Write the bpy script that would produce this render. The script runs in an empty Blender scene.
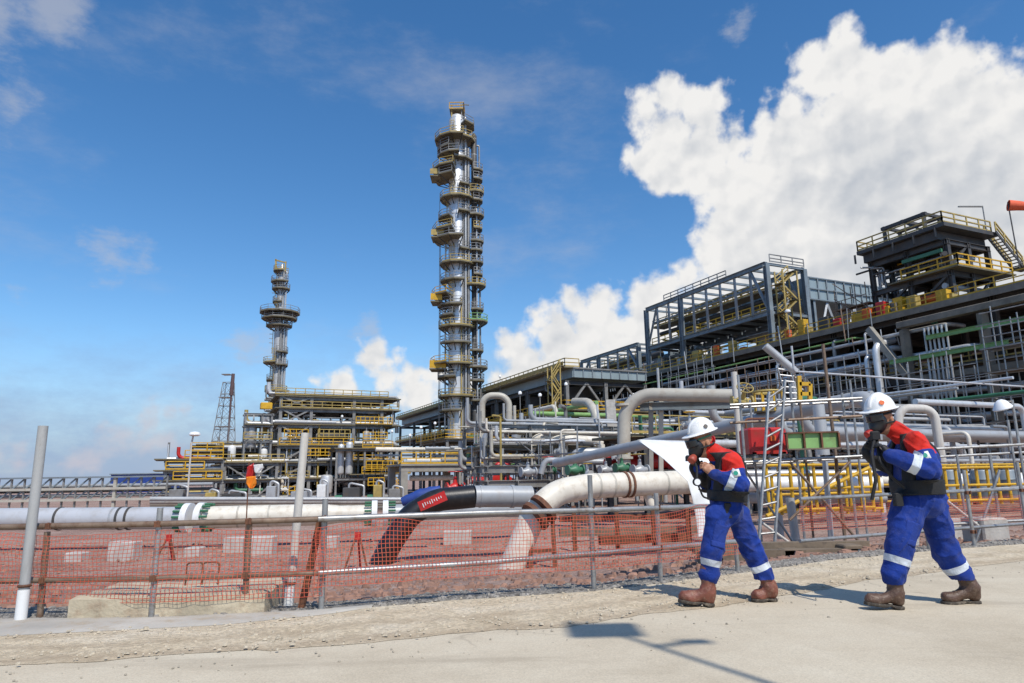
import bpy, math, random
import numpy as np
from mathutils import Vector, Matrix, noise as mnoise
rnd = random.Random(7)
SC = bpy.context.scene
COL = SC.collection
V = Vector
PI = math.pi
# ------------------------------------------------------------------ layout helpers (survey of the place)
H = 1.05; PITCH = math.radians(11.3); ROLL = math.radians(.9); FPX = 683.0
fw = V((0, math.cos(PITCH), math.sin(PITCH))); u0 = V((0, -math.sin(PITCH), math.cos(PITCH))); r0 = V((1, 0, 0))
rt = r0*math.cos(ROLL) - u0*math.sin(ROLL); up = u0*math.cos(ROLL) + r0*math.sin(ROLL)
EYE = V((0, 0, H))
def ray(x, y): return fw + rt*((x-512)/FPX) + up*((341.5-y)/FPX)
def atY(x, y, Y):
    v = ray(x, y); return EYE + v*(Y/v.y)
def atZ(x, y, z):
    v = ray(x, y); return EYE + v*((z-H)/v.z)
TH = math.radians(24.5)
DA = V((-math.sin(TH), math.cos(TH), 0)); DS = V((math.cos(TH), math.sin(TH), 0)); UZ = V((0, 0, 1))
def G(a, s, z): return DA*a + DS*s + UZ*z            # plant grid: a runs away to the left, s to the right
def atS(x, y, s):
    v = ray(x, y); return EYE + v*(s/v.dot(DS))
def gc(P): return P.dot(DA), P.dot(DS), P.z

# ------------------------------------------------------------------ objects
WL = {}
def thing(name, label, cat, loc=(0, 0, 0), group=None):
    o = bpy.data.objects.new(name, None); COL.objects.link(o)
    o.location = loc; o.empty_display_size = .2
    o['label'] = label; o['category'] = cat
    if group: o['group'] = group
    WL[o.name] = V(loc)
    return o
def tag(o, label, cat, group=None):
    o['label'] = label; o['category'] = cat
    if group: o['group'] = group
    return o
def dup(o, off, label=None, parent=None):
    c = o.copy(); COL.objects.link(c)
    if parent is None:
        c.location = o.location + V(off)
        if label: c['label'] = label
        WL[c.name] = WL[o.name] + V(off)
    else: c.parent = parent
    for ch in list(o.children): dup(ch, (0, 0, 0), None, c)
    return c

class MB:
    def __init__(s): s.v = []; s.f = []; s.m = []; s.mi = 0
    def add(s, vs, fs):
        b = len(s.v); s.v += [tuple(p) for p in vs]
        for q in fs: s.f.append([b+i for i in q]); s.m.append(s.mi)
    def prism(s, prof, p0, p1, ux=None):
        p0, p1 = V(p0), V(p1); t = (p1-p0)
        if t.length < 1e-6: return s
        t.normalize()
        r = V(ux) if ux is not None else (UZ if abs(t.z) < .9 else V((0, 1, 0)))
        sx = t.cross(r); sx.normalize(); sy = sx.cross(t)
        n = len(prof)
        vs = [p0+sx*a+sy*b for a, b in prof] + [p1+sx*a+sy*b for a, b in prof]
        fs = [[i, (i+1) % n, n+(i+1) % n, n+i] for i in range(n)] + [list(range(n))[::-1], list(range(n, 2*n))]
        s.add(vs, fs); return s
    def bar(s, p0, p1, w, h=None, ux=None):
        h = h or w; a, b = w/2, h/2
        return s.prism([(-a, -b), (a, -b), (a, b), (-a, b)], p0, p1, ux)
    def ibeam(s, p0, p1, w, h, ux=None):
        t = h*.09; g = w*.08; a, b = w/2, h/2
        return s.prism([(-a, -b), (a, -b), (a, -b+t), (g, -b+t), (g, b-t), (a, b-t), (a, b), (-a, b), (-a, b-t), (-g, b-t), (-g, -b+t), (-a, -b+t)], p0, p1, ux)
    def box(s, c, sx, sy, sz, ax=None, ay=None, bev=0):
        c = V(c); ax = V(ax) if ax is not None else V((1, 0, 0)); ay = V(ay) if ay is not None else V((-ax.y, ax.x, 0)); az = ax.cross(ay)
        if bev:
            a, b = sx/2, sy/2; k = bev
            prof = [(-a+k, -b), (a-k, -b), (a, -b+k), (a, b-k), (a-k, b), (-a+k, b), (-a, b-k), (-a, -b+k)]
            ins = [(x*(1-k/a), y*(1-k/b)) for x, y in prof]
            vs = []
            for z, pr in ((-sz/2, prof), (sz/2-k, prof), (sz/2, ins)):
                vs += [c+ax*x+ay*y+az*z for x, y in pr]
            fs = [list(range(8))[::-1], list(range(16, 24))]
            for l in (0, 8):
                fs += [[l+i, l+(i+1) % 8, l+8+(i+1) % 8, l+8+i] for i in range(8)]
            s.add(vs, fs); return s
        vs = [c+ax*(i*sx/2)+ay*(j*sy/2)+az*(k*sz/2) for k in (-1, 1) for j in (-1, 1) for i in (-1, 1)]
        s.add(vs, [[0, 2, 3, 1], [4, 5, 7, 6], [0, 1, 5, 4], [2, 6, 7, 3], [0, 4, 6, 2], [1, 3, 7, 5]]); return s
    def tube(s, pts, r, n=8, caps=True, closed=False):
        pts = [V(p) for p in pts]; N = len(pts)
        rs = r if isinstance(r, (list, tuple)) else [r]*N
        ref = None; vs = []
        for i, p in enumerate(pts):
            a = pts[(i-1) % N] if (i > 0 or closed) else p; b = pts[(i+1) % N] if (i < N-1 or closed) else p
            t = (b-a); t = t.normalized() if t.length > 1e-9 else V((0, 0, 1))
            if ref is None: ref = t.orthogonal().normalized()
            ref = (ref - t*ref.dot(t)); ref = ref.normalized() if ref.length > 1e-6 else t.orthogonal().normalized()
            bn = t.cross(ref)
            vs += [p + (ref*math.cos(2*PI*k/n) + bn*math.sin(2*PI*k/n))*rs[i] for k in range(n)]
        fs = []
        for i in range(N if closed else N-1):
            j = (i+1) % N
            fs += [[i*n+k, i*n+(k+1) % n, j*n+(k+1) % n, j*n+k] for k in range(n)]
        if caps and not closed: fs += [list(range(n))[::-1], list(range((N-1)*n, N*n))]
        s.add(vs, fs); return s
    def lathe(s, prof, c, ax=UZ, n=20):
        c = V(c); ax = V(ax).normalized(); x = ax.orthogonal().normalized(); y = ax.cross(x); N = len(prof)
        vs = [c+ax*z+(x*math.cos(2*PI*k/n)+y*math.sin(2*PI*k/n))*max(r, 1e-4) for r, z in prof for k in range(n)]
        fs = [[i*n+k, i*n+(k+1) % n, (i+1)*n+(k+1) % n, (i+1)*n+k] for i in range(N-1) for k in range(n)]
        fs += [list(range(n))[::-1], list(range((N-1)*n, N*n))]
        s.add(vs, fs); return s
    def disc(s, c, ax, r, h, n=16):
        return s.lathe([(r, -h/2), (r, h/2)], c, ax, n)
    def ring(s, c, ax, R, r, n=20, k=6):
        ax = V(ax).normalized(); x = ax.orthogonal().normalized(); y = ax.cross(x); c = V(c)
        return s.tube([c+(x*math.cos(2*PI*i/n)+y*math.sin(2*PI*i/n))*R for i in range(n)], r, k, closed=True)
    def poly(s, pts, thick, nrm):
        n = len(pts); nrm = V(nrm); a = [V(p) for p in pts]; b = [p+nrm*thick for p in a]
        s.add(a+b, [list(range(n)), list(range(n, 2*n))[::-1]] + [[i, n+i, n+(i+1) % n, (i+1) % n] for i in range(n)]); return s
    def build(s, name, mat, parent=None, smooth=False, sharp=40):
        me = bpy.data.meshes.new(name); off = WL.get(parent.name, V((0, 0, 0))) if parent else V((0, 0, 0))
        me.from_pydata([(x-off.x, y-off.y, z-off.z) for x, y, z in s.v], [], s.f)
        ms = mat if isinstance(mat, (list, tuple)) else [mat]
        for m in ms: me.materials.append(m)
        if len(ms) > 1: me.polygons.foreach_set('material_index', s.m)
        if smooth:
            me.polygons.foreach_set('use_smooth', [True]*len(me.polygons))
            me.set_sharp_from_angle(angle=math.radians(sharp))
        me.update()
        o = bpy.data.objects.new(name, me); COL.objects.link(o)
        if parent: o.parent = parent; WL[o.name] = off
        return o
    def solo(s, name, mat, label, cat, group=None, smooth=False):
        # a one-mesh thing whose origin sits at its base
        xs = np.array(s.v); c = V(((xs[:, 0].min()+xs[:, 0].max())/2, (xs[:, 1].min()+xs[:, 1].max())/2, xs[:, 2].min()))
        s.v = [tuple(V(p)-c) for p in s.v]
        o = s.build(name, mat, None, smooth); o.location = c; WL[o.name] = c
        return tag(o, label, cat, group)

def bend(pts, R, n=6):
    pts = [V(p) for p in pts]; out = [pts[0]]
    for i in range(1, len(pts)-1):
        a, b, c = pts[i-1], pts[i], pts[i+1]
        u, w = (a-b).normalized(), (c-b).normalized(); ang = u.angle(w)
        if ang > 3.1: out.append(b); continue
        t = min(R/math.tan(ang/2), (a-b).length*.48, (c-b).length*.48); rr = t*math.tan(ang/2)
        cen = b + (u+w).normalized()*(rr/math.sin(ang/2))
        p0, p1 = b+u*t, b+w*t; e0, e1 = p0-cen, p1-cen; tot = e0.angle(e1)
        for k in range(n+1):
            f = k/n
            out.append(cen + (e0*math.sin((1-f)*tot) + e1*math.sin(f*tot))/math.sin(tot) if tot > 1e-4 else b)
    out.append(pts[-1]); return out

# ------------------------------------------------------------------ materials
def mat(name, col, rough=.55, metal=0., var=.25, scale=1.2, bump=0., dirt=None, damt=.5, streak=1., spec=.5, bscale=None):
    m = bpy.data.materials.new(name); m.use_nodes = True; nt = m.node_tree; N = nt.nodes; L = nt.links
    b = N['Principled BSDF']; b.inputs['Roughness'].default_value = rough; b.inputs['Metallic'].default_value = metal
    b.inputs['Specular IOR Level'].default_value = spec
    g = N.new('ShaderNodeNewGeometry'); mp = N.new('ShaderNodeMapping'); mp.inputs['Scale'].default_value = (1, 1, 1/streak)
    L.new(g.outputs['Position'], mp.inputs['Vector'])
    nz = N.new('ShaderNodeTexNoise'); nz.inputs['Scale'].default_value = scale; nz.inputs['Detail'].default_value = 5; nz.inputs['Roughness'].default_value = .62
    L.new(mp.outputs[0], nz.inputs['Vector'])
    cr = N.new('ShaderNodeValToRGB'); cr.color_ramp.elements[0].position = .3; cr.color_ramp.elements[1].position = .7
    lo = [c*(1-var) for c in col]; hi = [min(1, c*(1+var*.7)) for c in col]
    cr.color_ramp.elements[0].color = (*lo, 1); cr.color_ramp.elements[1].color = (*hi, 1)
    L.new(nz.outputs[0], cr.inputs[0]); out = cr.outputs[0]
    if dirt:
        n2 = N.new('ShaderNodeTexNoise'); n2.inputs['Scale'].default_value = scale*2.7; n2.inputs['Detail'].default_value = 6; n2.inputs['Roughness'].default_value = .7
        L.new(mp.outputs[0], n2.inputs['Vector'])
        r2 = N.new('ShaderNodeValToRGB'); r2.color_ramp.elements[0].position = .5; r2.color_ramp.elements[1].position = .68
        r2.color_ramp.elements[1].color = (damt, damt, damt, 1); L.new(n2.outputs[0], r2.inputs[0])
        mx = N.new('ShaderNodeMix'); mx.data_type = 'RGBA'; L.new(r2.outputs[0], mx.inputs[0]); L.new(out, mx.inputs[6]); mx.inputs[7].default_value = (*dirt, 1)
        out = mx.outputs[2]
    L.new(out, b.inputs['Base Color'])
    if bump:
        n3 = N.new('ShaderNodeTexNoise'); n3.inputs['Scale'].default_value = bscale or scale*8; n3.inputs['Detail'].default_value = 4
        L.new(g.outputs['Position'], n3.inputs['Vector'])
        bp = N.new('ShaderNodeBump'); bp.inputs['Strength'].default_value = bump; bp.inputs['Distance'].default_value = .02
        L.new(n3.outputs[0], bp.inputs['Height']); L.new(bp.outputs[0], b.inputs['Normal'])
    return m
RUST = (.13, .055, .025); MUD = (.25, .18, .11)
M = dict(
 steel=mat('galvanised steel', (.27, .265, .25), .5, .35, .3, .8, dirt=(.16, .13, .10), damt=.55),
 bluesteel=mat('blue grey painted steel', (.21, .25, .275), .5, .1, .25, .5, dirt=(.12, .10, .08), damt=.5),
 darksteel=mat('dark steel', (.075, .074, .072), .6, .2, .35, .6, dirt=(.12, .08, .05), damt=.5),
 paleplate=mat('pale blue grey cladding', (.27, .34, .36), .5, .1, .15, .3, dirt=(.2, .2, .18), damt=.4, streak=4),
 alu=mat('aluminium jacket', (.68, .69, .69), .42, .45, .14, .6, dirt=(.35, .33, .30), damt=.4, streak=3),
 alud=mat('dull aluminium jacket', (.47, .475, .47), .45, .4, .2, .7, dirt=(.25, .2, .15), damt=.45, streak=2),
 beige=mat('beige painted pipe', (.46, .43, .36), .45, 0, .15, .7, dirt=(.28, .2, .13), damt=.45),
 cream=mat('cream painted pipe', (.68, .63, .53), .5, 0, .14, 1.3, .12, dirt=(.40, .32, .22), damt=.55, bscale=3),
 white=mat('white paint', (.75, .75, .73), .4, 0, .07, 2, dirt=(.45, .4, .33), damt=.35),
 greypipe=mat('grey painted pipe', (.36, .375, .385), .42, .1, .12, .8, dirt=(.25, .2, .15), damt=.4),
 yellow=mat('safety yellow paint', (.62, .36, .015), .5, 0, .2, 1.5, dirt=(.28, .16, .05), damt=.5),
 dullyellow=mat('weathered yellow paint', (.42, .31, .09), .6, 0, .3, 1., dirt=(.2, .15, .09), damt=.55),
 olive=mat('ochre grating edge', (.17, .145, .085), .65, .1, .3, .6, dirt=(.12, .1, .07), damt=.5),
 red=mat('red paint', (.50, .02, .018), .4, 0, .2, 2, dirt=(.2, .06, .03), damt=.4),
 orange=mat('orange paint', (.70, .13, .02), .5, 0, .2, 2),
 green=mat('pale green paint', (.22, .40, .13), .5, 0, .2, 1.5, dirt=RUST, damt=.45),
 dgreen=mat('dark green paint', (.05, .17, .09), .5, 0, .25, 1.5),
 blue=mat('blue sheet', (.02, .055, .25), .6, 0, .25, 1.5, bump=.2),
 concrete=mat('concrete', (.29, .275, .24), .85, 0, .2, .9, .3, dirt=(.2, .17, .13), damt=.5),
 conclight=mat('pale concrete block', (.47, .445, .40), .88, 0, .18, 3, .35, dirt=(.30, .22, .17), damt=.5),
 slab=mat('sandy concrete slab', (.48, .41, .29), .9, 0, .22, 3, .5, dirt=(.3, .2, .13), damt=.55),
 timber=mat('weathered timber', (.19, .145, .10), .8, 0, .35, 2, .3, dirt=(.07, .055, .045), damt=.6),
 rust=mat('rusty steel', (.15, .065, .035), .8, .1, .4, 4, .25, dirt=(.28, .1, .04), damt=.6),
 black=mat('black rubber coating', (.012, .012, .013), .38, 0, .3, 3, .1, dirt=(.04, .035, .03), damt=.5),
 blackmatte=mat('black fabric', (.012, .012, .013), .75, 0, .3, 20, .2),
 scaf=mat('scaffold tube', (.37, .37, .36), .45, .6, .25, 5, dirt=(.2, .14, .09), damt=.6),
 scafbrown=mat('rusted scaffold tube', (.24, .17, .12), .6, .35, .3, 5, dirt=RUST, damt=.6),
 netorange=mat('orange netting', (.55, .085, .04), .7, 0, .3, 1.3, dirt=(.5, .16, .09), damt=.6),
 polegrey=mat('grey post', (.36, .36, .35), .6, 0, .12, 3, .1, dirt=(.2, .19, .17), damt=.5, streak=5),
 polepale=mat('pale post', (.55, .52, .47), .65, 0, .14, 3, .1, dirt=(.36, .3, .24), damt=.5, streak=5),
 lamp=mat('lamp housing', (.82, .83, .83), .35, 0, .05, 2),
 glass=mat('dark glass', (.02, .025, .03), .08, 0, .1, 2),
 tarp=mat('white tarpaulin', (.74, .74, .72), .55, 0, .08, 2.5, .5, dirt=(.55, .52, .48), damt=.35, bscale=5),
 cable=mat('black cable', (.02, .02, .02), .6),
 sock=mat('windsock orange', (.72, .12, .05), .8, 0, .15, 3),
 pipelight=mat('light grey painted pipe', (.50, .51, .525), .42, .15, .1, .7, dirt=(.36, .33, .29), damt=.5, bump=.1, bscale=3),
 edge=mat('weathered deck edge', (.20, .175, .14), .75, .1, .3, .8, dirt=(.28, .24, .18), damt=.5),
 purple=mat('maroon primer', (.10, .06, .058), .6, 0, .3, 1.),
)

# ------------------------------------------------------------------ camera, sun, sky
cam = bpy.data.cameras.new('camera'); cam.lens = 24; cam.sensor_width = 36; cam.clip_end = 20000; cam.clip_start = .05
co = bpy.data.objects.new('camera', cam); COL.objects.link(co)
co.matrix_world = Matrix(((rt.x, up.x, -fw.x, 0), (rt.y, up.y, -fw.y, 0), (rt.z, up.z, -fw.z, H), (0, 0, 0, 1)))
SC.camera = co
SUN_EL = math.radians(53); sh = V((.46, -.89, 0)).normalized()
sdir = V((sh.x*math.cos(SUN_EL), sh.y*math.cos(SUN_EL), math.sin(SUN_EL)))
sl = bpy.data.lights.new('sun', 'SUN'); sl.energy = 4.2; sl.angle = math.radians(.5); sl.color = (1, .95, .87)
so = bpy.data.objects.new('sun', sl); COL.objects.link(so); so.location = (20, -30, 60)
so.rotation_euler = sdir.to_track_quat('Z', 'Y').to_euler()
w = bpy.data.worlds.new('World'); SC.world = w; w.use_nodes = True
nt = w.node_tree; N = nt.nodes; L = nt.links; N.clear()
def nd(t, **k):
    n = N.new(t)
    for a, b in k.items(): setattr(n, a, b)
    return n
def mth(op, a, b=None, c=None, clamp=False):
    n = nd('ShaderNodeMath', operation=op, use_clamp=clamp)
    for i, x in enumerate((a, b, c)):
        if x is None: continue
        if isinstance(x, (int, float)): n.inputs[i].default_value = x
        else: L.new(x, n.inputs[i])
    return n.outputs[0]
sky = nd('ShaderNodeTexSky', sky_type='NISHITA', sun_disc=False); sky.sun_elevation = SUN_EL
sky.sun_rotation = math.atan2(sh.x, sh.y); sky.altitude = 0; sky.air_density = 1.0; sky.dust_density = .35; sky.ozone_density = 3.0
tc = nd('ShaderNodeTexCoord'); sx = nd('ShaderNodeSeparateXYZ'); L.new(tc.outputs['Generated'], sx.inputs[0])
az = mth('ARCTAN2', sx.outputs[0], sx.outputs[1]); el = mth('ARCSINE', sx.outputs[2])
cm = nd('ShaderNodeCombineXYZ'); L.new(az, cm.inputs[0]); L.new(el, cm.inputs[1])
def fbm(vec, scale, det, rough=.6, off=(0, 0, 0), lac=2.0, sc3=(1, 1, 1)):
    mp = nd('ShaderNodeMapping'); mp.inputs['Location'].default_value = off; mp.inputs['Scale'].default_value = sc3; L.new(vec, mp.inputs['Vector'])
    n = nd('ShaderNodeTexNoise'); n.inputs['Scale'].default_value = scale; n.inputs['Detail'].default_value = det; n.inputs['Roughness'].default_value = rough
    n.inputs['Lacunarity'].default_value = lac; L.new(mp.outputs[0], n.inputs['Vector']); return n
def dirpx(x, y):
    v = ray(x, y).normalized(); return math.atan2(v.x, v.y), math.asin(v.z)
dn = fbm(cm.outputs[0], 16, 4, .6, (3.1, 1.7, 0))
vs_ = nd('ShaderNodeVectorMath', operation='SUBTRACT'); L.new(dn.outputs['Color'], vs_.inputs[0]); vs_.inputs[1].default_value = (.5, .5, .5)
vm_ = nd('ShaderNodeVectorMath', operation='MULTIPLY_ADD'); L.new(vs_.outputs[0], vm_.inputs[0]); vm_.inputs[1].default_value = (.06, .05, 0); L.new(cm.outputs[0], vm_.inputs[2])
PW = vm_.outputs[0]
def field(blobs, k=.012):
    acc = None
    for x, y, r in blobs:
        a, e = dirpx(x, y); dd = nd('ShaderNodeVectorMath', operation='DISTANCE'); L.new(PW, dd.inputs[0]); dd.inputs[1].default_value = (a, e, 0)
        q = mth('SUBTRACT', r/700., dd.outputs['Value'])
        acc = q if acc is None else mth('SMOOTH_MAX', acc, q, k)
    return acc
BIG = [(768,232,44),(745,205,40),(790,250,50),(668,130,34),(700,150,30),(652,112,26),(672,100,27),(702,118,34),(640,160,20),(668,165,36),(705,170,40),(728,145,22),(788,112,28),(818,72,30),(845,62,34),(885,88,45),(935,100,50),(985,108,45),(1040,120,60),
       (740,215,50),(800,180,72),(880,190,110),(980,220,120),(765,280,66),(850,290,90),(725,270,34),(1060,250,110),(950,320,90),(700,285,28),(1120,150,90),(1200,250,120)]
LOW = [(600,330,38),(560,338,36),(655,318,40),(585,350,40),(530,362,28),(685,282,24),(662,292,22),(640,312,26),(600,316,30),(574,300,18),(548,330,26),(515,352,22),(565,350,40),(625,345,42),(690,322,42),(495,382,18),(540,375,30)]
TINY = [(390,380,20),(422,390,22),(340,388,14),(372,358,19),(408,384,24),(436,378,16),(352,392,22),(318,388,14),(466,384,18)]
FB = field(BIG); FL = field(LOW+TINY, .008)
F0 = mth('MAXIMUM', FB, FL)
n1 = fbm(cm.outputs[0], 17, 8, .56)
n1b = fbm(cm.outputs[0], 13, 4, .5, (0.012, -.022, 0))
def vor(scale, off):
    mp = nd('ShaderNodeMapping'); mp.inputs['Location'].default_value = off; L.new(PV, mp.inputs['Vector'])
    v = nd('ShaderNodeTexVoronoi', feature='SMOOTH_F1', voronoi_dimensions='2D'); v.inputs['Scale'].default_value = scale; v.inputs['Smoothness'].default_value = .35; L.new(mp.outputs[0], v.inputs['Vector']); return v.outputs['Distance']
pv_ = nd('ShaderNodeVectorMath', operation='MULTIPLY_ADD'); dn2 = fbm(cm.outputs[0], 40, 3, .55, (5, 3, 0)); ps_ = nd('ShaderNodeVectorMath', operation='SUBTRACT'); L.new(dn2.outputs['Color'], ps_.inputs[0]); ps_.inputs[1].default_value = (.5, .5, .5)
L.new(ps_.outputs[0], pv_.inputs[0]); pv_.inputs[1].default_value = (.03, .03, 0); L.new(cm.outputs[0], pv_.inputs[2]); PV = pv_.outputs[0]
OFF = (.007, -.011, 0)
bil = mth('MULTIPLY_ADD', vor(17, (0, 0, 0)), .6, mth('MULTIPLY', vor(39, (.3, .2, 0)), .4))
bil2 = mth('MULTIPLY_ADD', vor(17, OFF), .6, mth('MULTIPLY', vor(39, (.3+OFF[0], .2+OFF[1], 0)), .4))
b1 = mth('MULTIPLY_ADD', mth('SUBTRACT', .42, bil), .42, mth('MULTIPLY', mth('SUBTRACT', n1.outputs[0], .5), .75))

F1 = mth('MULTIPLY_ADD', b1, .105, F0)
mr = nd('ShaderNodeMapRange', interpolation_type='SMOOTHSTEP'); L.new(F1, mr.inputs[0]); mr.inputs[1].default_value = -.004; mr.inputs[2].default_value = .021
dens = mr.outputs[0]
# thin and far low clouds
HAZ = field([(50,8,34),(10,108,26),(-10,20,30)], .02); LOWB = field([(118,440,22),(140,424,18),(78,460,20),(162,412,13),(160,440,20),(20,462,16),(-60,440,40),(185,408,8)], .012)
WSP = field([(245,345,18),(268,348,14),(370,327,14),(110,258,17),(140,260,12),(18,295,9),(740,30,11)], .01)
def soft(x, a, b, mul):
    r = nd('ShaderNodeMapRange', interpolation_type='SMOOTHSTEP'); L.new(x, r.inputs[0]); r.inputs[1].default_value = a; r.inputs[2].default_value = b; r.inputs[4].default_value = mul; return r.outputs[0]
n2 = fbm(cm.outputs[0], 11, 8, .66, (7, 2, 0), 2.0, (.8, 1.6, 1)); b2 = mth('SUBTRACT', n2.outputs[0], .5)
d2 = soft(mth('MULTIPLY_ADD', b2, .16, HAZ), -.012, .05, .55)
d3 = soft(mth('MULTIPLY_ADD', b1, .12, LOWB), .0, .034, .62)
d4 = soft(mth('MULTIPLY_ADD', b2, .14, WSP), -.008, .03, .45)
cir = fbm(cm.outputs[0], 2.6, 9, .62, (1.3, .4, 0), 2.1, (1, 2.4, 1)); d5 = soft(cir.outputs[0], .49, .85, .46)
d6 = soft(mth('MULTIPLY_ADD', b2, .2, mth('SUBTRACT', .20, el)), -.03, .20, .88)
thin = mth('MAXIMUM', mth('MAXIMUM', d2, mth('MAXIMUM', d4, d5)), 0)
# billow shading of the big clouds: relief of the same field, lit from above
hgt = mth('SUBTRACT', n1.outputs[0], n1b.outputs[0])
big = fbm(cm.outputs[0], 7, 5, .55, (4, 9, 0))
n1c = fbm(cm.outputs[0], 13, 4, .5)
hgt = mth('SUBTRACT', n1c.outputs[0], n1b.outputs[0])
e1 = mth('ADD', mth('MULTIPLY_ADD', hgt, .8, .93), mth('MULTIPLY', mth('SUBTRACT', bil2, bil), .6))
e2 = mth('MULTIPLY_ADD', mth('SUBTRACT', big.outputs[0], .5), .9, e1)
dp = soft(F0, .015, .14, .42)
lit = mth('SUBTRACT', e2, dp, None, True)
cc = nd('ShaderNodeMix', data_type='RGBA'); L.new(lit, cc.inputs[0]); cc.inputs[6].default_value = (.43, .49, .58, 1); cc.inputs[7].default_value = (.98, .97, .955, 1)
bs = nd('ShaderNodeBackground'); bs.inputs[1].default_value = .155
hs = nd('ShaderNodeHueSaturation'); hs.inputs['Saturation'].default_value = 1.26; L.new(sky.outputs[0], hs.inputs['Color']); L.new(hs.outputs[0], bs.inputs[0])
bc = nd('ShaderNodeBackground'); L.new(cc.outputs[2], bc.inputs[0]); bc.inputs[1].default_value = .90
bt = nd('ShaderNodeBackground'); bt.inputs[0].default_value = (.66, .68, .74, 1); bt.inputs[1].default_value = .80
m1 = nd('ShaderNodeMixShader'); L.new(thin, m1.inputs[0]); L.new(bt.outputs[0], m1.inputs[2])
bv = nd('ShaderNodeBackground'); bv.inputs[0].default_value = (.28, .40, .64, 1); bv.inputs[1].default_value = .95
bp_ = nd('ShaderNodeBackground'); bp_.inputs[0].default_value = (.66, .61, .66, 1); bp_.inputs[1].default_value = .95
mp_ = nd('ShaderNodeMixShader')
m0 = nd('ShaderNodeMixShader'); L.new(d6, m0.inputs[0]); L.new(bs.outputs[0], m0.inputs[1]); L.new(bv.outputs[0], m0.inputs[2]); L.new(d3, mp_.inputs[0]); L.new(m0.outputs[0], mp_.inputs[1]); L.new(bp_.outputs[0], mp_.inputs[2]); L.new(mp_.outputs[0], m1.inputs[1])
m2 = nd('ShaderNodeMixShader'); L.new(dens, m2.inputs[0]); L.new(m1.outputs[0], m2.inputs[1]); L.new(bc.outputs[0], m2.inputs[2])
wo = nd('ShaderNodeOutputWorld'); L.new(m2.outputs[0], wo.inputs[0])
vs = SC.view_settings; vs.view_transform = 'Standard'; vs.look = 'None'; vs.exposure = 0; vs.gamma = 1; vs.use_curve_mapping = False
SC.cycles.use_denoising = True; SC.cycles.max_bounces = 5; SC.cycles.diffuse_bounces = 3; SC.cycles.glossy_bounces = 3
# ------------------------------------------------------------------ ground
FPX_BASE = [(-140, 622), (0, 620), (150, 620), (321, 613), (440, 602), (593, 592), (660, 584), (735, 574), (830, 560), (930, 551), (1024, 544)]
FL_ = [atZ(x, y, -.02) for x, y in FPX_BASE]
FLX = [p.x for p in FL_]; FLY = [p.y for p in FL_]
def fence_y(x):
    if x <= FLX[0]: return FLY[0]
    if x >= FLX[-1]: return FLY[-1] + (x-FLX[-1])*.35
    return float(np.interp(x, FLX, FLY))
SITE = -1.45
def ground_z(x, y):
    dd = y - fence_y(x) - .25
    if dd <= 0: return 0.
    t = min(1, dd/13.5)
    return SITE*(t if t < .85 else .85+(t-.85)*(1-(t-.85)/.3)) / (1-.075)
def nz(x, y, s, seed=0): return mnoise.noise(V((x*s, y*s, seed)))
def sheet(name, xs, ys, zf, m, kind='structure'):
    nx, ny = len(xs), len(ys)
    vs = [(x, y, zf(x, y)) for y in ys for x in xs]
    fs = [[j*nx+i, j*nx+i+1, (j+1)*nx+i+1, (j+1)*nx+i] for j in range(ny-1) for i in range(nx-1)]
    me = bpy.data.meshes.new(name); me.from_pydata(vs, [], fs); me.materials.append(m)
    me.polygons.foreach_set('use_smooth', [True]*len(fs)); me.update()
    o = bpy.data.objects.new(name, me); COL.objects.link(o); o['kind'] = kind; return o
def axis(parts):
    out = []
    for a, b, st in parts: out += list(np.arange(a, b-1e-6, st))
    out.append(parts[-1][1]); return out

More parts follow.
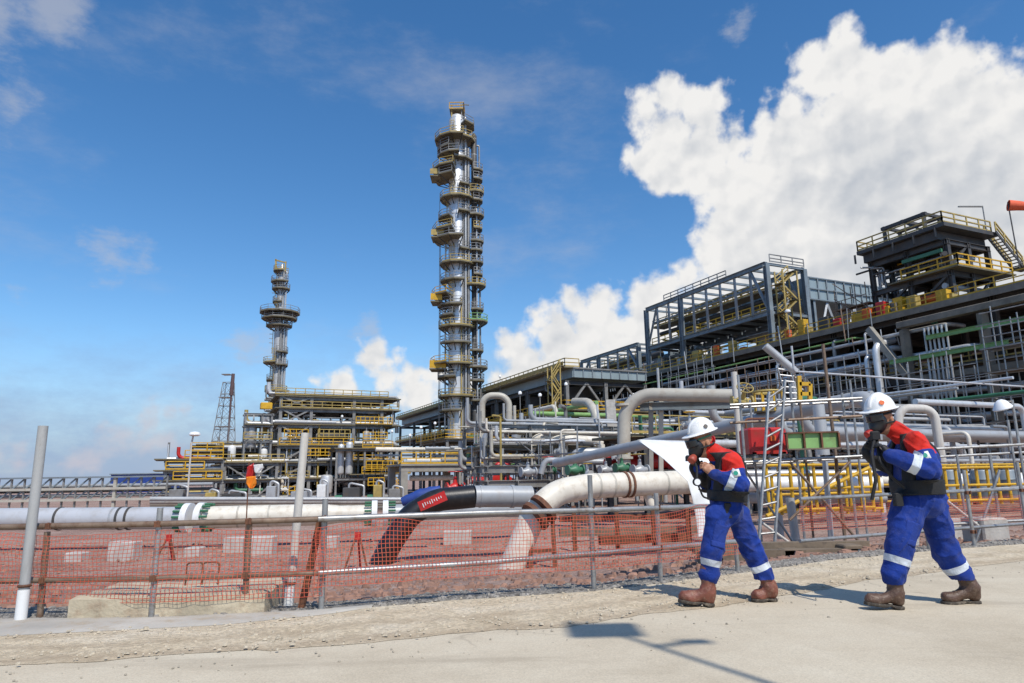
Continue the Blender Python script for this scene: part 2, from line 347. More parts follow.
def groundmat(name, stops, scale, bump, bscale, bdist=.02, det=10, fine=None, extra=None, rough=.95):
    m = bpy.data.materials.new(name); m.use_nodes = True; nt = m.node_tree; N = nt.nodes; L = nt.links; b = N['Principled BSDF']
    b.inputs['Roughness'].default_value = rough; b.inputs['Specular IOR Level'].default_value = .25
    g = N.new('ShaderNodeNewGeometry')
    n1 = N.new('ShaderNodeTexNoise'); n1.inputs['Scale'].default_value = scale; n1.inputs['Detail'].default_value = det; n1.inputs['Roughness'].default_value = .68; L.new(g.outputs['Position'], n1.inputs['Vector'])
    cr = N.new('ShaderNodeValToRGB'); e = cr.color_ramp.elements
    while len(e) < len(stops): e.new(.5)
    for i, (p_, c) in enumerate(stops): e[i].position = p_; e[i].color = (*c, 1)
    L.new(n1.outputs[0], cr.inputs[0]); out = cr.outputs[0]
    if fine:
        vo = N.new('ShaderNodeTexVoronoi'); vo.inputs['Scale'].default_value = fine[0]; L.new(g.outputs['Position'], vo.inputs['Vector'])
        sp = N.new('ShaderNodeSeparateColor'); L.new(vo.outputs['Color'], sp.inputs[0])
        mr = N.new('ShaderNodeMapRange'); L.new(sp.outputs[0], mr.inputs[0]); mr.inputs[3].default_value = 1-fine[1]; mr.inputs[4].default_value = 1+fine[1]
        mx = N.new('ShaderNodeMix'); mx.data_type = 'RGBA'; mx.blend_type = 'MULTIPLY'; mx.inputs[0].default_value = 1; L.new(out, mx.inputs[6])
        cb = N.new('ShaderNodeCombineColor'); [L.new(mr.outputs[0], cb.inputs[i]) for i in range(3)]; L.new(cb.outputs[0], mx.inputs[7]); out = mx.outputs[2]
    if extra: out = extra(N, L, g, out)
    L.new(out, b.inputs['Base Color'])
    n3 = N.new('ShaderNodeTexNoise'); n3.inputs['Scale'].default_value = bscale; n3.inputs['Detail'].default_value = 8; n3.inputs['Roughness'].default_value = .7; L.new(g.outputs['Position'], n3.inputs['Vector'])
    bp = N.new('ShaderNodeBump'); bp.inputs['Strength'].default_value = bump; bp.inputs['Distance'].default_value = bdist; L.new(n3.outputs[0], bp.inputs['Height']); L.new(bp.outputs[0], b.inputs['Normal'])
    return m
# red laterite gravel of the site
GR = groundmat('red laterite gravel', [(.28, (.17, .10, .075)), (.44, (.29, .185, .145)), (.58, (.36, .25, .20)), (.72, (.36, .30, .245))], .35, .9, 14, .05, 12, (16, .38))
def road_extra(N, L, g, out):
    # dusty sand drifts, tyre dirt and fine aggregate
    def ns(s, d, sc=(1, 1, 1), rot=0):
        mp = N.new('ShaderNodeMapping'); mp.inputs['Scale'].default_value = sc; mp.inputs['Rotation'].default_value = (0, 0, rot); L.new(g.outputs['Position'], mp.inputs['Vector'])
        n = N.new('ShaderNodeTexNoise'); n.inputs['Scale'].default_value = s; n.inputs['Detail'].default_value = d; n.inputs['Roughness'].default_value = .65; L.new(mp.outputs[0], n.inputs['Vector']); return n.outputs[0]
    def mix(f, a, col):
        mx = N.new('ShaderNodeMix'); mx.data_type = 'RGBA'; L.new(f, mx.inputs[0]); L.new(a, mx.inputs[6]); mx.inputs[7].default_value = (*col, 1); return mx.outputs[2]
    def rampf(x, a, b, hi):
        r = N.new('ShaderNodeMapRange'); r.interpolation_type = 'SMOOTHSTEP'; L.new(x, r.inputs[0]); r.inputs[1].default_value = a; r.inputs[2].default_value = b; r.inputs[4].default_value = hi; return r.outputs[0]
    out = mix(rampf(ns(1.1, 6, (.25, 1.2, 1), -.2), .52, .72, .55), out, (.30, .245, .175))
    out = mix(rampf(ns(60, 3), .58, .75, .5), out, (.26, .24, .21))
    out = mix(rampf(ns(.5, 7), .55, .8, .5), out, (.60, .53, .42))
    out = mix(rampf(ns(.9, 8, (.12, 1.5, 1), -.28), .56, .66, .4), out, (.38, .32, .24))
    out = mix(rampf(ns(2.3, 9), .63, .72, .5), out, (.33, .28, .21))
    vo = N.new('ShaderNodeTexVoronoi'); vo.feature = 'DISTANCE_TO_EDGE'; vo.inputs['Scale'].default_value = .55; pw = N.new('ShaderNodeVectorMath'); pw.operation = 'MULTIPLY_ADD'; nn_ = N.new('ShaderNodeTexNoise'); nn_.inputs['Scale'].default_value = 2.5; nn_.inputs['Detail'].default_value = 6; L.new(g.outputs['Position'], nn_.inputs['Vector']); L.new(nn_.outputs['Color'], pw.inputs[0]); pw.inputs[1].default_value = (.5, .5, 0); L.new(g.outputs['Position'], pw.inputs[2]); L.new(pw.outputs[0], vo.inputs['Vector'])
    ck = N.new('ShaderNodeMapRange'); L.new(vo.outputs['Distance'], ck.inputs[0]); ck.inputs[1].default_value = .0; ck.inputs[2].default_value = .012; ck.inputs[3].default_value = 1; ck.inputs[4].default_value = 0
    cm_ = N.new('ShaderNodeMath'); cm_.operation = 'MULTIPLY'; L.new(ck.outputs[0], cm_.inputs[0]); L.new(rampf(ns(.35, 4), .5, .62, .55), cm_.inputs[1]); out = mix(cm_.outputs[0], out, (.27, .23, .175))
    return out
ROADM = groundmat('dusty pale concrete', [(.3, (.45, .38, .275)), (.5, (.54, .465, .345)), (.7, (.59, .52, .395))], .8, .35, 30, .008, 9, (140, .10), road_extra)
def sand_extra(N, L, g, out):
    # ruts of damp dirt pressed by tyres along the road edge
    at = N.new('ShaderNodeAttribute'); at.attribute_name = 'across'
    n = N.new('ShaderNodeTexNoise'); n.inputs['Scale'].default_value = 1.3; n.inputs['Detail'].default_value = 9; n.inputs['Roughness'].default_value = .7; L.new(g.outputs['Position'], n.inputs['Vector'])
    a = N.new('ShaderNodeMath'); a.operation = 'MULTIPLY_ADD'; L.new(n.outputs[0], a.inputs[0]); a.inputs[1].default_value = .5; L.new(at.outputs['Fac'], a.inputs[2])
    cr = N.new('ShaderNodeValToRGB'); e = cr.color_ramp.elements
    for p_, v in ((.2, .2), (.30, .75), (.40, .15), (.52, .0), (.62, .5), (.72, 0.)):
        q = e.new(p_); q.color = (v, v, v, 1)
    e[0].color = (0, 0, 0, 1); e[-1].color = (0, 0, 0, 1); L.new(a.outputs[0], cr.inputs[0])
    mx = N.new('ShaderNodeMix'); mx.data_type = 'RGBA'; L.new(cr.outputs[0], mx.inputs[0]); L.new(out, mx.inputs[6]); mx.inputs[7].default_value = (.36, .28, .19, 1); return mx.outputs[2]
SANDM = groundmat('sandy road verge', [(.3, (.45, .36, .24)), (.5, (.57, .475, .335)), (.68, (.62, .54, .41))], 1.6, .8, 16, .03, 10, (45, .2), sand_extra)
GREYGR = groundmat('dark grey gravel', [(.3, (.18, .16, .14)), (.5, (.28, .255, .22)), (.7, (.38, .34, .29))], 3, 1, 30, .04, 8, (38, .55))
gx = axis([(-2500, -300, 550), (-300, -60, 40), (-60, -14, 4), (-14, 20, .5), (20, 80, 4), (80, 300, 40), (300, 2500, 550)])
gy = axis([(-300, -20, 70), (-20, 2, 5), (2, 5, 1), (5, 30, .5), (30, 90, 5), (90, 400, 40), (400, 4000, 600)])
def gz(x, y):
    z = ground_z(x, y) - .03
    dd = y - fence_y(x)
    if dd > .1 and abs(x) < 60 and y < 60: z += (nz(x, y, .5)*.05 + nz(x, y, 1.7, 3)*.02)*min(1, dd)
    return z
sheet('site_ground', gx, gy, gz, GR)
# road: one wide sheet, edge follows the fence
EDGE_PX = [(-160, 640), (0, 636), (160, 628), (320, 620), (540, 604), (680, 590), (880, 574), (1024, 556)]
EP = [atZ(x, y, 0) for x, y in EDGE_PX]; EX = [p.x for p in EP]; EY = [p.y for p in EP]
def edge_y(x):
    e = edge_y0(x); f = fence_y(x)-.1; k = min(1, max(0, (x+2.2)/.9)); return e+(f-e)*k*(.93+.07*nz(x, 2, 3))
def edge_y0(x):
    if x <= EX[0]: return EY[0] + (x-EX[0])*.05
    if x >= EX[-1]: return EY[-1] + (x-EX[-1])*.33
    return float(np.interp(x, EX, EY))
def strip(name, xs, f0, f1, k, zf, m, kind='structure'):
    vs = []; nx = len(xs)
    for j in range(k+1):
        for x in xs:
            a, b = f0(x), f1(x); y = a + (b-a)*j/k
            vs.append((x, y, zf(x, y, j/k)))
    fs = [[j*nx+i, j*nx+i+1, (j+1)*nx+i+1, (j+1)*nx+i] for j in range(k) for i in range(nx-1)]
    me = bpy.data.meshes.new(name); me.from_pydata(vs, [], fs); me.materials.append(m); me.polygons.foreach_set('use_smooth', [True]*len(fs)); me.update()
    at = me.attributes.new('across', 'FLOAT', 'POINT'); at.data.foreach_set('value', [j/k for j in range(k+1) for _ in xs])
    o = bpy.data.objects.new(name, me); COL.objects.link(o); o['kind'] = kind; return o
rx = axis([(-60, -12, 4), (-12, 16, .12), (16, 90, 3)])
def sandline(x): return edge_y0(x) - (.92 if x < 1.5 else max(.25, .92-.3*(x-1.5))) - nz(x, 0, 1.3)*.10 - nz(x, 3, 5)*.05 - nz(x, 8, 13)*.04 - nz(x, 6, 31)*.02
strip('road', rx, lambda x: -40, lambda x: sandline(x)+.35, 40, lambda x, y, t: .004 if y < sandline(x)-.02 else .004-.03*(y-sandline(x)), ROADM)
def sz(x, y, t):
    k = math.sin(min(1, t*1.15)*PI)
    return .0065 - .007*(1-min(1, t*9)) + k*(.016 + nz(x, y, 2.2)*.016 + nz(x, y, 9)*.010 + nz(x, y, 22)*.007)
strip('sandy_verge', rx, sandline, edge_y, 26, sz, SANDM)
strip('path', axis([(-60, -12, 4), (-12, -1.2, .12)]), lambda x: edge_y(x)-.05, lambda x: fence_y(x)-.02+nz(x, 1, 2)*.05, 6, lambda x, y, t: .02-.035*(t > .9)-.012*(t < .1), mat('dirty concrete strip', (.43, .40, .345), .9, 0, .2, 1.5, .3, dirt=(.36, .28, .18), damt=.7))
strip('gravel_bed', rx, lambda x: fence_y(x)-.1, lambda x: fence_y(x)+.5+nz(x, 5, 1.3)*.25+nz(x, 7, 5)*.1, 14, lambda x, y, t: ground_z(x, y)+.004-.05*(t > .93)-.03*(t < .06)+(nz(x, y, 6)*.012+nz(x, y, 15)*.012+.006)*(t < .9)*min(1, t*4), GREYGR)
# loose stones
def stones(name, m, n, fn, label):
    b = MB(); r = random.Random(len(name))
    for _ in range(n):
        x, y, z, s = fn(r)
        ph = [r.uniform(.7, 1.25) for _ in range(8)]; ro = r.uniform(0, 6)
        top = [(x+math.cos(ro+k*PI/3)*s*ph[k], y+math.sin(ro+k*PI/3)*s*ph[k], z) for k in range(6)]
        mid = [(x+(p[0]-x)*.62, y+(p[1]-y)*.62, z+s*.62*ph[6]*(.8+.3*ph[k])) for k, p in enumerate(top)]
        b.add(top+mid, [[k, (k+1) % 6, 6+(k+1) % 6, 6+k] for k in range(6)]+[list(range(6, 12))])
    o = b.build(name, m); o['kind'] = 'stuff'; o['label'] = label; return o
def f1(r):
    x = r.uniform(-5.2, 5); t = r.random(); a, b = sandline(x), edge_y(x); return x, a+(b-a)*t + (r.random()-.7)*.12, .015, abs(r.gauss(.003, .006))+.003
def f2(r):
    x = r.uniform(-6, 9); y = fence_y(x)+r.uniform(-.12, .7); return x, y, ground_z(x, y)+.002, abs(r.gauss(.006, .009))+.005
def f3(r):
    y = 6.5+r.random()**1.4*24; x = r.uniform(-.75, .8)*(y+2); y = max(y, fence_y(x)+.4); return x, y, ground_z(x, y)-.02, abs(r.gauss(.03, .022))+.012
def f4(r):
    x = r.uniform(-5, 8); y = sandline(x) - abs(r.gauss(0, .5)); return x, y, .004, abs(r.gauss(.002, .004))+.002
stones('verge_pebbles', mat('pale pebbles', (.50, .43, .32), .9, 0, .35, 9, .3), 2200, f1, 'pale pebbles lying in the sandy road verge')
stones('gravel', mat('grey pebbles', (.30, .275, .24), .9, 0, .5, 7, .3), 5000, f2, 'grey gravel along the foot of the fence')
stones('site_rubble', mat('red brown stones', (.30, .17, .12), .9, 0, .5, 4, .3), 4200, f3, 'red brown stones strewn over the site ground')
stones('road_grit', mat('road grit', (.40, .35, .27), .9, 0, .4, 9), 380, f4, 'small grit scattered over the dusty road')

# ------------------------------------------------------------------ fence with orange netting
def polyat(P, t):
    i = min(int(t), len(P)-2); return P[i].lerp(P[i+1], t-i)
def net_mesh(P, zlo, zhi, cell=.034, wd=.0043, seed=0):
    # strand ribbons; P ground polyline, zlo/zhi heights above it
    b = MB(); L_ = [0]
    for i in range(len(P)-1): L_.append(L_[-1]+(P[i+1]-P[i]).length)
    nu = int(L_[-1]/cell); nv = max(3, int((zhi-zlo)/cell))
    def at(i, j):
        s = i*cell; k = max(q for q in range(len(P)-1) if L_[q] <= s+1e-6); t = (s-L_[k])/(L_[k+1]-L_[k]); p = P[k].lerp(P[k+1], t)
        dv = (P[k+1]-P[k]).normalized(); nn = V((dv.y, -dv.x, 0)); f = j/nv
        sag = (nz(s*1.1, seed, 1)*.05)*f - .02*f - .045*f*abs(math.sin(s*1.9+seed))
        wob = nz(s*.9, f*1.5+seed, 1)*.05*math.sin(f*PI) + nz(s*4, f*5+seed, 1)*.012
        return p + UZ*(zlo+(zhi-zlo)*f + sag*(1 if f > .4 else .4) + nz(s*5, f*4+seed, 1)*.01) + nn*wob + dv*(nz(s*3, f*3+seed+9, 1)*.018)
    g = [[at(i, j) for j in range(nv+1)] for i in range(nu+1)]
    h = wd/2
    for i in range(nu+1):
        dv = (g[min(i+1, nu)][0]-g[max(i-1, 0)][0]).normalized()*h
        for j in range(nv): b.add([g[i][j]-dv, g[i][j]+dv, g[i][j+1]+dv, g[i][j+1]-dv], [[0, 1, 2, 3]])
    off = V((0, -.002, 0))
    for j in range(nv+1):
        for i in range(nu): b.add([g[i][j]-UZ*h+off, g[i+1][j]-UZ*h+off, g[i+1][j]+UZ*h+off, g[i][j]+UZ*h+off], [[0, 1, 2, 3]])
    return b
def clampmb(b, p, r=.045):
    b.box(p, r*1.6, r*1.9, r*1.5, bev=.006); b.tube([p+V((r*.6, -r*1.4, -.02)), p+V((r*.6, -r*1.4, .03))], .009, 6); return b
def fence(name, label, base, posts, rails, net, mrail, seed):
    t = thing(name, label, 'fence', base[0])
    for x, y, ztop, mm, lean in posts:
        p = V((x, y, ground_z(x, y)-.1)); q = V((x+lean, y, ztop))
        o = MB().tube([p, q], .0245, 10).build('post', mm, t, True)
        for rr in rails:
            zr = polyat_x(rr, x)
            if zr: clampmb(MB(), V((x, y-.01, zr.z)), .032).build('coupler', M['rust'], o)
    for rr in rails: MB().tube(rr, .0245, 10).build('rail', mrail, t, True)
    for P, lo, hi in net: net_mesh(P, lo, hi, seed=seed).build('safety_net', M['netorange'], t)
    return t
def polyat_x(rr, x):
    for a, b in zip(rr, rr[1:]):
        if min(a.x, b.x)-.05 <= x <= max(a.x, b.x)+.05: return a.lerp(b, (x-a.x)/(b.x-a.x))
def onfence(px, py, off=-.03):
    # a point above the fence line seen at px,py
    v = ray(px, py); t = 6.
    for _ in range(30):
        P = EYE+v*t; t *= (fence_y(P.x)+off)/P.y
    return EYE+v*t
A = [onfence(-120, 529), onfence(0, 527), onfence(160, 524), onfence(326, 519)]
B = [onfence(-120, 584), onfence(0, 581), onfence(160, 578), onfence(324, 573)]
def gpt(x, off=-.06): return V((x, fence_y(x)+off, ground_z(x, fence_y(x))))
base1 = [gpt(x) for x in (A[0].x, FLX[1], FLX[2], A[-1].x)]
def postpx(x, y, ytop, m, lean=0):
    P = onfence(x, y, -.02); T = onfence(x, ytop, -.02); return (P.x, P.y, T.z, m, lean)
zt = A[1].z
fence('net_fence', 'orange net fence on rusty tube rails in front of the long sandy slab', base1,
      [postpx(40, 616, 532, M['scafbrown'], -.02), postpx(151, 618, 508, M['scaf']), postpx(244, 615, 520, M['scafbrown'])], [A, B],
      [(base1, .12, A[1].z-.01)], M['scafbrown'], 1)
A2 = [onfence(318, 519, -.09), onfence(480, 513, -.09), onfence(600, 510, -.09), onfence(740, 505, -.09)]
B2 = [onfence(318, 573, -.09), onfence(480, 563, -.09), onfence(600, 553, -.09), onfence(740, 541, -.09)]
base2 = [gpt(x, -.12) for x in (A2[0].x, A2[1].x, A2[2].x, A2[3].x)]
fence('net_fence', 'orange net fence on grey galvanised tube rails in front of the big pipe elbows', base2,
      [postpx(321, 614, 499, M['scaf']), postpx(594, 590, 475, M['scaf']), postpx(661, 583, 493, M['scaf']), postpx(738, 573, 480, M['scaf'])], [A2, B2],
      [(base2[:3]+[base2[3]], .20, A2[1].z-.01)], M['scaf'], 5)
A3 = [onfence(800, 499, .5), onfence(900, 494, .5), onfence(1060, 487, .5)]
B3 = [onfence(800, 541, .5), onfence(900, 533, .5), onfence(1060, 521, .5)]
base3 = [gpt(x, .55) for x in (A3[0].x, A3[1].x, A3[2].x)]
fence('net_fence', 'orange net fence with scaffold tube rails behind the man with the dark boots', base3,
      [postpx(930, 551, 440, M['scaf'], -.06), postpx(975, 548, 470, M['scaf']), postpx(1030, 544, 462, M['scaf'])], [A3, B3],
      [(base3, .3, A3[1].z-.02)], M['scaf'], 11)

# leaning posts
def post(name, p0, p1, r, m, label, sleeve=None, strap=False):
    t = thing(name, label, 'post', p0)
    MB().tube([p0-UZ*.2, p1], r, 18).build('pole', m, t, True)
    if sleeve:
        d_ = (p1-p0).normalized(); MB().tube([p0-d_*.02, p0+d_*sleeve], r*1.14, 18).build('base_sleeve', M['white'], t, True)
        MB().ring(p0+d_*(sleeve+.03), d_, r*1.02, .012, 18, 6).build('strap', M['rust'], t)
    return t
p0 = atZ(20, 622, 0); post('leaning_post', p0, atY(43, 426, p0.y+.02), .038, M['polegrey'], 'thick grey leaning post with a white sleeve round its foot', .24)
p0 = onfence(288, 606, .25); p0.z = ground_z(p0.x, p0.y); post('leaning_post', p0, atY(305, 433, p0.y+.05), .036, M['polepale'], 'pale leaning post standing behind the net beside the long sandy slab', .16)
p0 = onfence(300, 604, .12); b = MB(); b.bar(p0-UZ*.1, onfence(320, 522, .1), .055, .035); b.solo('rusty_stake', M['rust'], 'rusty flat steel stake leaning beside the pale post', 'stake')

# concrete slab at the fence
def slab():
    P = [atZ(62, 622, 0), atZ(262, 615, 0)]; P[0].y += .05; P[1].y += .05
    dx = (P[1]-P[0]); dx.normalize(); dy = V((-dx.y, dx.x, 0)); Ln = (P[1]-P[0]).length; W = .85; h = .22
    t = thing('concrete_slab', 'long low sandy concrete slab lying behind the orange net', 'slab', P[0])
    b = MB(); r = random.Random(3)
    nu, nv = 40, 12; top = []
    for j in range(nv+1):
        for i in range(nu+1):
            q = P[0]+dx*(Ln*i/nu)+dy*(W*j/nv); e = min(i, nu-i, j, nv-j)
            top.append(q+UZ*(h-.05+nz(q.x, q.y, 7)*.012-(.02 if e == 0 else 0)) + (dx*nz(q.x, q.y, 9)*.02+dy*nz(q.y, q.x, 9)*.02 if e == 0 else V((0, 0, 0))))
    fs = [[j*(nu+1)+i, j*(nu+1)+i+1, (j+1)*(nu+1)+i+1, (j+1)*(nu+1)+i] for j in range(nv) for i in range(nu)]
    b.add(top, fs)
    per = [(i, 0) for i in range(nu)]+[(nu, j) for j in range(nv)]+[(i, nv) for i in range(nu, 0, -1)]+[(0, j) for j in range(nv, 0, -1)]
    up_ = [top[j*(nu+1)+i] for i, j in per]; lo = [V((p.x, p.y, -.3)) for p in up_]
    n = len(per); b.add(up_+lo, [[i, n+i, n+(i+1) % n, (i+1) % n] for i in range(n)])
    b.build('slab', M['slab'], t, True)
    for k in (.47, .56): 
        q = P[0]+dx*Ln*k+dy*.5; MB().tube(bend([q+UZ*.05, q+UZ*.36, q+dx*.14+UZ*.36, q+dx*.14+UZ*.05], .03), .008, 6).build('lifting_loop', M['rust'], t, True)
slab()
# pipe line on the site
def flange(b, c, ax, r, th=.12):
    b.disc(c, ax, r, th, 28)
def bolts(b, c, ax, r, n, ln, br):
    ax = V(ax).normalized(); x = ax.orthogonal().normalized(); y = ax.cross(x)
    for k in range(n):
        q = V(c)+(x*math.cos(2*PI*k/n)+y*math.sin(2*PI*k/n))*r; b.tube([q-ax*ln/2, q+ax*ln/2], br, 6)
YP = 28.
t = thing('pipeline', 'long horizontal pipeline, grey then cream, with green bolted flanges', 'pipeline', atY(-200, 518, YP))
pa, pb, pc, pd = atY(-260, 521, YP), atY(186, 518, YP), atY(204, 517.5, YP), atY(372, 513.5, YP+1.2)
ax = (pb-pa).normalized(); R = .43
MB().tube([pa, pb], R, 32).build('grey_pipe', M['pipelight'], t, True)
for x in (121, 130, 60): 
    q = pa.lerp(pb, (x+260)/446.); MB().disc(q, ax, R+.025, .09, 32).build('clamp_band', M['darksteel'], t, True)
b = MB(); flange(b, pb+ax*.08, ax, .58, .24); flange(b, pc-ax*.10, ax, .58, .24); b.build('flange', M['white'], t, True)
b = MB(); bolts(b, pb-ax*.16, ax, .515, 14, .36, .05); b.build('flange_bolt_rim', M['dgreen'], t, True); b = MB(); bolts(b, pc+ax*.14, ax, .515, 14, .36, .05); b.build('flange_bolt_rim', M['dgreen'], t, True)
axc = (pd-pc).normalized()
MB().tube([pc, pc.lerp(pd, .70)], R, 32).build('cream_pipe', M['cream'], t, True)
MB().tube([pc.lerp(pd, .70), pc.lerp(pd, .80), pd], [R, R*.8, R*.8], 32).build('reducer', M['cream'], t, True)
b = MB(); flange(b, pd+axc*.1, axc, .53, .22); flange(b, pd+axc*.55, axc, .53, .22); b.build('flange', M['white'], t, True)
b = MB(); bolts(b, pd-axc*.14, axc, .46, 12, .32, .045); b.build('flange_bolt_rim', M['dgreen'], t, True); b = MB(); bolts(b, pd+axc*.80, axc, .46, 12, .32, .045); b.build('flange_bolt_rim', M['dgreen'], t, True)
pe = atY(520, 508, YP+2.5); MB().tube([pd+axc*.6, pe], R*.8, 28).build('grey_pipe', M['greypipe'], t, True)
for f_ in (.12, .3, .48, .66, .84, .95):
    MB().lathe([(R*1.004, -.05), (R*1.018, 0), (R*1.004, .05)], pa.lerp(pb, f_), ax, 32).build('weld_seam', M['alud'], t, True)
for f_ in (.2, .38, .56): MB().lathe([(R*1.004, -.04), (R*1.016, 0), (R*1.004, .04)], pc.lerp(pd, f_), axc, 32).build('weld_seam', M['beige'], t, True)
# saddles: concrete sleepers
def blockpx(x0, x1, ytop, ybot, label, m=None):
    c = atZ((x0+x1)/2, ybot, 0); Y = None
    v = ray((x0+x1)/2, ybot); s = 10.
    for _ in range(60):
        P = EYE+v*s; s *= (ground_z(P.x, P.y)-H)/min(-1e-3, (P.z-H)); s = min(s, 60)
    P = EYE+v*s; w_ = (atY(x1, ybot, P.y)-atY(x0, ybot, P.y)).length; h_ = atY((x0+x1)/2, ytop, P.y).z-P.z
    b = MB().box(P+UZ*(h_/2-.05)+V((0, .3, 0)), w_, .6, h_+.1, bev=.03)
    return b.solo('concrete_block', m or M['conclight'], label, 'concrete block', 'concrete blocks under the pipes')
blockpx(106, 132, 542, 560, 'large pale concrete block under the grey stretch of pipeline')
blockpx(63, 80, 553, 561, 'small pale concrete block beyond the net near the grey leaning post')
blockpx(222, 242, 538, 552, 'pale concrete block under the cream pipe, beside a wider one')
blockpx(245, 271, 537, 554, 'wide pale concrete block under the cream pipe by the pale leaning post')
blockpx(183, 198, 548, 556, 'small low concrete block below the green bolted flange')
blockpx(443, 471, 531, 544, 'pale concrete block beyond the net right of the black elbow')
blockpx(392, 404, 534, 545, 'small pale concrete block just behind the black elbow')
blockpx(985, 1012, 518, 541, 'pinkish concrete block behind the net at the far right scaffold')
blockpx(940, 978, 519, 538, 'wide pinkish concrete block behind the net near the leaning white post')
blockpx(320, 336, 537, 547, 'pale concrete block right behind the corner post of the fence')
# low steel props
def trestle(x, y, h, label):
    P = ground_pt(x, y); t = thing('trestle', label, 'trestle', P, 'red steel trestles on the site')
    w_ = .34
    for sx in (-1, 1): MB().bar(P+V((sx*w_, -.15, -.05)), P+V((sx*.03, 0, h)), .05).build('leg', M['rust'], t)
    MB().bar(P+V((.03, .3, -.05)), P+V((0, 0, h)), .05).build('leg', M['red'], t)
    MB().box(P+V((0, 0, h-.05)), .16, .1, .22).build('head_plate', M['red'], t)
def ground_pt(x, y):
    v = ray(x, y); s = 10.
    for _ in range(60):
        P = EYE+v*s; s *= (ground_z(P.x, P.y)-H)/min(-1e-3, (P.z-H)); s = min(s, 60)
    return EYE+v*s
trestle(167, 560, .75, 'red steel trestle on the gravel below the green flange')
trestle(357, 568, .95, 'dark red trestle standing left of the black elbow')

def pipe(name, pts, r, m, label, group=None, R=None, n=16, cat='pipe', flanges=(), fm=None, shoes=()):
    P = bend(pts, R or r*3, 8)
    if not flanges: return MB().tube(P, r, n).solo(name, m, label, cat, group, True)
    t = thing(name, label, cat, pts[0], group)
    MB().tube(P, r, n).build('pipe_body', m, t, True)
    for c, ax in flanges: MB().disc(c, ax, r*1.32, r*.35, n+8).build('flange', fm or m, t, True)
    return t
# black coated elbow
YB = 21.
e0 = ground_pt(384, 572); Q = [e0-UZ*.3, atY(398, 548, e0.y), atY(432, 500, e0.y+.4), atY(470, 496, e0.y+.6)]
Q = [atY(366, 596, 22), atY(390, 545, 22), atY(410, 515, 22.2), atY(436, 500, 22.4), atY(474, 496.5, 22.6)]
t = thing('pipe_elbow', 'black coated pipe elbow rising out of the gravel with a red label', 'pipe', ground_pt(384, 568))
MB().tube(bend(Q, 1.2, 5), .36, 24).build('black_pipe', M['black'], t, True)
q0, q1 = Q[-1], atY(531, 496.5, 23.2); axq = (q1-q0).normalized()
MB().tube([q0, q1], .345, 24).build('grey_pipe', M['greypipe'], t, True)
b = MB(); b.disc(q0.lerp(q1, .66), axq, .37, .1, 24); b.disc(q0.lerp(q1, .1), axq, .36, .06, 24); b.build('collar', M['greypipe'], t, True)
# red label wrapped on the black pipe, with white letters too worn to read
lc = atY(433, 501, 21.75); lx = (atY(447, 496, 21.75)-atY(419, 508, 21.75)); ll = lx.length; lx.normalize(); ly = V((0, -1, 0)).cross(lx)*-1
lb = MB().box(lc+V((0, -.13, -.0)), ll*.95, .30, .03, ax=lx, ay=(UZ-lx*UZ.dot(lx)-V((0, .0, 0))).normalized()).build('label_plate', M['red'], t)
lt = MB(); r = random.Random(2); ay = (UZ-lx*UZ.dot(lx)).normalized(); k = -.33
for i in range(9):
    c = lc+V((0, -.155, 0))+lx*(k*ll+i*ll*.08); hh = r.choice((.13, .10, .07)); c = c+ay*r.uniform(-.015, .015)
    lt.bar(c-ay*hh/2, c+ay*hh/2, .022, .012); 
lt.build('lettering', M['white'], lb)
# white elbow
W0 = [atY(503, 588, 20.5), atY(517, 555, 20.5), atY(534, 513, 20.6), atY(556, 492, 20.9), atY(590, 486, 21.4), atY(690, 482, 22.6)]
t = thing('pipe_elbow', 'white pipe elbow rising out of the gravel and bending to the horizontal', 'pipe', ground_pt(512, 572))
MB().tube(bend(W0, 1.6, 6), .375, 28).build('white_pipe', M['cream'], t, True)
axw = (W0[-1]-W0[-2]).normalized()
b = MB(); b.disc(W0[-1], axw, .42, .14, 28); b.build('end_ring', M['rust'], t, True); MB().disc(W0[-1]+axw*.10, axw, .33, .06, 24).build('end_cap', M['darksteel'], t, True)
for f_ in (.33, .38): MB().disc(W0[-2].lerp(W0[-1], f_), axw, .41, .07, 28).build('clamp_band', M['rust'], t, True)
for f_ in (.06, .2, .72): MB().lathe([(.377, -.035), (.386, 0), (.377, .035)], W0[-2].lerp(W0[-1], f_), axw, 28).build('weld_seam', M['beige'], t, True)
MB().tube([W0[-2].lerp(W0[-1], .55)+UZ*-.3, W0[-2].lerp(W0[-1], .60)+UZ*-.75], [.12, .16], 14).build('branch', M['cream'], t, True)
t = thing('pipe_saddle', 'rusty pipe saddle clamped round the white elbow', 'saddle', ground_pt(540, 560))
c = atY(541, 511, 20.4); axs = (W0[3]-W0[2]).normalized()
MB().disc(c+axs*.1, axs, .47, .13, 24).build('clamp_ring', M['rust'], t, True); MB().disc(c-axs*.22, axs, .47, .13, 24).build('clamp_ring', M['rust'], t, True)
for sx in (-.34, .36): 
    g_ = ground_z(c.x, c.y); MB().bar(V((c.x+sx, c.y-.1, g_-.1)), V((c.x+sx*.9, c.y, c.z)), .12).build('leg', M['rust'], t)
MB().bar(V((c.x-.4, c.y-.1, -1.0)), V((c.x+.4, c.y-.1, -1.0)), .1).build('cross_bar', M['rust'], t)
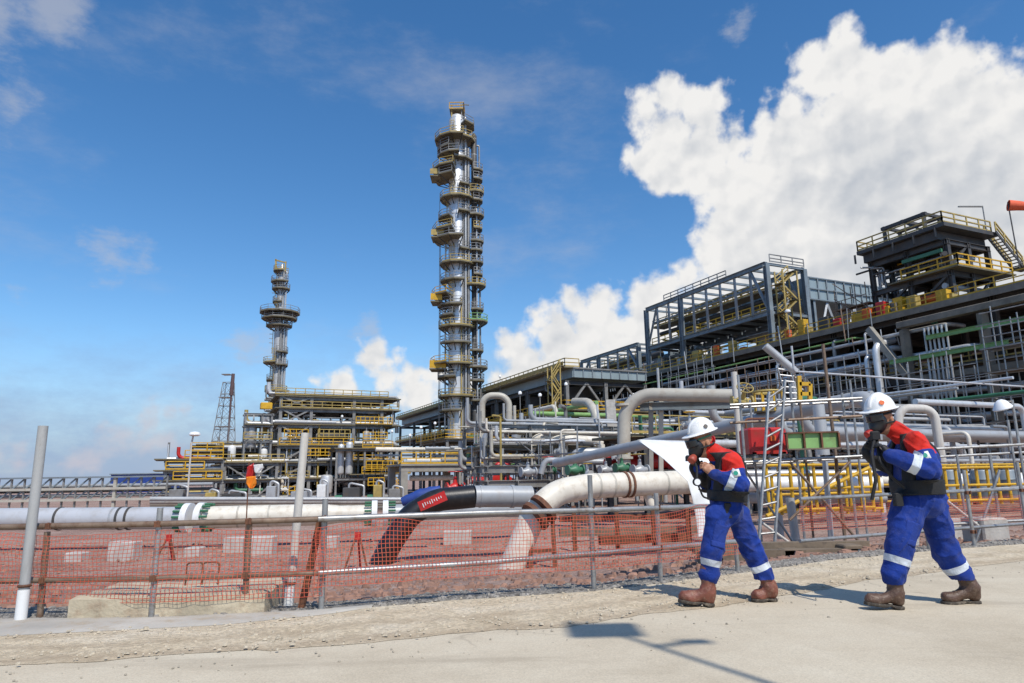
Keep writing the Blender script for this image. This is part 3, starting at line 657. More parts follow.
# trench timbers / pipe supports seen dimly behind the net
for i, (x0, x1, y) in enumerate([(560, 690, 520), (560, 700, 536), (600, 690, 545)]):
    p, q = ground_pt(x0, y+6), ground_pt(x1, y+2); z = .35
    MB().bar(p+UZ*z, q+UZ*z, .22, .3).solo('timber_beam', M['rust'] if i != 1 else M['timber'], 'dark reddish beam lying under the white pipe behind the net', 'beam', 'beams under the white pipe')
for x in (575, 618, 655, 690):
    p = ground_pt(x, 550); MB().bar(p-UZ*.1, p+UZ*1.5, .14).solo('support_post', M['rust'], 'short rusty support post under the white pipe', 'post', 'support posts under the white pipe')
# blue cover
c0, c1 = atY(402, 502, 26), atY(441, 490, 26)
b = MB(); pts = []
for i in range(9):
    q = c0.lerp(c1, i/8); pts.append((q, .16+.1*math.sin(i/8*PI)+nz(i, 0, .9)*.05))
b.tube([p for p, _ in pts], [r_ for _, r_ in pts], 10).solo('blue_cover', M['blue'], 'bunched blue plastic cover lying behind the black elbow', 'cover', None, True)
# white tarpaulin sheet
def tarp():
    t0, t1, t2, t3, t4 = atY(639, 440, 9.2), atY(692, 441, 9.0), atY(722, 475, 9.0), atY(716, 560, 9.1), atY(692, 500, 9.1)
    cs = [atY(x, y, Y) for x, y, Y in [(638, 439.5, 9.6), (664, 440, 10.1), (694, 441, 10.3), (720, 452, 10.0), (722, 490, 9.4), (718, 534, 9.2), (698, 530, 9.0), (693, 500, 8.9), (688, 481, 8.9), (664, 459, 9.2)]]
    b = MB(); n = 14
    # two curves lofted: outer edge and inner edge
    out = [cs[0], cs[1], cs[2], cs[3], cs[4], cs[5]]; inn = [cs[0]+V((0, 0, -.005)), cs[9], cs[8], cs[7], cs[6], cs[6]+UZ*-.1]
    gr = []
    for i in range(26):
        tt = i/25*5
        a, c = polyat(out, tt), polyat(inn, tt)
        for j in range(n+1):
            q = a.lerp(c, j/n); q = q + V((0, 1, 0))*(-.05*math.sin(j/n*PI)*min(1, tt) + .006*math.sin(j*1.1+tt*1.3)+nz(q.x*2, q.z*2, 1)*.03); gr.append(q)
    fs = [[i*(n+1)+j, i*(n+1)+j+1, (i+1)*(n+1)+j+1, (i+1)*(n+1)+j] for i in range(25) for j in range(n)]
    b.add(gr, fs); o = b.solo('tarpaulin', M['tarp'], 'white tarpaulin sheet hanging behind the man with the reddish boots', 'tarpaulin', None, True)
    md = o.modifiers.new('thickness', 'SOLIDIFY'); md.thickness = .006
tarp()
# flag on a thin pole
fb = atZ(247, 560, -1.0); fb = V((atY(247, 520, 15).x, 15, ground_z(-5, 15)))
t = thing('flag', 'red and orange cloth flag with a white tail on a thin pole', 'flag', fb)
MB().tube([fb-UZ*.1, atY(249, 462, 15)], .014, 8).build('pole', M['rust'], t, True)
def cloth(pts_a, pts_b, Y, nm, m, amp):
    b = MB(); n = 10; k = len(pts_a)-1; g = []
    for i in range(13):
        a = polyat([atY(x, y, Y) for x, y in pts_a], i/12*k); c = polyat([atY(x, y, Y) for x, y in pts_b], i/12*k)
        for j in range(n+1): g.append(a.lerp(c, j/n)+V((0, amp*math.sin(j*1.1+i*.5), 0)))
    b.add(g, [[i*(n+1)+j, i*(n+1)+j+1, (i+1)*(n+1)+j+1, (i+1)*(n+1)+j] for i in range(12) for j in range(n)]); o = b.build(nm, m, t, True)
    md = o.modifiers.new('thickness', 'SOLIDIFY'); md.thickness = .008
cloth([(247, 467), (246, 475), (246, 480)], [(254, 463), (255, 472), (254, 479)], 14.97, 'red_cloth', M['red'], .02)
cloth([(246, 477), (246, 483), (250, 489)], [(256, 476), (256, 484), (253, 489)], 14.93, 'orange_cloth', mat('flag orange', (.75, .22, .01), .8), .025)
cloth([(253, 465), (254, 469), (255, 473)], [(263, 464), (263, 468), (259, 474)], 14.9, 'white_cloth', M['white'], .02)
# ------------------------------------------------------------------ plant
def atA(x, y, a):
    v = ray(x, y); return EYE + v*(a/v.dot(DA))
def sA(x, a, y=440): return atA(x, y, a).dot(DS)
def zA(x, y, a): return atA(x, y, a).z
GRD = SITE - .05
def railing(t, pts, m=None, h=1.1, r=.04, st=1.6, kick=True):
    b = MB(); pts = [V(p) for p in pts]; r = r*(1.7 if pts[0].length > 75 else 1.25 if pts[0].length > 58 else 1)
    for a, c in zip(pts, pts[1:]):
        n = max(1, int((c-a).length/st))
        for i in range(n+1):
            q = a.lerp(c, i/n); b.bar(q, q+UZ*h, r*1.6)
        for k in (.5, 1): b.bar(a+UZ*h*k, c+UZ*h*k, r*1.7)
        if kick: b.bar(a+UZ*.09, c+UZ*.09, .02, .16)
    return b.build('handrail_frame', m or M['yellow'], t)
def deckbox(t, a0, a1, s0, s1, z, th=.16, m=None, nm='deck'):
    return MB().box(G((a0+a1)/2, (s0+s1)/2, z-th/2), abs(s1-s0), abs(a1-a0), th, ax=DS, ay=DA).build(nm, m or M['olive'], t)
def frame(name, label, cat, A, S, Zs, z0=GRD, cw=.4, bh=.42, m=None, bm=None, decks=(), rails=(), braces=(), group=None, skipbeam=(), tops=None):
    m = m or M['steel']; bm = bm or m
    t = thing(name, label, cat, G(A[0], S[0], z0), group)
    zt = Zs[-1]
    for i, a in enumerate(A):
        for j, s in enumerate(S):
            top = tops(i, j) if tops else zt
            if top is not None: MB().ibeam(G(a, s, z0), G(a, s, top), cw, cw, ux=DA).build('column', m, t)
    for k, z in enumerate(Zs):
        if k in skipbeam: continue
        for i, a in enumerate(A): MB().ibeam(G(a, S[0]-.3, z-bh/2), G(a, S[-1]+.3, z-bh/2), bh*.7, bh).build('cross_beam', bm, t)
        for j, s in enumerate(S): MB().ibeam(G(A[0]-.3, s, z-bh/2-.012), G(A[-1]+.3, s, z-bh/2-.012), bh*.66, bh*.93).build('long_beam', bm, t)
    for (p, q) in braces: MB().bar(G(*p), G(*q), cw*.55).build('brace', m, t)
    for (a0, a1, s0, s1, z) in decks: deckbox(t, a0, a1, s0, s1, z+.17)
    for pts, mm in rails: railing(t, [G(*p) for p in pts], mm)
    return t
R2 = random.Random(11)
PM = ['greypipe', 'alu', 'alud', 'beige', 'steel', 'greypipe', 'alud', 'cream']
def clutter_pipes(n, a0, a1, s0, s1, zs, rr, label, group, seed, mats=PM, axis='s', drop=.35):
    r = random.Random(seed)
    for _ in range(n):
        rad = r.choice(rr); z = r.choice(zs)+rad+r.uniform(0, .25); m = M[r.choice(mats)]
        if axis == 's' or (axis == 'x' and r.random() < .6):
            a = r.uniform(a0, a1); p, q = sorted((r.uniform(s0, s1), r.uniform(s0, s1)))
            if q-p < (s1-s0)*.3: p, q = s0, s1
            P = [G(a, p, z), G(a, q, z)]
            if r.random() < drop: P.append(G(a, q, z-r.uniform(1.5, 3)))
            if r.random() < drop: P.insert(0, G(a, p, z+r.uniform(1, 2.4)))
        else:
            s = r.uniform(s0, s1); p, q = sorted((r.uniform(a0, a1), r.uniform(a0, a1)))
            if q-p < (a1-a0)*.3: p, q = a0, a1
            P = [G(p, s, z), G(q, s, z)]
            if r.random() < drop: P.insert(0, G(p, s, z-r.uniform(1.5, 3)))
        MB().tube(bend(P, rad*3, 5), rad, 10).solo('pipe', m, label, 'pipe', group, True)
def risers(n, a0, a1, s0, s1, z0, z1, rr, label, group, seed, mats=PM):
    r = random.Random(seed)
    for _ in range(n):
        a, s, rad = r.uniform(a0, a1), r.uniform(s0, s1), r.choice(rr); zt = r.uniform(z0+(z1-z0)*.5, z1)
        P = [G(a, s, z0+r.uniform(0, (z1-z0)*.3)), G(a, s, zt), G(a+r.uniform(-1, 1), s+r.choice((-1, 1))*r.uniform(.8, 2), zt)]
        MB().tube(bend(P, rad*2.5, 5), rad, 10).solo('pipe', M[r.choice(mats)], label, 'pipe', group, True)
def vdrum(P, r, h, m, label, group=None, legs=True, nm='vertical_vessel'):
    t = thing(nm, label, 'vessel', P, group)
    MB().lathe([(0, .5), (r*.6, .52), (r*.92, .68), (r, .9), (r, h-.5), (r*.92, h-.22), (r*.6, h-.04), (0, h)], P, UZ, 22).build('shell', m, t, True)
    for k in range(4):
        c = P+V((math.cos(k*PI/2+.4), math.sin(k*PI/2+.4), 0))*r*.85; MB().bar(c, c+UZ*1.1, .14).build('leg', M['steel'], t)
    MB().tube([P+UZ*(h-.05), P+UZ*(h+.5)], r*.16, 8).build('nozzle', M['steel'], t, True)
    return t
def hdrum(P, ax, r, ln, m, label, group=None):
    ax = V(ax).normalized(); t = thing('horizontal_vessel', label, 'vessel', P, group); c = P+UZ*(r+.5)
    MB().lathe([(0, -ln/2-r*.5), (r*.6, -ln/2-r*.4), (r*.9, -ln/2-r*.18), (r, -ln/2), (r, ln/2), (r*.9, ln/2+r*.18), (r*.6, ln/2+r*.4), (0, ln/2+r*.5)], c, ax, 24).build('shell', m, t, True)
    for k in (-.33, .33): MB().box(c+ax*ln*k-UZ*(r*.5+.25), .25, r*1.5, r+.5, ax=ax).build('saddle', M['concrete'], t)
    MB().tube([c+UZ*r*.9, c+UZ*(r+.45)], r*.2, 10).build('nozzle', M['steel'], t, True)
    return t
def valve(P, ax, r, label, m, wm, group=None, wheel=1.0, up_=UZ):
    ax = V(ax).normalized(); t = thing('gate_valve', label, 'valve', P, group); L_ = r*5
    MB().lathe([(r*.9, -L_/2), (r*.9, -L_*.3), (r*1.5, -L_*.12), (r*1.5, L_*.12), (r*.9, L_*.3), (r*.9, L_/2)], P, ax, 14).build('body', m, t, True)
    for k in (-.5, .5): MB().disc(P+ax*L_*k, ax, r*1.6, r*.4, 16).build('flange', m, t, True)
    MB().tube([P, P+up_*r*3.2], [r*.8, r*.45], 10).build('bonnet', m, t, True)
    c = P+up_*r*4.6; MB().tube([P+up_*r*3, c+up_*r*.5], r*.16, 6).build('stem', M['steel'], t, True)
    b = MB().ring(c, up_, r*2*wheel, r*.16, 20, 6); x = V(up_).orthogonal().normalized(); y = V(up_).cross(x)
    for k in range(3):
        e = (x*math.cos(k*PI/3)+y*math.sin(k*PI/3))*r*2*wheel; b.tube([c-e, c+e], r*.1, 6)
    b.build('handwheel_rim', wm, t, True)
    return t
LAMP0 = None
def lamp(P, h, label='small white globe lamp on a thin pole of the plant', group='white lamps on thin poles', r=.22):
    t = thing('lamp_post', label, 'lamp post', P, group)
    MB().tube([P, P+UZ*h], .05, 6).build('pole', M['steel'], t, True)
    MB().lathe([(r*.5, 0), (r, .1), (r*.95, .3), (r*.5, .42), (0, .45)], P+UZ*h, UZ, 12).build('lamp_head', M['lamp'], t, True)
    return t

# ---- the long pipe rack on the right
RA = [28 + 8.6*i for i in range(15)]; RS = [64.6, 74, 84]
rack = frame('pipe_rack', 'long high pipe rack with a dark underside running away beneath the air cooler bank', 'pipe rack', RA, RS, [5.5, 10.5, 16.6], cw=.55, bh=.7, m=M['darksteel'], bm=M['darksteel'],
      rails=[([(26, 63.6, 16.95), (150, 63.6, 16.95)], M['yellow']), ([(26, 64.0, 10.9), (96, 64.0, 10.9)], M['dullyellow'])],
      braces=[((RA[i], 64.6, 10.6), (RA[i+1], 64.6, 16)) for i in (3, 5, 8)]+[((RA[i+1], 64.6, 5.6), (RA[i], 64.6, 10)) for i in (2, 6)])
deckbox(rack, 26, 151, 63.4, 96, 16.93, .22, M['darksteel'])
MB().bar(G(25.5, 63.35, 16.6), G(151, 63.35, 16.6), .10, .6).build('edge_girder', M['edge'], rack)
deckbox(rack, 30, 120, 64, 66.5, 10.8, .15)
MB().box(G(88, 95, 7.5), .3, 126, 18, ax=DS, ay=DA).solo('dark_backing', M['darksteel'], 'dark backing wall added far inside beneath the right pipe rack to hide the sky', 'wall')  # unseen dark backing, added so no sky shows beneath the deck
clutter_pipes(16, 30, 118, 65, 72, [5.6, 10.6, 13.2], [.16, .22, .3, .4], 'grey pipe running lengthwise inside the right pipe rack', 'pipes lengthwise in the right pipe rack', 5, axis='a')
clutter_pipes(16, 34, 110, 64.5, 92, [5.6, 10.6, 13.5], [.12, .2, .28], 'pipe crossing beneath the deck of the right pipe rack', 'pipes crossing the right pipe rack', 6)
risers(16, 40, 96, 65, 73, -1.4, 15, [.14, .2, .3], 'vertical riser pipe beneath the deck of the right pipe rack', 'riser pipes in the right pipe rack', 8)
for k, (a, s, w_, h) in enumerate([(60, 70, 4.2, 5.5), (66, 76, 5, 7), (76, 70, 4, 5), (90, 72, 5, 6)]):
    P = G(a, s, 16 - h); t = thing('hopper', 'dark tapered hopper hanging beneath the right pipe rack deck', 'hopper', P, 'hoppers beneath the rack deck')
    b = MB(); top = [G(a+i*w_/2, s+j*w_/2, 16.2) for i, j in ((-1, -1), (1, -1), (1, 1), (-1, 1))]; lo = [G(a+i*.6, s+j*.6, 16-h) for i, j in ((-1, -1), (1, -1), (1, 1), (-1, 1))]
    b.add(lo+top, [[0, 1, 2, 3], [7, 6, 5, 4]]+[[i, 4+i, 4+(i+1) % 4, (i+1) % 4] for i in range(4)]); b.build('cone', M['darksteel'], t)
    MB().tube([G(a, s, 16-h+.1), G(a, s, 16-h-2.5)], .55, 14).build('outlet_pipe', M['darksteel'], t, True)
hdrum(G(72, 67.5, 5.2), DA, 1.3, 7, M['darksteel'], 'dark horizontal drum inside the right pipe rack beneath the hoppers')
# walkway furniture along the deck edge
for k, (a, m, hh, lab) in enumerate([(47.5, 'red', 1.5, 'red hose cabinet'), (49.2, 'orange', 1.2, 'orange box'), (58, 'yellow', 1.9, 'yellow panel'), (70, 'dullyellow', 1.6, 'weathered yellow box'), (44, 'dullyellow', 1.3, 'dull yellow crate'), (86, 'steel', 1.8, 'grey junction cabinet'), (53, 'red', .9, 'low red pump')]):
    P = G(a, 64.6, 16.97); t = thing('deck_cabinet', lab+' standing on the deck edge of the right pipe rack', 'cabinet', P)
    MB().box(P+UZ*(hh/2+.15), .8, 1.0, hh, ax=DS, bev=.04).build('body', M[m], t); MB().box(P+UZ*.08-DS*0, .6, .8, .16, ax=DS).build('plinth', M['darksteel'], t)
    MB().box(P+UZ*(hh*.55)-DS*.415, .03, .75, hh*.7, ax=DS).build('door', M[m], t)
# crates, trays and tubes along the edge of the deck
re_ = random.Random(404)
for k in range(34):
    a = re_.uniform(40, 118); hh = re_.uniform(.5, 1.7); w_ = re_.uniform(.5, 1.6); P = G(a, 64.3+re_.uniform(0, 1.6), 16.97); m = M[re_.choice(['dullyellow', 'yellow', 'steel', 'edge', 'darksteel', 'orange', 'alud', 'dullyellow'])]
    t = thing('equipment_box', 'small weathered box among the gear along the rack deck edge', 'equipment box', P, 'boxes along the rack deck edge')
    MB().box(P+UZ*(hh/2+.08), w_*.7, w_, hh, ax=DS, bev=.03).build('body', m, t); MB().box(P+UZ*.05, w_*.6, w_*.85, .1, ax=DS).build('skid', M['darksteel'], t)
for k in range(40):
    a = re_.uniform(36, 118); z0_ = re_.uniform(9, 15.5); s_ = re_.uniform(62.6, 63.3); ln = re_.uniform(1.5, 6)
    MB().tube([G(a, s_, z0_), G(a+re_.uniform(-.4, .4), s_, min(z0_+ln, 18.6))], re_.choice([.05, .06, .08]), 6).solo('hanger_tube', M[re_.choice(['scaf', 'scafbrown', 'alud', 'scaf'])], 'thin vertical scaffold tube hung along the rack deck edge', 'tube', 'scaffold tubes hung along the rack edge', True)
for k, (a0, a1_, z, m, rr_) in enumerate([(40, 84, 14.6, 'alud', .2), (46, 100, 13.4, 'pipelight', .28), (38, 72, 12.2, 'alu', .22), (52, 110, 11.9, 'greypipe', .3), (34, 60, 8.2, 'alud', .25), (44, 96, 7.2, 'pipelight', .34), (36, 88, 5.9, 'alu', .26), (50, 90, 15.2, 'green', .1), (58, 104, 9.2, 'green', .1), (34, 58, 4.2, 'pipelight', .3), (32, 52, 2.9, 'alud', .25)]):
    MB().tube(bend([G(a0, 65.5, z), G(a0, 63.2, z), G(a1_, 63.2, z), G(a1_, 65.5, z-.8)], rr_*3, 6), rr_, 12).solo('pipe', M[m], ['upper dull silver', 'pale grey', 'bright silver', 'fat grey', 'low dull silver', 'fat pale grey', 'low bright silver', 'thin pale green upper', 'thin pale green lower', 'near pale grey', 'lowest dull silver'][k]+' pipe strapped along the outer face of the right rack', 'pipe', None, True)
risers(26, 36, 92, 62.4, 63.2, -1.4, 15.5, [.08, .12, .2, .28], 'silver riser pipe on the outer face of the right rack', 'riser pipes on the right rack face', 88, ['alu', 'alud', 'pipelight', 'steel'])
clutter_pipes(30, 63, 88, 65, 70, [17.2, 19, 21.6, 23, 24.6], [.08, .14, .22, .3], 'pipe inside the open truss of the air cooler bank', 'pipes in the air cooler truss', 89, ['dullyellow', 'alud', 'steel', 'yellow', 'darksteel', 'bluesteel'], axis='x')
# scaffold-like hangers below the edge
# ---- air cooler truss and bank on the rack
def cooler(a0, a1, s0, s1, zb, zt, zdeck, label, nb, big=True):
    t = thing('air_cooler_bank', label, 'air cooler', G(a0, s0, zdeck))
    m = M['bluesteel']
    for s in (s0, s0+6.5):
        for z in (zb, zt): MB().ibeam(G(a0, s, z), G(a1, s, z), .5, .6).build('chord', m, t)
        for i in range(nb+1):
            a = a0+(a1-a0)*i/nb; big_ = i in (0, nb, nb*2//3) or not big
            MB().ibeam(G(a, s, zb if not big_ else zdeck), G(a, s, zt), .6 if big_ else .26, .6 if big_ else .26, ux=DA).build('vertical', m if big_ or s > s0 else M['alud'], t)
        MB().bar(G(a0, s, zb), G(a0+(a1-a0)/nb, s, zt), .3).build('brace', m, t)
        MB().bar(G(a1, s, zb), G(a1-(a1-a0)/nb, s, zt), .3).build('brace', m, t)
    for i in range(nb+1):
        a = a0+(a1-a0)*i/nb; MB().bar(G(a, s0, zt+.02), G(a, s0+6.5, zt+.02), .3).build('top_beam', m, t); MB().bar(G(a, s0, zb+.02), G(a, s0+6.5, zb+.02), .35).build('bottom_beam', m, t)
    deckbox(t, a0, a1, s0+.6, s0+5.8, zb+.45, .16, M['darksteel']); deckbox(t, a0+.5, a1-.5, s0+.8, s0+3, (zb+zt)/2+.2, .14, M['olive'])
    railing(t, [G(a0+.5, s0+.8, (zb+zt)/2+.2), G(a1-.5, s0+.8, (zb+zt)/2+.2)], M['dullyellow']); railing(t, [G(a0+.5, s0+.5, zb+.45), G(a1-.5, s0+.5, zb+.45)], M['yellow'])
    for k in range(2):
        MB().tube([G(a0+1, s0+4.2+k*1.2, zb+1.4+k*1.8), G(a1-1, s0+4.2+k*1.2, zb+1.4+k*1.8)], .55, 14).build('header_pipe', M['darksteel'] if k else M['alud'], t, True)
    # plenum: the bank proper
    zc0, zc1 = zb+2.4, zt-.9
    MB().box(G((a0+a1)/2, (s0+7+s1)/2, (zc0+zc1)/2), s1-s0-7, a1-a0-.2, zc1-zc0, ax=DS, ay=DA).build('plenum', M['paleplate'], t)
    for i in range(14):
        s = s0+7.2+(s1-s0-7.6)*i/13; MB().bar(G(a0-.02, s, zc0), G(a0-.02, s, zc1), .14, .12).build('panel_rib', M['bluesteel'], t)
    for z in (zc0+.1, zc1-.05, (zc0+zc1)/2): MB().bar(G(a0-.05, s0+7, z), G(a0-.05, s1, z), .12, .14).build('edge_rail', m, t)
    for i in range(5):
        s = s0+8+(s1-s0-9)*i/4; 
        for a in (a0+.3, a1-.3):
            MB().ibeam(G(a, s, zdeck), G(a, s, zc0), .4, .4, ux=DA).build('leg', m, t)
        if i < 4:
            sm = s+(s1-s0-9)/8
            MB().bar(G(a0+.3, s+.2, zdeck+.2), G(a0+.3, sm, zc0-.1), .28).build('brace', M['alud'], t); MB().bar(G(a0+.3, sm, zc0-.1), G(a0+.3, s+(s1-s0-9)/4-.2, zdeck+.2), .28).build('brace', M['alud'], t)
    return t
cool = cooler(62.5, 88.5, 64.2, 93, 20.9, 27.3, 16.95, 'large open steel truss of the air cooler bank standing on the right pipe rack', 9)
railing(cool, [G(62.2, 64.6, 27.55), G(62.2, 70.5, 27.55)], M['steel'], 1.0); railing(cool, [G(70, 64.4, 27.6), G(84, 64.4, 27.6)], M['steel'], 1.0)
# yellow ladder cage on the near end of the truss
def stairtower(P, ax, ay, w_, dp, h, nfl, label, m, name='stair_tower'):
    t = thing(name, label, 'stair tower', P); ax, ay = V(ax), V(ay)
    for i in (0, 1):
        for j in (0, 1): MB().bar(P+ax*w_*i+ay*dp*j, P+ax*w_*i+ay*dp*j+UZ*h, .16).build('post', m, t)
    for k in range(nfl):
        z0, z1 = h*k/nfl, h*(k+1)/nfl; lo, hi = (0, w_) if k % 2 == 0 else (w_, 0)
        b = MB()
        for j in (.15, .85):
            b.bar(P+ax*lo+ay*dp*j+UZ*z0, P+ax*hi+ay*dp*j+UZ*z1, .07, .2)
        for q in range(8):
            c = P+ax*(lo+(hi-lo)*(q+.5)/8)+ay*dp/2+UZ*(z0+(z1-z0)*(q+.5)/8); b.box(c, .24, dp*.7, .04, ax=ax, ay=ay)
        b.build('flight_frame', m, t)
        railing(t, [P+ax*lo-ay*.02+UZ*(z0+.1), P+ax*hi-ay*.02+UZ*(z1+.1)], m, 1.0, .035, 1.2, False)
        b = MB(); b.box(P+ax*hi+ay*dp/2+UZ*z1, .9, dp, .08, ax=ax, ay=ay); b.build('landing', M['olive'], t)
    return t
stairtower(G(62.0, 65.0, 17), DS, -DA, 2.4, 1.3, 9.2, 5, 'yellow stair tower against the near end of the air cooler truss', M['dullyellow'])
# second smaller bank further along
t = cooler(93, 112, 65.5, 84, 18.3, 22.6, 16.95, 'smaller dark air cooler truss farther along behind the large truss', 6)

# ---- shed-like cooler module in front (left of the rack)
mod = frame('pipe_rack', 'pipe rack with a flat roofed air cooler behind the tall column', 'pipe rack', [80, 92, 104, 116, 128, 140, 152, 164], [44.4, 50.5, 57], [5., 9.6, 13.8], cw=.5, bh=.55, m=M['steel'], bm=M['darksteel'],
      rails=[([(79.2, 57.5, 9.95), (79.2, 43.6, 9.95), (165, 43.6, 9.95)], M['yellow']), ([(79.2, 43.8, 15.6), (165, 43.8, 15.6)], M['dullyellow']), ([(79.2, 43.8, 15.6), (79.2, 46, 15.6)], M['dullyellow'])],
      braces=[((80, 44.4, 9.8), (80, 47.5, 13.6)), ((80, 47.5, 13.6), (80, 50.5, 9.8)), ((80, 50.5, 9.8), (80, 53.7, 13.6)), ((80, 53.7, 13.6), (80, 57, 9.8)), ((80, 44.4, 9.8), (86, 44.4, 13.4)), ((98, 44.4, 13.4), (104, 44.4, 9.8))])
deckbox(mod, 79, 165, 43.5, 58, 9.93, .2, M['olive']); deckbox(mod, 79.3, 165, 45.0, 57, 15.5, 1.3, M['paleplate'], 'plenum'); deckbox(mod, 79.1, 165, 43.6, 45.2, 15.58, .16, M['olive'])
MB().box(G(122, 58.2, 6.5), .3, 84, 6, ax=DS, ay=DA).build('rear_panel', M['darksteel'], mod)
MB().bar(G(79, 43.45, 15.95), G(165, 43.45, 15.95), .06, .55).build('kick_panel', M['dullyellow'], mod); MB().bar(G(79, 43.4, 10.15), G(165, 43.4, 10.15), .06, .3).build('kick_panel', M['yellow'], mod)
for i in range(9): MB().bar(G(79.22, 45.2+i*1.45, 14.2), G(79.22, 45.2+i*1.45, 15.5), .12, .12).build('panel_rib', M['bluesteel'], mod)
MB().bar(G(79.15, 45, 15.45), G(79.15, 57, 15.45), .14, .2).build('edge_rail', M['steel'], mod)
for i, (a, s) in enumerate([(86, 49), (98, 50), (110, 49), (122, 50)]):
    t = thing('fan_hood', 'dark round fan hood hung under the flat roofed air cooler', 'fan', G(a, s, 11.6), 'fan hoods under the flat roofed cooler')
    MB().lathe([(2.6, 0), (2.9, .3), (2.9, 1.9)], G(a, s, 11.6), UZ, 20).build('hood', M['darksteel'], t, True); MB().tube([G(a, s, 10.1), G(a, s, 11.7)], .3, 10).build('motor', M['steel'], t, True)
stairtower(G(79.6, 42.0, 9.9), DS, DA, 1.3, 1.2, 5.6, 3, 'narrow yellow stair tower at the near corner of the flat roofed cooler', M['dullyellow'])
clutter_pipes(10, 82, 150, 45, 58, [5.1, 9.9], [.2, .3, .4], 'pipe running lengthwise inside the rack behind the tall column', 'pipes lengthwise behind the column', 15, axis='a')
risers(10, 80, 110, 43, 50, -1.4, 9, [.2, .3, .45], 'beige or grey riser pipe below the flat roofed air cooler', 'riser pipes below the flat roofed cooler', 17, ['beige', 'greypipe', 'alud', 'beige'])

# ---- upper structure at the right
ut = frame('platform_tower', 'tall open platform tower with a broad dark roof deck at the right end', 'process structure', [40.8, 45, 49.2], [66, 69.2, 72.4], [20.4, 23.6], z0=16.95, cw=.45, bh=.55, m=M['darksteel'],
      rails=[([(40.2, 64.9, 25.05), (49.8, 64.9, 25.05)], M['dullyellow']), ([(40.2, 64.9, 25.05), (40.2, 72.6, 25.05)], M['dullyellow']), ([(49.8, 64.9, 25.05), (49.8, 73, 25.05)], M['dullyellow']),
             ([(39.6, 65.4, 20.6), (45.5, 65.4, 20.6)], M['yellow']), ([(39.6, 65.4, 20.6), (39.6, 74, 20.6)], M['yellow'])],
      braces=[((49.2, 66, 17.2), (45, 66, 20.2)), ((40.8, 66, 20.6), (40.8, 69.2, 23.4)), ((45, 66, 17.2), (40.8, 66, 20.2)), ((49.2, 69.2, 20.4), (49.2, 66, 23.3)), ((40.8, 69.2, 17.2), (40.8, 72.4, 20.2))])
deckbox(ut, 40.0, 49.9, 64.8, 73.2, 25.0, .4, M['darksteel'], 'roof_deck'); deckbox(ut, 41.2, 49.6, 65.4, 73, 24.55, .9, M['darksteel'], 'roof_girder')
deckbox(ut, 39.5, 47, 65.2, 74.4, 20.55, .15)
for p in range(5): MB().bar(G(41+p*2.3, 64.85, 23.7), G(41+p*2.3, 64.85, 24.7), .16).build('stiffener', M['darksteel'], ut)
r_ = random.Random(77)
for k in range(26):
    p_ = G(r_.uniform(41, 50), r_.uniform(65.5, 72), r_.choice([17.3, 18.6, 20.7, 22.2, 23.3])); q_ = p_ + r_.choice([DA, DS, UZ, DS])*r_.uniform(1.5, 4)
    if q_.z < 24: MB().tube([p_, q_], r_.choice([.06, .08, .12]), 8).solo('pipe', M[r_.choice(['darksteel', 'steel', 'alud', 'bluesteel', 'dullyellow', 'yellow'])], 'thin pipe or tube in the tangle inside the platform tower', 'pipe', 'tangled thin pipes in the platform tower')
g_ = MB(); t = thing('gantry_frame', 'small dark gantry frame on top of the platform tower roof', 'gantry', G(42, 67, 25.05))
for a in (43, 47.5):
    for s in (66.5, 69): MB().bar(G(a, s, 25.05), G(a, s, 27.1), .3).build('post', M['darksteel'], t)
for s in (66.5, 69): MB().bar(G(42.7, s, 27.1), G(47.8, s, 27.1), .34).build('beam', M['darksteel'], t)
for a in (43, 45.3, 47.5): MB().bar(G(a, 66.3, 27.15), G(a, 69.2, 27.15), .28).build('beam', M['darksteel'], t)
MB().bar(G(43, 66.5, 25.2), G(45.2, 66.5, 27), .2).build('brace', M['darksteel'], t)
t = thing('stairway', 'steep steel stairway with yellow rails descending from the platform tower roof', 'stairway', G(36, 66, 20))
b = MB(); SA, SB = G(40.3, 72.6, 25.0), G(40.1, 76.0, 21.6)
for o_ in (-.5, .5): b.bar(SA-DA*o_, SB-DA*o_, .08, .3)
b.build('stringer_frame', M['darksteel'], t)
for i in range(12):
    c = SA.lerp(SB, (i+.5)/12); MB().box(c, .3, .96, .05, ax=DS, ay=DA).build('tread', M['steel'], t)
railing(t, [SA-DA*.55, SB-DA*.55], M['dullyellow'], 1.0, .04, 1.3, False); railing(t, [SA+DA*.55, SB+DA*.55], M['dullyellow'], 1.0, .04, 1.3, False)
MB().box(SB+DS*.9, 2.0, 1.6, .14, ax=DS, ay=DA).build('landing', M['olive'], t); railing(t, [SB-DA*.7+DS*.2, SB-DA*.7+DS*1.9, SB+DA*.7+DS*1.9], M['dullyellow'], 1.1)
clutter_pipes(14, 41, 49.8, 66, 72, [17.3, 18.6, 20.8, 22], [.1, .16, .22, .3], 'dark pipe threaded through the platform tower at the right', 'pipes in the platform tower', 25, ['darksteel', 'steel', 'dgreen', 'bluesteel', 'alud'], axis='x')
risers(12, 41, 49.5, 66, 72, 17, 23.4, [.1, .16, .25], 'vertical pipe inside the platform tower at the right', 'vertical pipes in the platform tower', 26, ['darksteel', 'steel', 'alud', 'bluesteel'])
vdrum(G(43, 68, 17), .9, 4.6, M['darksteel'], 'dark vertical vessel inside the platform tower'); vdrum(G(46, 71, 17), .7, 5.4, M['alud'], 'dull silver vertical vessel inside the platform tower')
MB().box(G(43, 65.3, 22.4), .25, 4.2, .35, ax=DS, ay=DA).solo('green_beam', M['dgreen'], 'short dark green beam across the platform tower below its roof', 'beam')
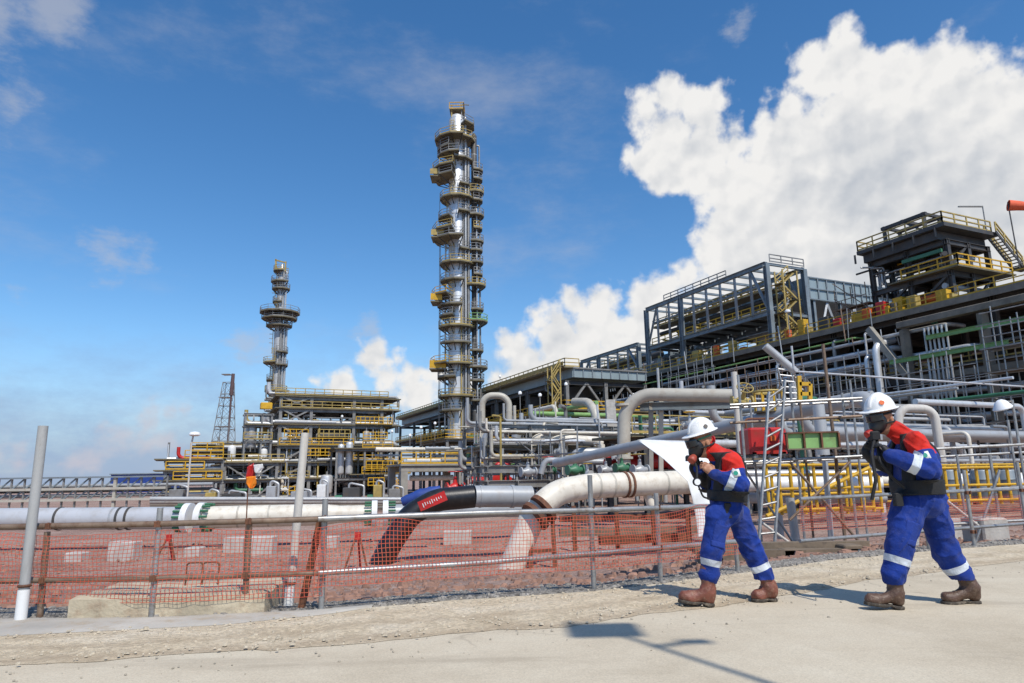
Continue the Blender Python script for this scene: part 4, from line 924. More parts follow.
hdrum(G(43, 66.2, 16.95), DA, .55, 2.6, M['orange'], 'small orange drum at the foot of the platform tower')
# lamp arm on the roof
P = G(40.2, 71.8, 25); t = thing('lamp_post', 'lamp post with a long flat arm on the platform tower roof', 'lamp post', P)
MB().tube([P, P+UZ*2.7], .06, 8).build('pole', M['steel'], t, True); MB().bar(P+UZ*2.7, P+UZ*2.85+DA*1.2-DS*2.0, .22, .1).build('lamp_head', M['steel'], t)
# windsock
P = atS(1020, 268, 60); T = atS(1008, 202, 60); t = thing('windsock', 'orange windsock flying on a thin pole at the right edge', 'windsock', P)
MB().tube([P, T], .05, 8).build('pole', M['darksteel'], t, True); wd_ = (DS-DA*.9).normalized()
b = MB().tube([T-UZ*.3, T-UZ*.42+wd_*.7, T-UZ*.8+wd_*2.2], [.46, .40, .26], 14, caps=False); b.build('sock', M['sock'], t, True)
MB().tube([T-UZ*.55+wd_*1.2, T-UZ*.66+wd_*1.65], [.375, .34], 14, caps=False).build('white_band', M['white'], t, True)
# heavy pale edge beam and pipes at the near right
t = thing('concrete_portal', 'heavy dark stained concrete portal below the platform tower', 'portal frame', G(33, 62, GRD))
MB().box(G(36, 62.6, 15.3), .9, 17, .6, ax=DS, ay=DA, bev=.05).build('beam', M['edge'], t); MB().box(G(36, 62.7, 9.8), .7, 17, .55, ax=DS, ay=DA).build('beam', M['edge'], t)
for a in (28.5, 36.5, 44): MB().bar(G(a, 62.6, GRD), G(a, 62.6, 14.8), .65).build('column', M['edge'], t)
MB().bar(G(44, 62.2, 10.2), G(47.5, 62.2, 15.6), .6).build('brace', M['concrete'], t)
for k in range(6): MB().tube([G(41.3-k*.42, 61.6, 2), G(41.3-k*.42, 61.6, 14.3)], .10, 8).solo('pipe', M['alud'], 'thin silver riser in the row of six below the platform tower', 'pipe', 'row of six thin risers', True)
MB().tube(bend([G(46.6, 61.6, 0), G(46.6, 61.6, 13.6), G(46.6, 64.5, 14.4)], 1, 6), .34, 14).solo('pipe', M['alu'], 'bright silver riser pipe with a bent top below the platform tower', 'pipe', None, True)
MB().tube(bend([G(47.9, 61.8, 0), G(47.9, 61.8, 12.8), G(47.9, 64.5, 12.8)], .6, 6), .24, 14).solo('pipe', M['alu'], 'thinner silver riser pipe beside the bright riser with a bent top', 'pipe', None, True)
for (a0, a1, z, m) in [(34, 45, 11.6, 'green'), (30, 41, 13.3, 'green')]:
    MB().ibeam(G(a0, 61.3, z), G(a1, 61.3, z), .3, .4).solo('green_beam', M[m], 'pale green beam hung lengthwise below the platform tower' if a0 == 34 else 'pale green beam higher up close to the concrete portal', 'beam')
# scaffolding
def scaffold(label, a0, a1, na, s0, s1, z0, zt, dz, planks=(), m=None, jig=.0, ns=1):
    m = m or M['scaf']; t = thing('scaffolding', label, 'scaffolding', G(a0, s0, z0)); r = random.Random(int(a0*10+s0))
    for i in range(na+1):
        a = a0+(a1-a0)*i/na
        for s in ((s0, s1) if ns else (s0,)):
            MB().tube([G(a, s, z0), G(a, s, zt+r.uniform(-.8, 1.4))], .055, 6).build('standard', m, t, True)
    z = z0+.4; k = 0
    while z < zt:
        for s in ((s0, s1) if ns else (s0,)): MB().tube([G(a0-.4, s-.06, z), G(a1+.4, s-.06, z)], .05, 6).build('ledger', m, t, True)
        MB().tube([G(a0, s0-.06, z+1.0), G(a1, s0-.06, z+1.0)], .045, 6).build('guard_tube', m, t, True)
        if k in planks: MB().box(G((a0+a1)/2, (s0+s1)/2, z+.06), s1-s0+.2, a1-a0+.5, .08, ax=DS, ay=DA).build('plank', M['timber'] if k % 2 else M['steel'], t)
        z += dz; k += 1
    for q in range(2): MB().tube([G(a0, s0-.12, z0+q*dz*1.0), G(a1, s0-.12, z0+q*dz+dz*2)], .05, 6).build('brace', m, t, True)
    return t
scaffold('tall tube scaffolding with plank decks at the right edge below the platform tower', 26, 34.5, 6, 58.8, 60.4, GRD, 13.4, 2.0, (1, 3, 5, 6))
scaffold('dense tube scaffolding below the concrete portal beside the six thin risers', 35.4, 44, 7, 59, 60.6, GRD, 10.6, 2.0, (2, 4))
scaffold('upper scaffold of thin tubes hung on the left side of the platform tower', 49.5, 53.5, 3, 65, 66, 16.9, 20.6, 1.8, (1,), M['scafbrown'])
scaffold('slender scaffold tubes standing beneath the air cooler truss', 72, 82, 5, 61.6, 62.8, 3, 15.6, 2.4, (3,))
scaffold('low scaffold in front of the beige pipe loop', 42, 52, 5, 24, 25.2, GRD, 3.6, 1.9, (1,))

# ---- tall column
def column(base, r, zs, rad, label, plats, pipes, mshell, ladder=True, zbase=GRD):
    # zs/rad: profile of the shell; plats: (z, r_out, angle0, angle1, rail material)
    t = thing('process_column', label, 'process column', V((base.x, base.y, zbase))); c = V((base.x, base.y, 0))
    MB().lathe(list(zip(rad, zs)), c, UZ, 28).build('shell', mshell, t, True)
    for z in np.arange(zs[1]+2.2, zs[-2], 3.1):
        rr = float(np.interp(z, zs, rad)); MB().lathe([(rr*1.012, -.06), (rr*1.022, 0), (rr*1.012, .06)], c+UZ*float(z), UZ, 28).build('band', M['alud'], t, True)
    def pt(ang, rr, z): return c+V((math.cos(ang)*rr, math.sin(ang)*rr, z))
    for z, ro, a0, a1, mm in plats:
        rs = float(np.interp(z, zs, rad)); a0, a1 = math.radians(a0), math.radians(a1); n = max(3, int((a1-a0)/.55)); A_ = [a0+(a1-a0)*i/n for i in range(n+1)]
        b = MB(); vs = []
        for an in A_: vs += [pt(an, rs*1.03, z), pt(an, ro, z), pt(an, ro, z+.22), pt(an, rs*1.03, z+.22)]
        fs = []
        for i in range(n): fs += [[i*4+k, i*4+(k+1) % 4, i*4+4+(k+1) % 4, i*4+4+k] for k in range(4)]
        fs += [[0, 1, 2, 3], [n*4+3, n*4+2, n*4+1, n*4]]; b.add(vs, fs); p = b.build('platform', M['olive'], t)
        b = MB(); full = (a1-a0) > 6.1
        ring = [pt(an, ro-.05, z+.22) for an in A_]
        for q in ring: b.bar(q, q+UZ*1.1, .075)
        for q0_, q1_ in zip(ring, ring[1:]):
            for h in (.55, 1.1): b.bar(q0_+UZ*h, q1_+UZ*h, .08)
            b.bar(q0_+UZ*.1, q1_+UZ*.1, .03, .2)
        if not full:
            for an in (a0, a1): b.bar(pt(an, rs*1.1, z+1.3), pt(an, ro, z+1.3), .08); b.bar(pt(an, rs*1.1, z+.78), pt(an, ro, z+.78), .08)
        b.build('handrail_frame', mm, p)
        for i in range(0, n+1):
            MB().bar(pt(A_[i], rs, z-1.1), pt(A_[i], ro*.95, z), .13).build('bracket', M['darksteel'], p)
    for ang, ro, z0, z1, pr, m in pipes:
        rs = float(np.interp(z1, zs, rad)); ang = math.radians(ang)
        MB().tube(bend([pt(ang, ro, z0), pt(ang, ro, z1), pt(ang, rs*.9, z1)], pr*3, 5), pr, 10).build('riser_pipe', m, t, True)
    if ladder:
        hs = sorted(p[0] for p in plats); prev = zs[0]+1
        for i, z in enumerate(hs):
            an = math.radians(205 if i % 2 else 250); ro = float(np.interp(z, zs, rad))+.35
            if z-prev < 1.5: prev = z; continue
            b = MB(); tx = V((-math.sin(an), math.cos(an), 0)); rx_ = V((math.cos(an), math.sin(an), 0)); q = pt(an, ro, 0)
            for o_ in (-.3, .3): b.bar(q+tx*o_+UZ*prev, q+tx*o_+UZ*(z+1.1), .07)
            zz = prev
            while zz < z+1: b.bar(q-tx*.3+UZ*zz, q+tx*.3+UZ*zz, .05); zz += .45
            zz = prev+2.2
            while zz < z+1:
                hp = [q+tx*(.42*math.sin(k*PI/5-PI/2))+rx_*(.75*math.cos(k*PI/5-PI/2))+UZ*zz for k in range(6)]
                for e, g2 in zip(hp, hp[1:]): b.bar(e, g2, .05)
                zz += 1.0
            b.build('caged_ladder_frame', M['dullyellow'], t); prev = z
    return t
cb = V((-9.45, 115, 0))
def zc(y, x=457): return atY(x, y, 115).z
Y_, DY_, ST_ = M['yellow'], M['dullyellow'], M['steel']
PL = [(zc(128), 3.3, 300, 420, ST_), (zc(143), 4.1, 130, 290, DY_), (zc(143), 3.4, 290, 400, DY_), (zc(152), 3.6, 120, 250, ST_), (zc(173), 4.5, 130, 265, DY_), (zc(181), 4.2, 150, 262, ST_), (zc(163), 3.0, 265, 380, ST_),
      (zc(201), 3.1, 90, 450, DY_), (zc(234), 4.4, 140, 262, DY_), (zc(242), 4.2, 150, 290, ST_), (zc(266), 3.1, 90, 450, DY_), (zc(298), 4.4, 150, 250, Y_), (zc(308), 3.4, 150, 290, ST_), (zc(329), 3.2, 90, 450, DY_),
      (zc(366), 4.5, 150, 250, Y_), (zc(366), 3.1, 250, 340, DY_), (zc(379), 3.4, 140, 270, ST_), (zc(398), 3.2, 90, 450, DY_),
      (zc(188), 2.7, 285, 400, ST_), (zc(215), 2.8, 280, 390, ST_), (zc(252), 2.7, 285, 400, ST_), (zc(221), 3.4, 170, 250, ST_), (zc(283), 3.0, 160, 300, ST_), (zc(318), 3.1, 150, 260, ST_), (zc(345), 3.0, 200, 330, ST_), (zc(412), 3.0, 150, 290, ST_), (zc(159), 3.6, 190, 280, ST_)]
tc1 = column(cb, 1.5, [2.5, 7.6, 7.7, zc(122), zc(117), zc(114)], [1.75, 1.75, 1.52, 1.52, 1.2, .3], 'tallest silver process column ringed with stepped platforms', PL,
       [(-35, 1.95, 8, zc(120), .20, M['alud']), (-20, 2.2, 8, zc(150), .26, M['steel']), (185, 2.0, 9, zc(240), .14, M['alud']), (-5, 2.1, 9, zc(205), .16, M['alu']), (-60, 1.75, 8, zc(300), .1, M['dullyellow']), (182, 2.9, 9, zc(236), .05, M['steel']), (178, 3.1, 9, zc(200), .05, M['steel']), (-12, 1.8, 8, zc(130), .12, M['alud']), (-45, 1.7, 8, zc(180), .09, M['steel'])], M['alu'])
for (x0, x1, y0, y1) in ((430.5, 442, 293, 300), (429.5, 446, 360, 368), (431, 444, 229, 235), (430, 440, 168, 174)):
    p_, q_ = atY(x0, (y0+y1)/2, 112.4), atY(x1, (y0+y1)/2, 112.4); MB().box((p_+q_)/2, (q_-p_).length, .08, (y1-y0)*.165, ax=(q_-p_).normalized()).build('guard_panel', M['yellow'] if y0 > 290 else M['dullyellow'], tc1)
    MB().box((p_+q_)/2+V((0, 1.6, -.8)), (q_-p_).length*1.02, 3.2, .2, ax=(q_-p_).normalized()).build('platform', M['olive'], tc1)
# top works
t = thing('davit_frame', 'small railed davit frame at the very top of the tallest column', 'davit', V((cb.x, cb.y, zc(119))))
for ox, oy in ((-.9, -.9), (.9, -.9), (-.9, .9), (.9, .9)): MB().bar(cb+V((ox, oy, zc(121))), cb+V((ox, oy, zc(107))), .16).build('post', M['dullyellow'] if ox < 0 else M['steel'], t)
MB().box(cb+UZ*zc(112), 2.6, 2.6, .2).build('deck', M['olive'], t); MB().bar(cb+V((.6, 0, zc(112))), cb+V((.6, 0, zc(102))), .2).build('mast', M['steel'], t); MB().bar(cb+V((.6, 0, zc(104))), cb+V((2.2, -.3, zc(106))), .18).build('arm', M['steel'], t)
railing(t, [cb+V((-1.3, -1.3, zc(112))), cb+V((1.3, -1.3, zc(112))), cb+V((1.3, 1.3, zc(112)))], M['yellow'], 1.2)
# slim companion column with small platforms
c2 = cb + V((3.05, .3, 0))
column(c2, .5, [6.5, 7, zc(136), zc(133)], [.62, .52, .52, .2], 'slim dark companion column standing tight against the tallest column',
       [(zc(y), ro, a0, a1, m) for y, ro, a0, a1, m in [(172, 1.7, 270, 420, ST_), (181, 1.6, 270, 420, ST_), (194, 1.8, 250, 420, DY_), (202, 1.6, 270, 420, ST_), (217, 1.8, 250, 420, ST_), (230, 1.5, 270, 420, DY_), (243, 1.7, 250, 420, ST_), (252, 1.5, 250, 420, ST_), (264, 1.6, 250, 420, ST_),
        (276, 1.5, 270, 420, ST_), (287, 2.0, 230, 420, DY_), (311, 1.6, 250, 420, ST_), (323, 2.3, 250, 420, M['green']), (352, 1.5, 230, 420, ST_), (369, 2.2, 230, 440, ST_), (382, 1.6, 230, 420, ST_), (402, 1.6, 230, 420, ST_)]],
       [(10, .95, 8, zc(145), .16, M['steel']), (300, .9, 8, zc(210), .14, M['alud'])], M['darksteel'], False)
# deck round the column foot
cf = frame('process_structure', 'low railed deck of pipes round the foot of the tallest column', 'process structure', [96, 102, 109], [33, 39, 45], [3.4, 6.9], cw=.4, bh=.45, m=M['steel'], decks=[(95.5, 110, 32.5, 46, 6.75), (95.5, 110, 32.5, 46, 3.2)],
   rails=[([(95.5, 32.5, 7.0), (95.5, 46, 7.0)], M['yellow']), ([(95.5, 32.5, 3.5), (95.5, 46, 3.5)], M['yellow']), ([(95.5, 32.5, 7), (110, 32.5, 7)], M['yellow'])], braces=[((96, 33, -1), (96, 39, 3)), ((96, 45, 3.6), (96, 39, 6.4))])

# ---- second column, far left
d2 = V((-52.4, 150, 0))
def z2(y, x=278): return atY(x, y, 150).z
column(d2, .95, [2, z2(395), z2(330), z2(326), z2(275), z2(268), z2(264)], [1.05, .98, .98, .85, .85, .6, .2], 'shorter silver column with one broad dark platform near its top',
       [(z2(272), 1.9, 60, 300, DY_), (z2(283), 2.3, 130, 330, ST_), (z2(290), 2.0, 90, 400, ST_), (z2(303), 1.7, 100, 300, ST_), (z2(314), 4.4, 90, 450, ST_), (z2(320), 3.9, 100, 400, ST_), (z2(327), 2.9, 150, 400, ST_), (z2(353), 2.2, 280, 420, ST_), (z2(364), 3.0, 130, 280, DY_), (z2(366), 2.4, 280, 400, ST_), (z2(381), 2.2, 150, 250, ST_), (z2(392), 2.4, 90, 450, DY_)],
       [(-20, 1.4, 8, z2(272), .17, M['alud']), (10, 1.6, 8, z2(318), .3, M['alud']), (-50, 1.3, 8, z2(330), .2, M['steel']), (185, 1.4, 8, z2(360), .12, M['alud'])], M['alud'])
t = thing('davit_frame', 'ochre davit mast on top of the shorter silver column', 'davit', V((d2.x, d2.y, z2(266))))
MB().bar(d2+V((-1.3, 0, z2(272))), d2+V((-1.6, 0, z2(259))), .3).build('mast', M['dullyellow'], t); MB().bar(d2+V((-1.6, 0, z2(260))), d2+V((.9, 0, z2(263))), .3).build('arm', M['dullyellow'], t)
MB().bar(d2+V((.9, -.4, z2(272))), d2+V((.9, -.4, z2(262))), .25).build('post', M['dullyellow'], t)
# ---- derrick flare mast
def derrick():
    Yd = 250; c0 = atY(222, 448, Yd); base = V((c0.x, c0.y, GRD)); zt = atY(228, 372, Yd).z
    t = thing('flare_derrick', 'distant lattice derrick with a dark maroon riser pipe', 'derrick', base)
    cs = []
    for i, j in ((-1, -1), (1, -1), (1, 1), (-1, 1)):
        p, q = base+V((i*4.2, j*4.2, 0)), base+V((i*1.5+.8, j*1.5, zt-GRD-4)); cs.append((p, q)); MB().bar(p, q, .2).build('leg', M['steel'], t)
    for k in range(9):
        f0, f1_ = k/9, (k+1)/9
        for (p, q), (r_, s_) in zip(cs, cs[1:]+cs[:1]):
            b = MB(); b.bar(p.lerp(q, f0), r_.lerp(s_, f1_), .09); b.bar(r_.lerp(s_, f0), p.lerp(q, f1_), .09); b.bar(p.lerp(q, f1_), r_.lerp(s_, f1_), .2); b.build('lattice_frame', M['steel'], t)
    MB().tube([base+V((2.9, -2.6, 0)), base+V((2.9, -2, zt-GRD-2.5))], .38, 12).build('riser_pipe', M['purple'], t, True)
    for z in (.55, .8, 1.0): MB().box(base+V((0, 0, (zt-GRD)*z-1)), 6.4-z*3.4, 6.4-z*3.4, .25).build('platform', M['steel'], t)
    MB().tube([base+V((2.9, -2, zt-GRD-9)), base+V((3.1, -2, zt-GRD-1))], [.8, .6], 10).build('flare_tip', M['purple'], t, True)
derrick()

# ---- left process block
a1 = 122.; Sx = lambda x: sA(x, a1); Zy = lambda y: zA(300, y, a1)
LS = [Sx(x) for x in (279, 310, 353, 381)]; LZ = [Zy(y) for y in (494, 479, 463, 446, 425, 409, 397)]
lb = frame('process_structure', 'tall multi storey steel structure with cross braces right of the shorter column', 'process structure', [a1, a1+6, a1+12], LS, LZ, cw=.5, bh=.5, m=M['steel'],
   decks=[(a1-.6, a1+12, LS[0]-1, LS[-1]+3.4, z) for z in LZ[2:]]+[(a1-.6, a1+12, LS[0]-2, LS[-1]+1, LZ[1])],
   rails=[([(a1-.6, LS[0]-2, LZ[1]+.2), (a1-.6, LS[1], LZ[1]+.2)], M['dullyellow']), ([(a1+5, LS[0]-1, LZ[5]+.2), (a1+5, LS[-1]+3, LZ[5]+.2)], M['yellow']), ([(a1+5, LS[0]-1, LZ[3]+.2), (a1+5, LS[-1]+3, LZ[3]+.2)], M['dullyellow']), ([(a1-.6, LS[0]-1, LZ[6]+.3), (a1-.6, LS[-1]+1, LZ[6]+.3)], M['dullyellow']), ([(a1-.6, LS[0], LZ[5]+.2), (a1-.6, LS[-1]+3, LZ[5]+.2)], M['dullyellow']), ([(a1-.6, LS[1], LZ[4]+.2), (a1-.6, LS[-1]+3, LZ[4]+.2)], M['steel']), ([(a1-.6, LS[0], LZ[3]+.2), (a1-.6, LS[2], LZ[3]+.2)], M['yellow']), ([(a1-.6, LS[2], LZ[2]+.2), (a1-.6, LS[-1]+3, LZ[2]+.2)], M['yellow'])],
   braces=[((a1-.1, LS[0], LZ[k]), (a1-.1, LS[1], LZ[k+1])) for k in range(0, 6)]+[((a1-.15, LS[1], LZ[k]), (a1-.15, LS[0], LZ[k+1])) for k in (3, 4, 5)]+[((a1-.1, LS[0]-6, LZ[1]), (a1-.1, LS[0], LZ[2])), ((a1-.1, LS[1], LZ[0]), (a1-.1, LS[2], LZ[1]))])
clutter_pipes(70, a1-.4, a1+9, LS[0]-2, LS[-1]+3, LZ[1:], [.12, .18, .25, .35], 'pipe running across a floor of the tall steel structure on the left', 'pipes across the left structure', 31)
risers(44, a1-.5, a1+5, LS[0], LS[-1]+2, LZ[0], LZ[5], [.1, .16, .24], 'vertical pipe climbing the tall steel structure on the left', 'vertical pipes in the left structure', 33, ['alu', 'greypipe', 'alud', 'steel', 'dullyellow'])
for k, (s, l, r_, ln, m) in enumerate([((LS[1]+LS[2])/2, 3, 1.1, 4.5, 'darksteel'), (LS[0]+2, 2, .8, 3, 'steel'), (LS[2]+2.5, 4, .8, 3.6, 'alud'), (LS[1]+1, 5, .7, 3, 'steel'), (LS[2]+1, 0, .9, 4, 'alud')]):
    hdrum(G(a1+1.4, s, LZ[l]+.2), DS, r_, ln, M[m], ['large dark', 'short grey', 'dull silver', 'small grey', 'low silver'][k]+' horizontal drum inside the tall steel structure on the left', None)
for k, (x, y, r_, h, m) in enumerate([(340, 478, .55, 5.6, 'alu'), (348.5, 478, .62, 6.0, 'alu'), (326, 497, 1.0, 3.6, 'alu'), (250, 452, .85, 4.2, 'alud'), (231, 462, .6, 2.6, 'white'), (263, 462, .6, 2.2, 'white'), (366, 445, .6, 2.4, 'alud')]):
    P = atA(x, y, 117); vdrum(P, r_, h, M[m], ['slim silver vertical vessel, thinner of the pair', 'slim silver vertical vessel, thicker of the pair', 'squat wide silver vessel', 'dull silver vessel on the deck below the shorter column', 'small white drum', 'small white drum near the cross braced bay', 'small dull vessel below yellow rails'][k]+' in the left process area')
bk = frame('process_structure', 'dark backing structure packed with pipes, added behind the tall left structure', 'process structure', [a1+14, a1+19, a1+24], [LS[0]-9, LS[0]-2, LS[0]+6, LS[-1]-2, LS[-1]+6], [LZ[0], LZ[1], LZ[2], LZ[3]], cw=.45, bh=.5, m=M['darksteel'],
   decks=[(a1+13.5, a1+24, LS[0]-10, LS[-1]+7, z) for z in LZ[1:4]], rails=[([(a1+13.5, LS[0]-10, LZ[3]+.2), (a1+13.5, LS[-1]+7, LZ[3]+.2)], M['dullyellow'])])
MB().box(G(a1+24.5, (LS[0]+LS[-1])/2-1, 3.6), LS[-1]-LS[0]+16, .3, 10.2, ax=DS, ay=DA).build('rear_panel', M['darksteel'], bk)  # dark panel and frame added so the structure in front looks darker inside
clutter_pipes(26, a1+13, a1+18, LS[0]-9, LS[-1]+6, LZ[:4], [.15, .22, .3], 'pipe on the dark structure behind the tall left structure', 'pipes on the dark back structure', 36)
for k, (x0, x1, y, aa, mm) in enumerate([(284, 308, 437, a1-.7, 'yellow'), (318, 350, 437, a1-.7, 'dullyellow'), (356, 392, 424, a1-.8, 'yellow'), (300, 330, 456, a1-.8, 'yellow'), (366, 404, 469, a2_-1 if False else 113.5, 'yellow'), (368, 384, 486, 113.5, 'yellow'), (283, 300, 495, 116, 'yellow')]):
    b0_, b1_ = atA(x0, y, aa), atA(x1, y, aa); t = thing('guard_panel', 'small yellow guard rail panel on the tall left structure', 'guard rail', b0_, 'yellow guard panels on the left structure')
    b = MB(); b1_.z = b0_.z; n_ = max(3, int((b1_-b0_).length/.8))
    for q in range(n_+1): c_ = b0_.lerp(b1_, q/n_); b.bar(c_, c_+UZ*1.3, .13)
    for h_ in (.1, .65, 1.3): b.bar(b0_+UZ*h_, b1_+UZ*h_, .13)
    b.build('panel_frame', M[mm], t)
# deck over the slim pair
a2 = 115.; r2 = frame('process_structure', 'deck with yellow rails over two slim silver vessels', 'process structure', [a2, a2+5], [sA(337, a2), sA(365, a2), sA(391, a2)], [zA(360, 478, a2), zA(360, 449, a2)], cw=.3, bh=.35, m=M['steel'],
   decks=[(a2-.6, a2+5, sA(334, a2), sA(394, a2), zA(360, 449, a2)), (a2-.6, a2+5, sA(350, a2), sA(410, a2), zA(360, 475, a2))],
   rails=[([(a2-.6, sA(362, a2), zA(360, 449, a2)+.2), (a2-.6, sA(392, a2), zA(360, 449, a2)+.2)], M['yellow']), ([(a2-.6, sA(362, a2), zA(360, 475, a2)+.2), (a2-.6, sA(410, a2), zA(360, 475, a2)+.2)], M['yellow']), ([(a2-.8, sA(362, a2), zA(360, 439, a2)), (a2-.8, sA(386, a2), zA(360, 439, a2))], M['yellow'])])
stairtower(atA(390, 506, 108), DS, DA, 2.0, 1.5, 6.2, 3, 'yellow stair tower left of the concrete portal', M['yellow'])
# lower left decks
a3 = 114.; S3 = [sA(x, a3) for x in (226, 252, 278)]
l2 = frame('process_structure', 'two storey steel deck carrying small white drums left of the tall structure', 'process structure', [a3, a3+7], S3, [zA(250, y, a3) for y in (494, 480, 463)], cw=.38, bh=.4, m=M['steel'],
   decks=[(a3-.6, a3+7, S3[0]-1, S3[-1]+1, zA(250, 463, a3)), (a3-.6, a3+7, S3[0]-1, S3[-1]+1, zA(250, 480, a3))],
   rails=[([(a3-.6, S3[0]-1, zA(250, 463, a3)+.2), (a3-.6, S3[-1]+1, zA(250, 463, a3)+.2)], M['dullyellow'])],
   braces=[((a3-.1, S3[1], zA(250, 480, a3)), (a3-.1, S3[2], zA(250, 464, a3))), ((a3-.1, S3[0], zA(250, 464, a3)), (a3-.1, S3[1], zA(250, 480, a3))), ((a3-.1, S3[1], zA(250, 503, a3)), (a3-.1, S3[2], zA(250, 481, a3)))])
a4 = 106.; S4 = [sA(x, a4) for x in (168, 186, 206, 224)]; Z4 = [zA(195, y, a4) for y in (494, 481, 471, 460)]
l3 = frame('process_structure', 'low stepped steel structure with orange yellow rails at the left end of the plant', 'process structure', [a4, a4+6], S4, Z4, cw=.34, bh=.36, m=M['steel'],
   decks=[(a4-.6, a4+6, S4[0]-1.5, S4[-1], z) for z in Z4[1:]],
   rails=[([(a4-.6, S4[1], Z4[3]+.2), (a4-.6, S4[-1], Z4[3]+.2)], M['yellow']), ([(a4-.6, S4[0], Z4[2]+.2), (a4-.6, S4[2], Z4[2]+.2)], M['yellow']), ([(a4-.6, S4[0]+1, Z4[1]+.2), (a4-.6, S4[-1], Z4[1]+.2)], M['yellow'])],
   tops=lambda i, j: Z4[3] if j else Z4[2])
l4 = frame('process_structure', 'small raised platform with yellow rails on the left stepped structure', 'process structure', [a4+1, a4+5], [sA(193, a4), sA(208, a4), sA(222, a4)], [zA(205, 452, a4), zA(205, 445, a4)], z0=Z4[3]+.2, cw=.25, bh=.28, m=M['darksteel'],
   decks=[(a4+.5, a4+5.5, sA(191, a4), sA(224, a4), zA(205, 452, a4)), (a4+.5, a4+5.5, sA(196, a4), sA(216, a4), zA(205, 445, a4))],
   rails=[([(a4+.5, sA(191, a4), zA(205, 452, a4)+.2), (a4+.5, sA(224, a4), zA(205, 452, a4)+.2)], M['yellow'])])
clutter_pipes(34, a4, a4+6, S4[0], S4[-1], Z4, [.1, .16, .25], 'pipe on the low stepped structure at the left end of the plant', 'pipes on the left stepped structure', 41, PM+['red', 'dullyellow'])
clutter_pipes(30, a3, a3+6, S3[0], S3[-1]+2, [zA(250, y, a3) for y in (500, 492, 480, 463)], [.12, .2, .28], 'pipe on the two storey deck left of the tall structure', 'pipes on the two storey deck', 42, PM+['dgreen', 'dullyellow'])
risers(16, a3, a3+4, S3[0], S3[-1], GRD, zA(250, 455, a3), [.1, .16], 'vertical pipe by the two storey deck left of the tall structure', 'vertical pipes by the two storey deck', 43)
# small pipe tower on the two storey deck
pt_ = frame('process_structure', 'small open pipe tower beside the foot of the shorter column', 'process structure', [a3+2, a3+5], [sA(245, a3), sA(262, a3), sA(272, a3)], [zA(255, y, a3) for y in (440, 424, 412)], z0=zA(255, 463, a3)+.2, cw=.26, bh=.3, m=M['steel'],
   decks=[(a3+1.5, a3+5.5, sA(244, a3), sA(273, a3), zA(255, 424, a3))], rails=[([(a3+1.5, sA(244, a3), zA(255, 440, a3)+.2), (a3+1.5, sA(273, a3), zA(255, 440, a3)+.2)], M['dullyellow'])])
clutter_pipes(8, a3+2, a3+5, sA(245, a3), sA(272, a3), [zA(255, y, a3) for y in (458, 440, 424)], [.12, .2, .3], 'pipe inside the small open pipe tower', 'pipes in the small pipe tower', 44, PM+['alu', 'dullyellow'])
MB().box(atA(266, 406, a3+3), 1.8, 1.6, 1.0, ax=DS, ay=DA, bev=.1).solo('yellow_hood', M['yellow'], 'yellow hood beside the foot of the shorter column', 'hood')

# ---- left trestle rack and blue hall behind
Yl = 70.
t = thing('trestle_rack', 'long low trestle rack of pale beams reaching out of the left edge', 'pipe rack', atY(80, 500, Yl))
def lz(y): return atY(80, y, Yl).z
xl = [atY(x, 490, Yl).x for x in range(-120, 170, 13)]
for y in (477.5, 489, 500): MB().bar(V((xl[0], Yl, lz(y))), V((xl[-1], Yl, lz(y))), .4, .24 if y > 480 else .16).build('chord', M['beige'] if y > 480 else M['bluesteel'], t)
for i, x in enumerate(xl):
    MB().bar(V((x, Yl+.1, GRD)), V((x, Yl+.1, lz(477))), .28 if i % 6 == 0 else .15).build('post', M['beige'] if i % 6 == 0 else M['steel'], t)
    if i < len(xl)-1:
        for y0_, y1_ in ((477.5, 489), (489, 500)): MB().bar(V((x, Yl+.15, lz(y1_))), V((xl[i+1], Yl+.15, lz(y0_))), .12).build('brace', M['bluesteel'], t)
for k in range(3): MB().tube([V((xl[0], Yl+.8+k*.2, lz(486+k*5))), V((xl[-1]+4, Yl+1.5+k*.3, lz(486+k*5)))], .17, 10).solo('pipe', M[['greypipe', 'darksteel', 'alud'][k]], 'long pipe lying in the low trestle rack at the left edge', 'pipe', 'pipes in the low trestle rack', True)
hb = atY(146, 497, 185); t = thing('blue_hall', 'low blue clad hall behind the end of the trestle rack', 'building', V((hb.x, hb.y, GRD)))
MB().box(V((hb.x, hb.y, 1.2)), 14, 10, 4.6).build('wall', M['blue'], t); MB().box(V((hb.x, hb.y, 3.6)), 14.6, 10.6, .25).build('roof', M['bluesteel'], t)
for k in range(3): MB().box(V((hb.x-4.5+k*4.5, hb.y-5.04, .2)), 2.4, .08, 1.6).build('window', M['glass'], t)
sk = random.Random(91)
for k in range(4):
    y = 499+k*2.6; p_, q_ = atY(150, y, 52+k), atY(410, y+.3, 58+k); MB().tube([p_, q_], .17+.05*(k % 2), 10).solo('pipe', M[['greypipe', 'alud', 'beige', 'steel'][k]], 'long low pipe lying before the left process area, behind the big pipeline', 'pipe', 'low pipes before the left process area', True)
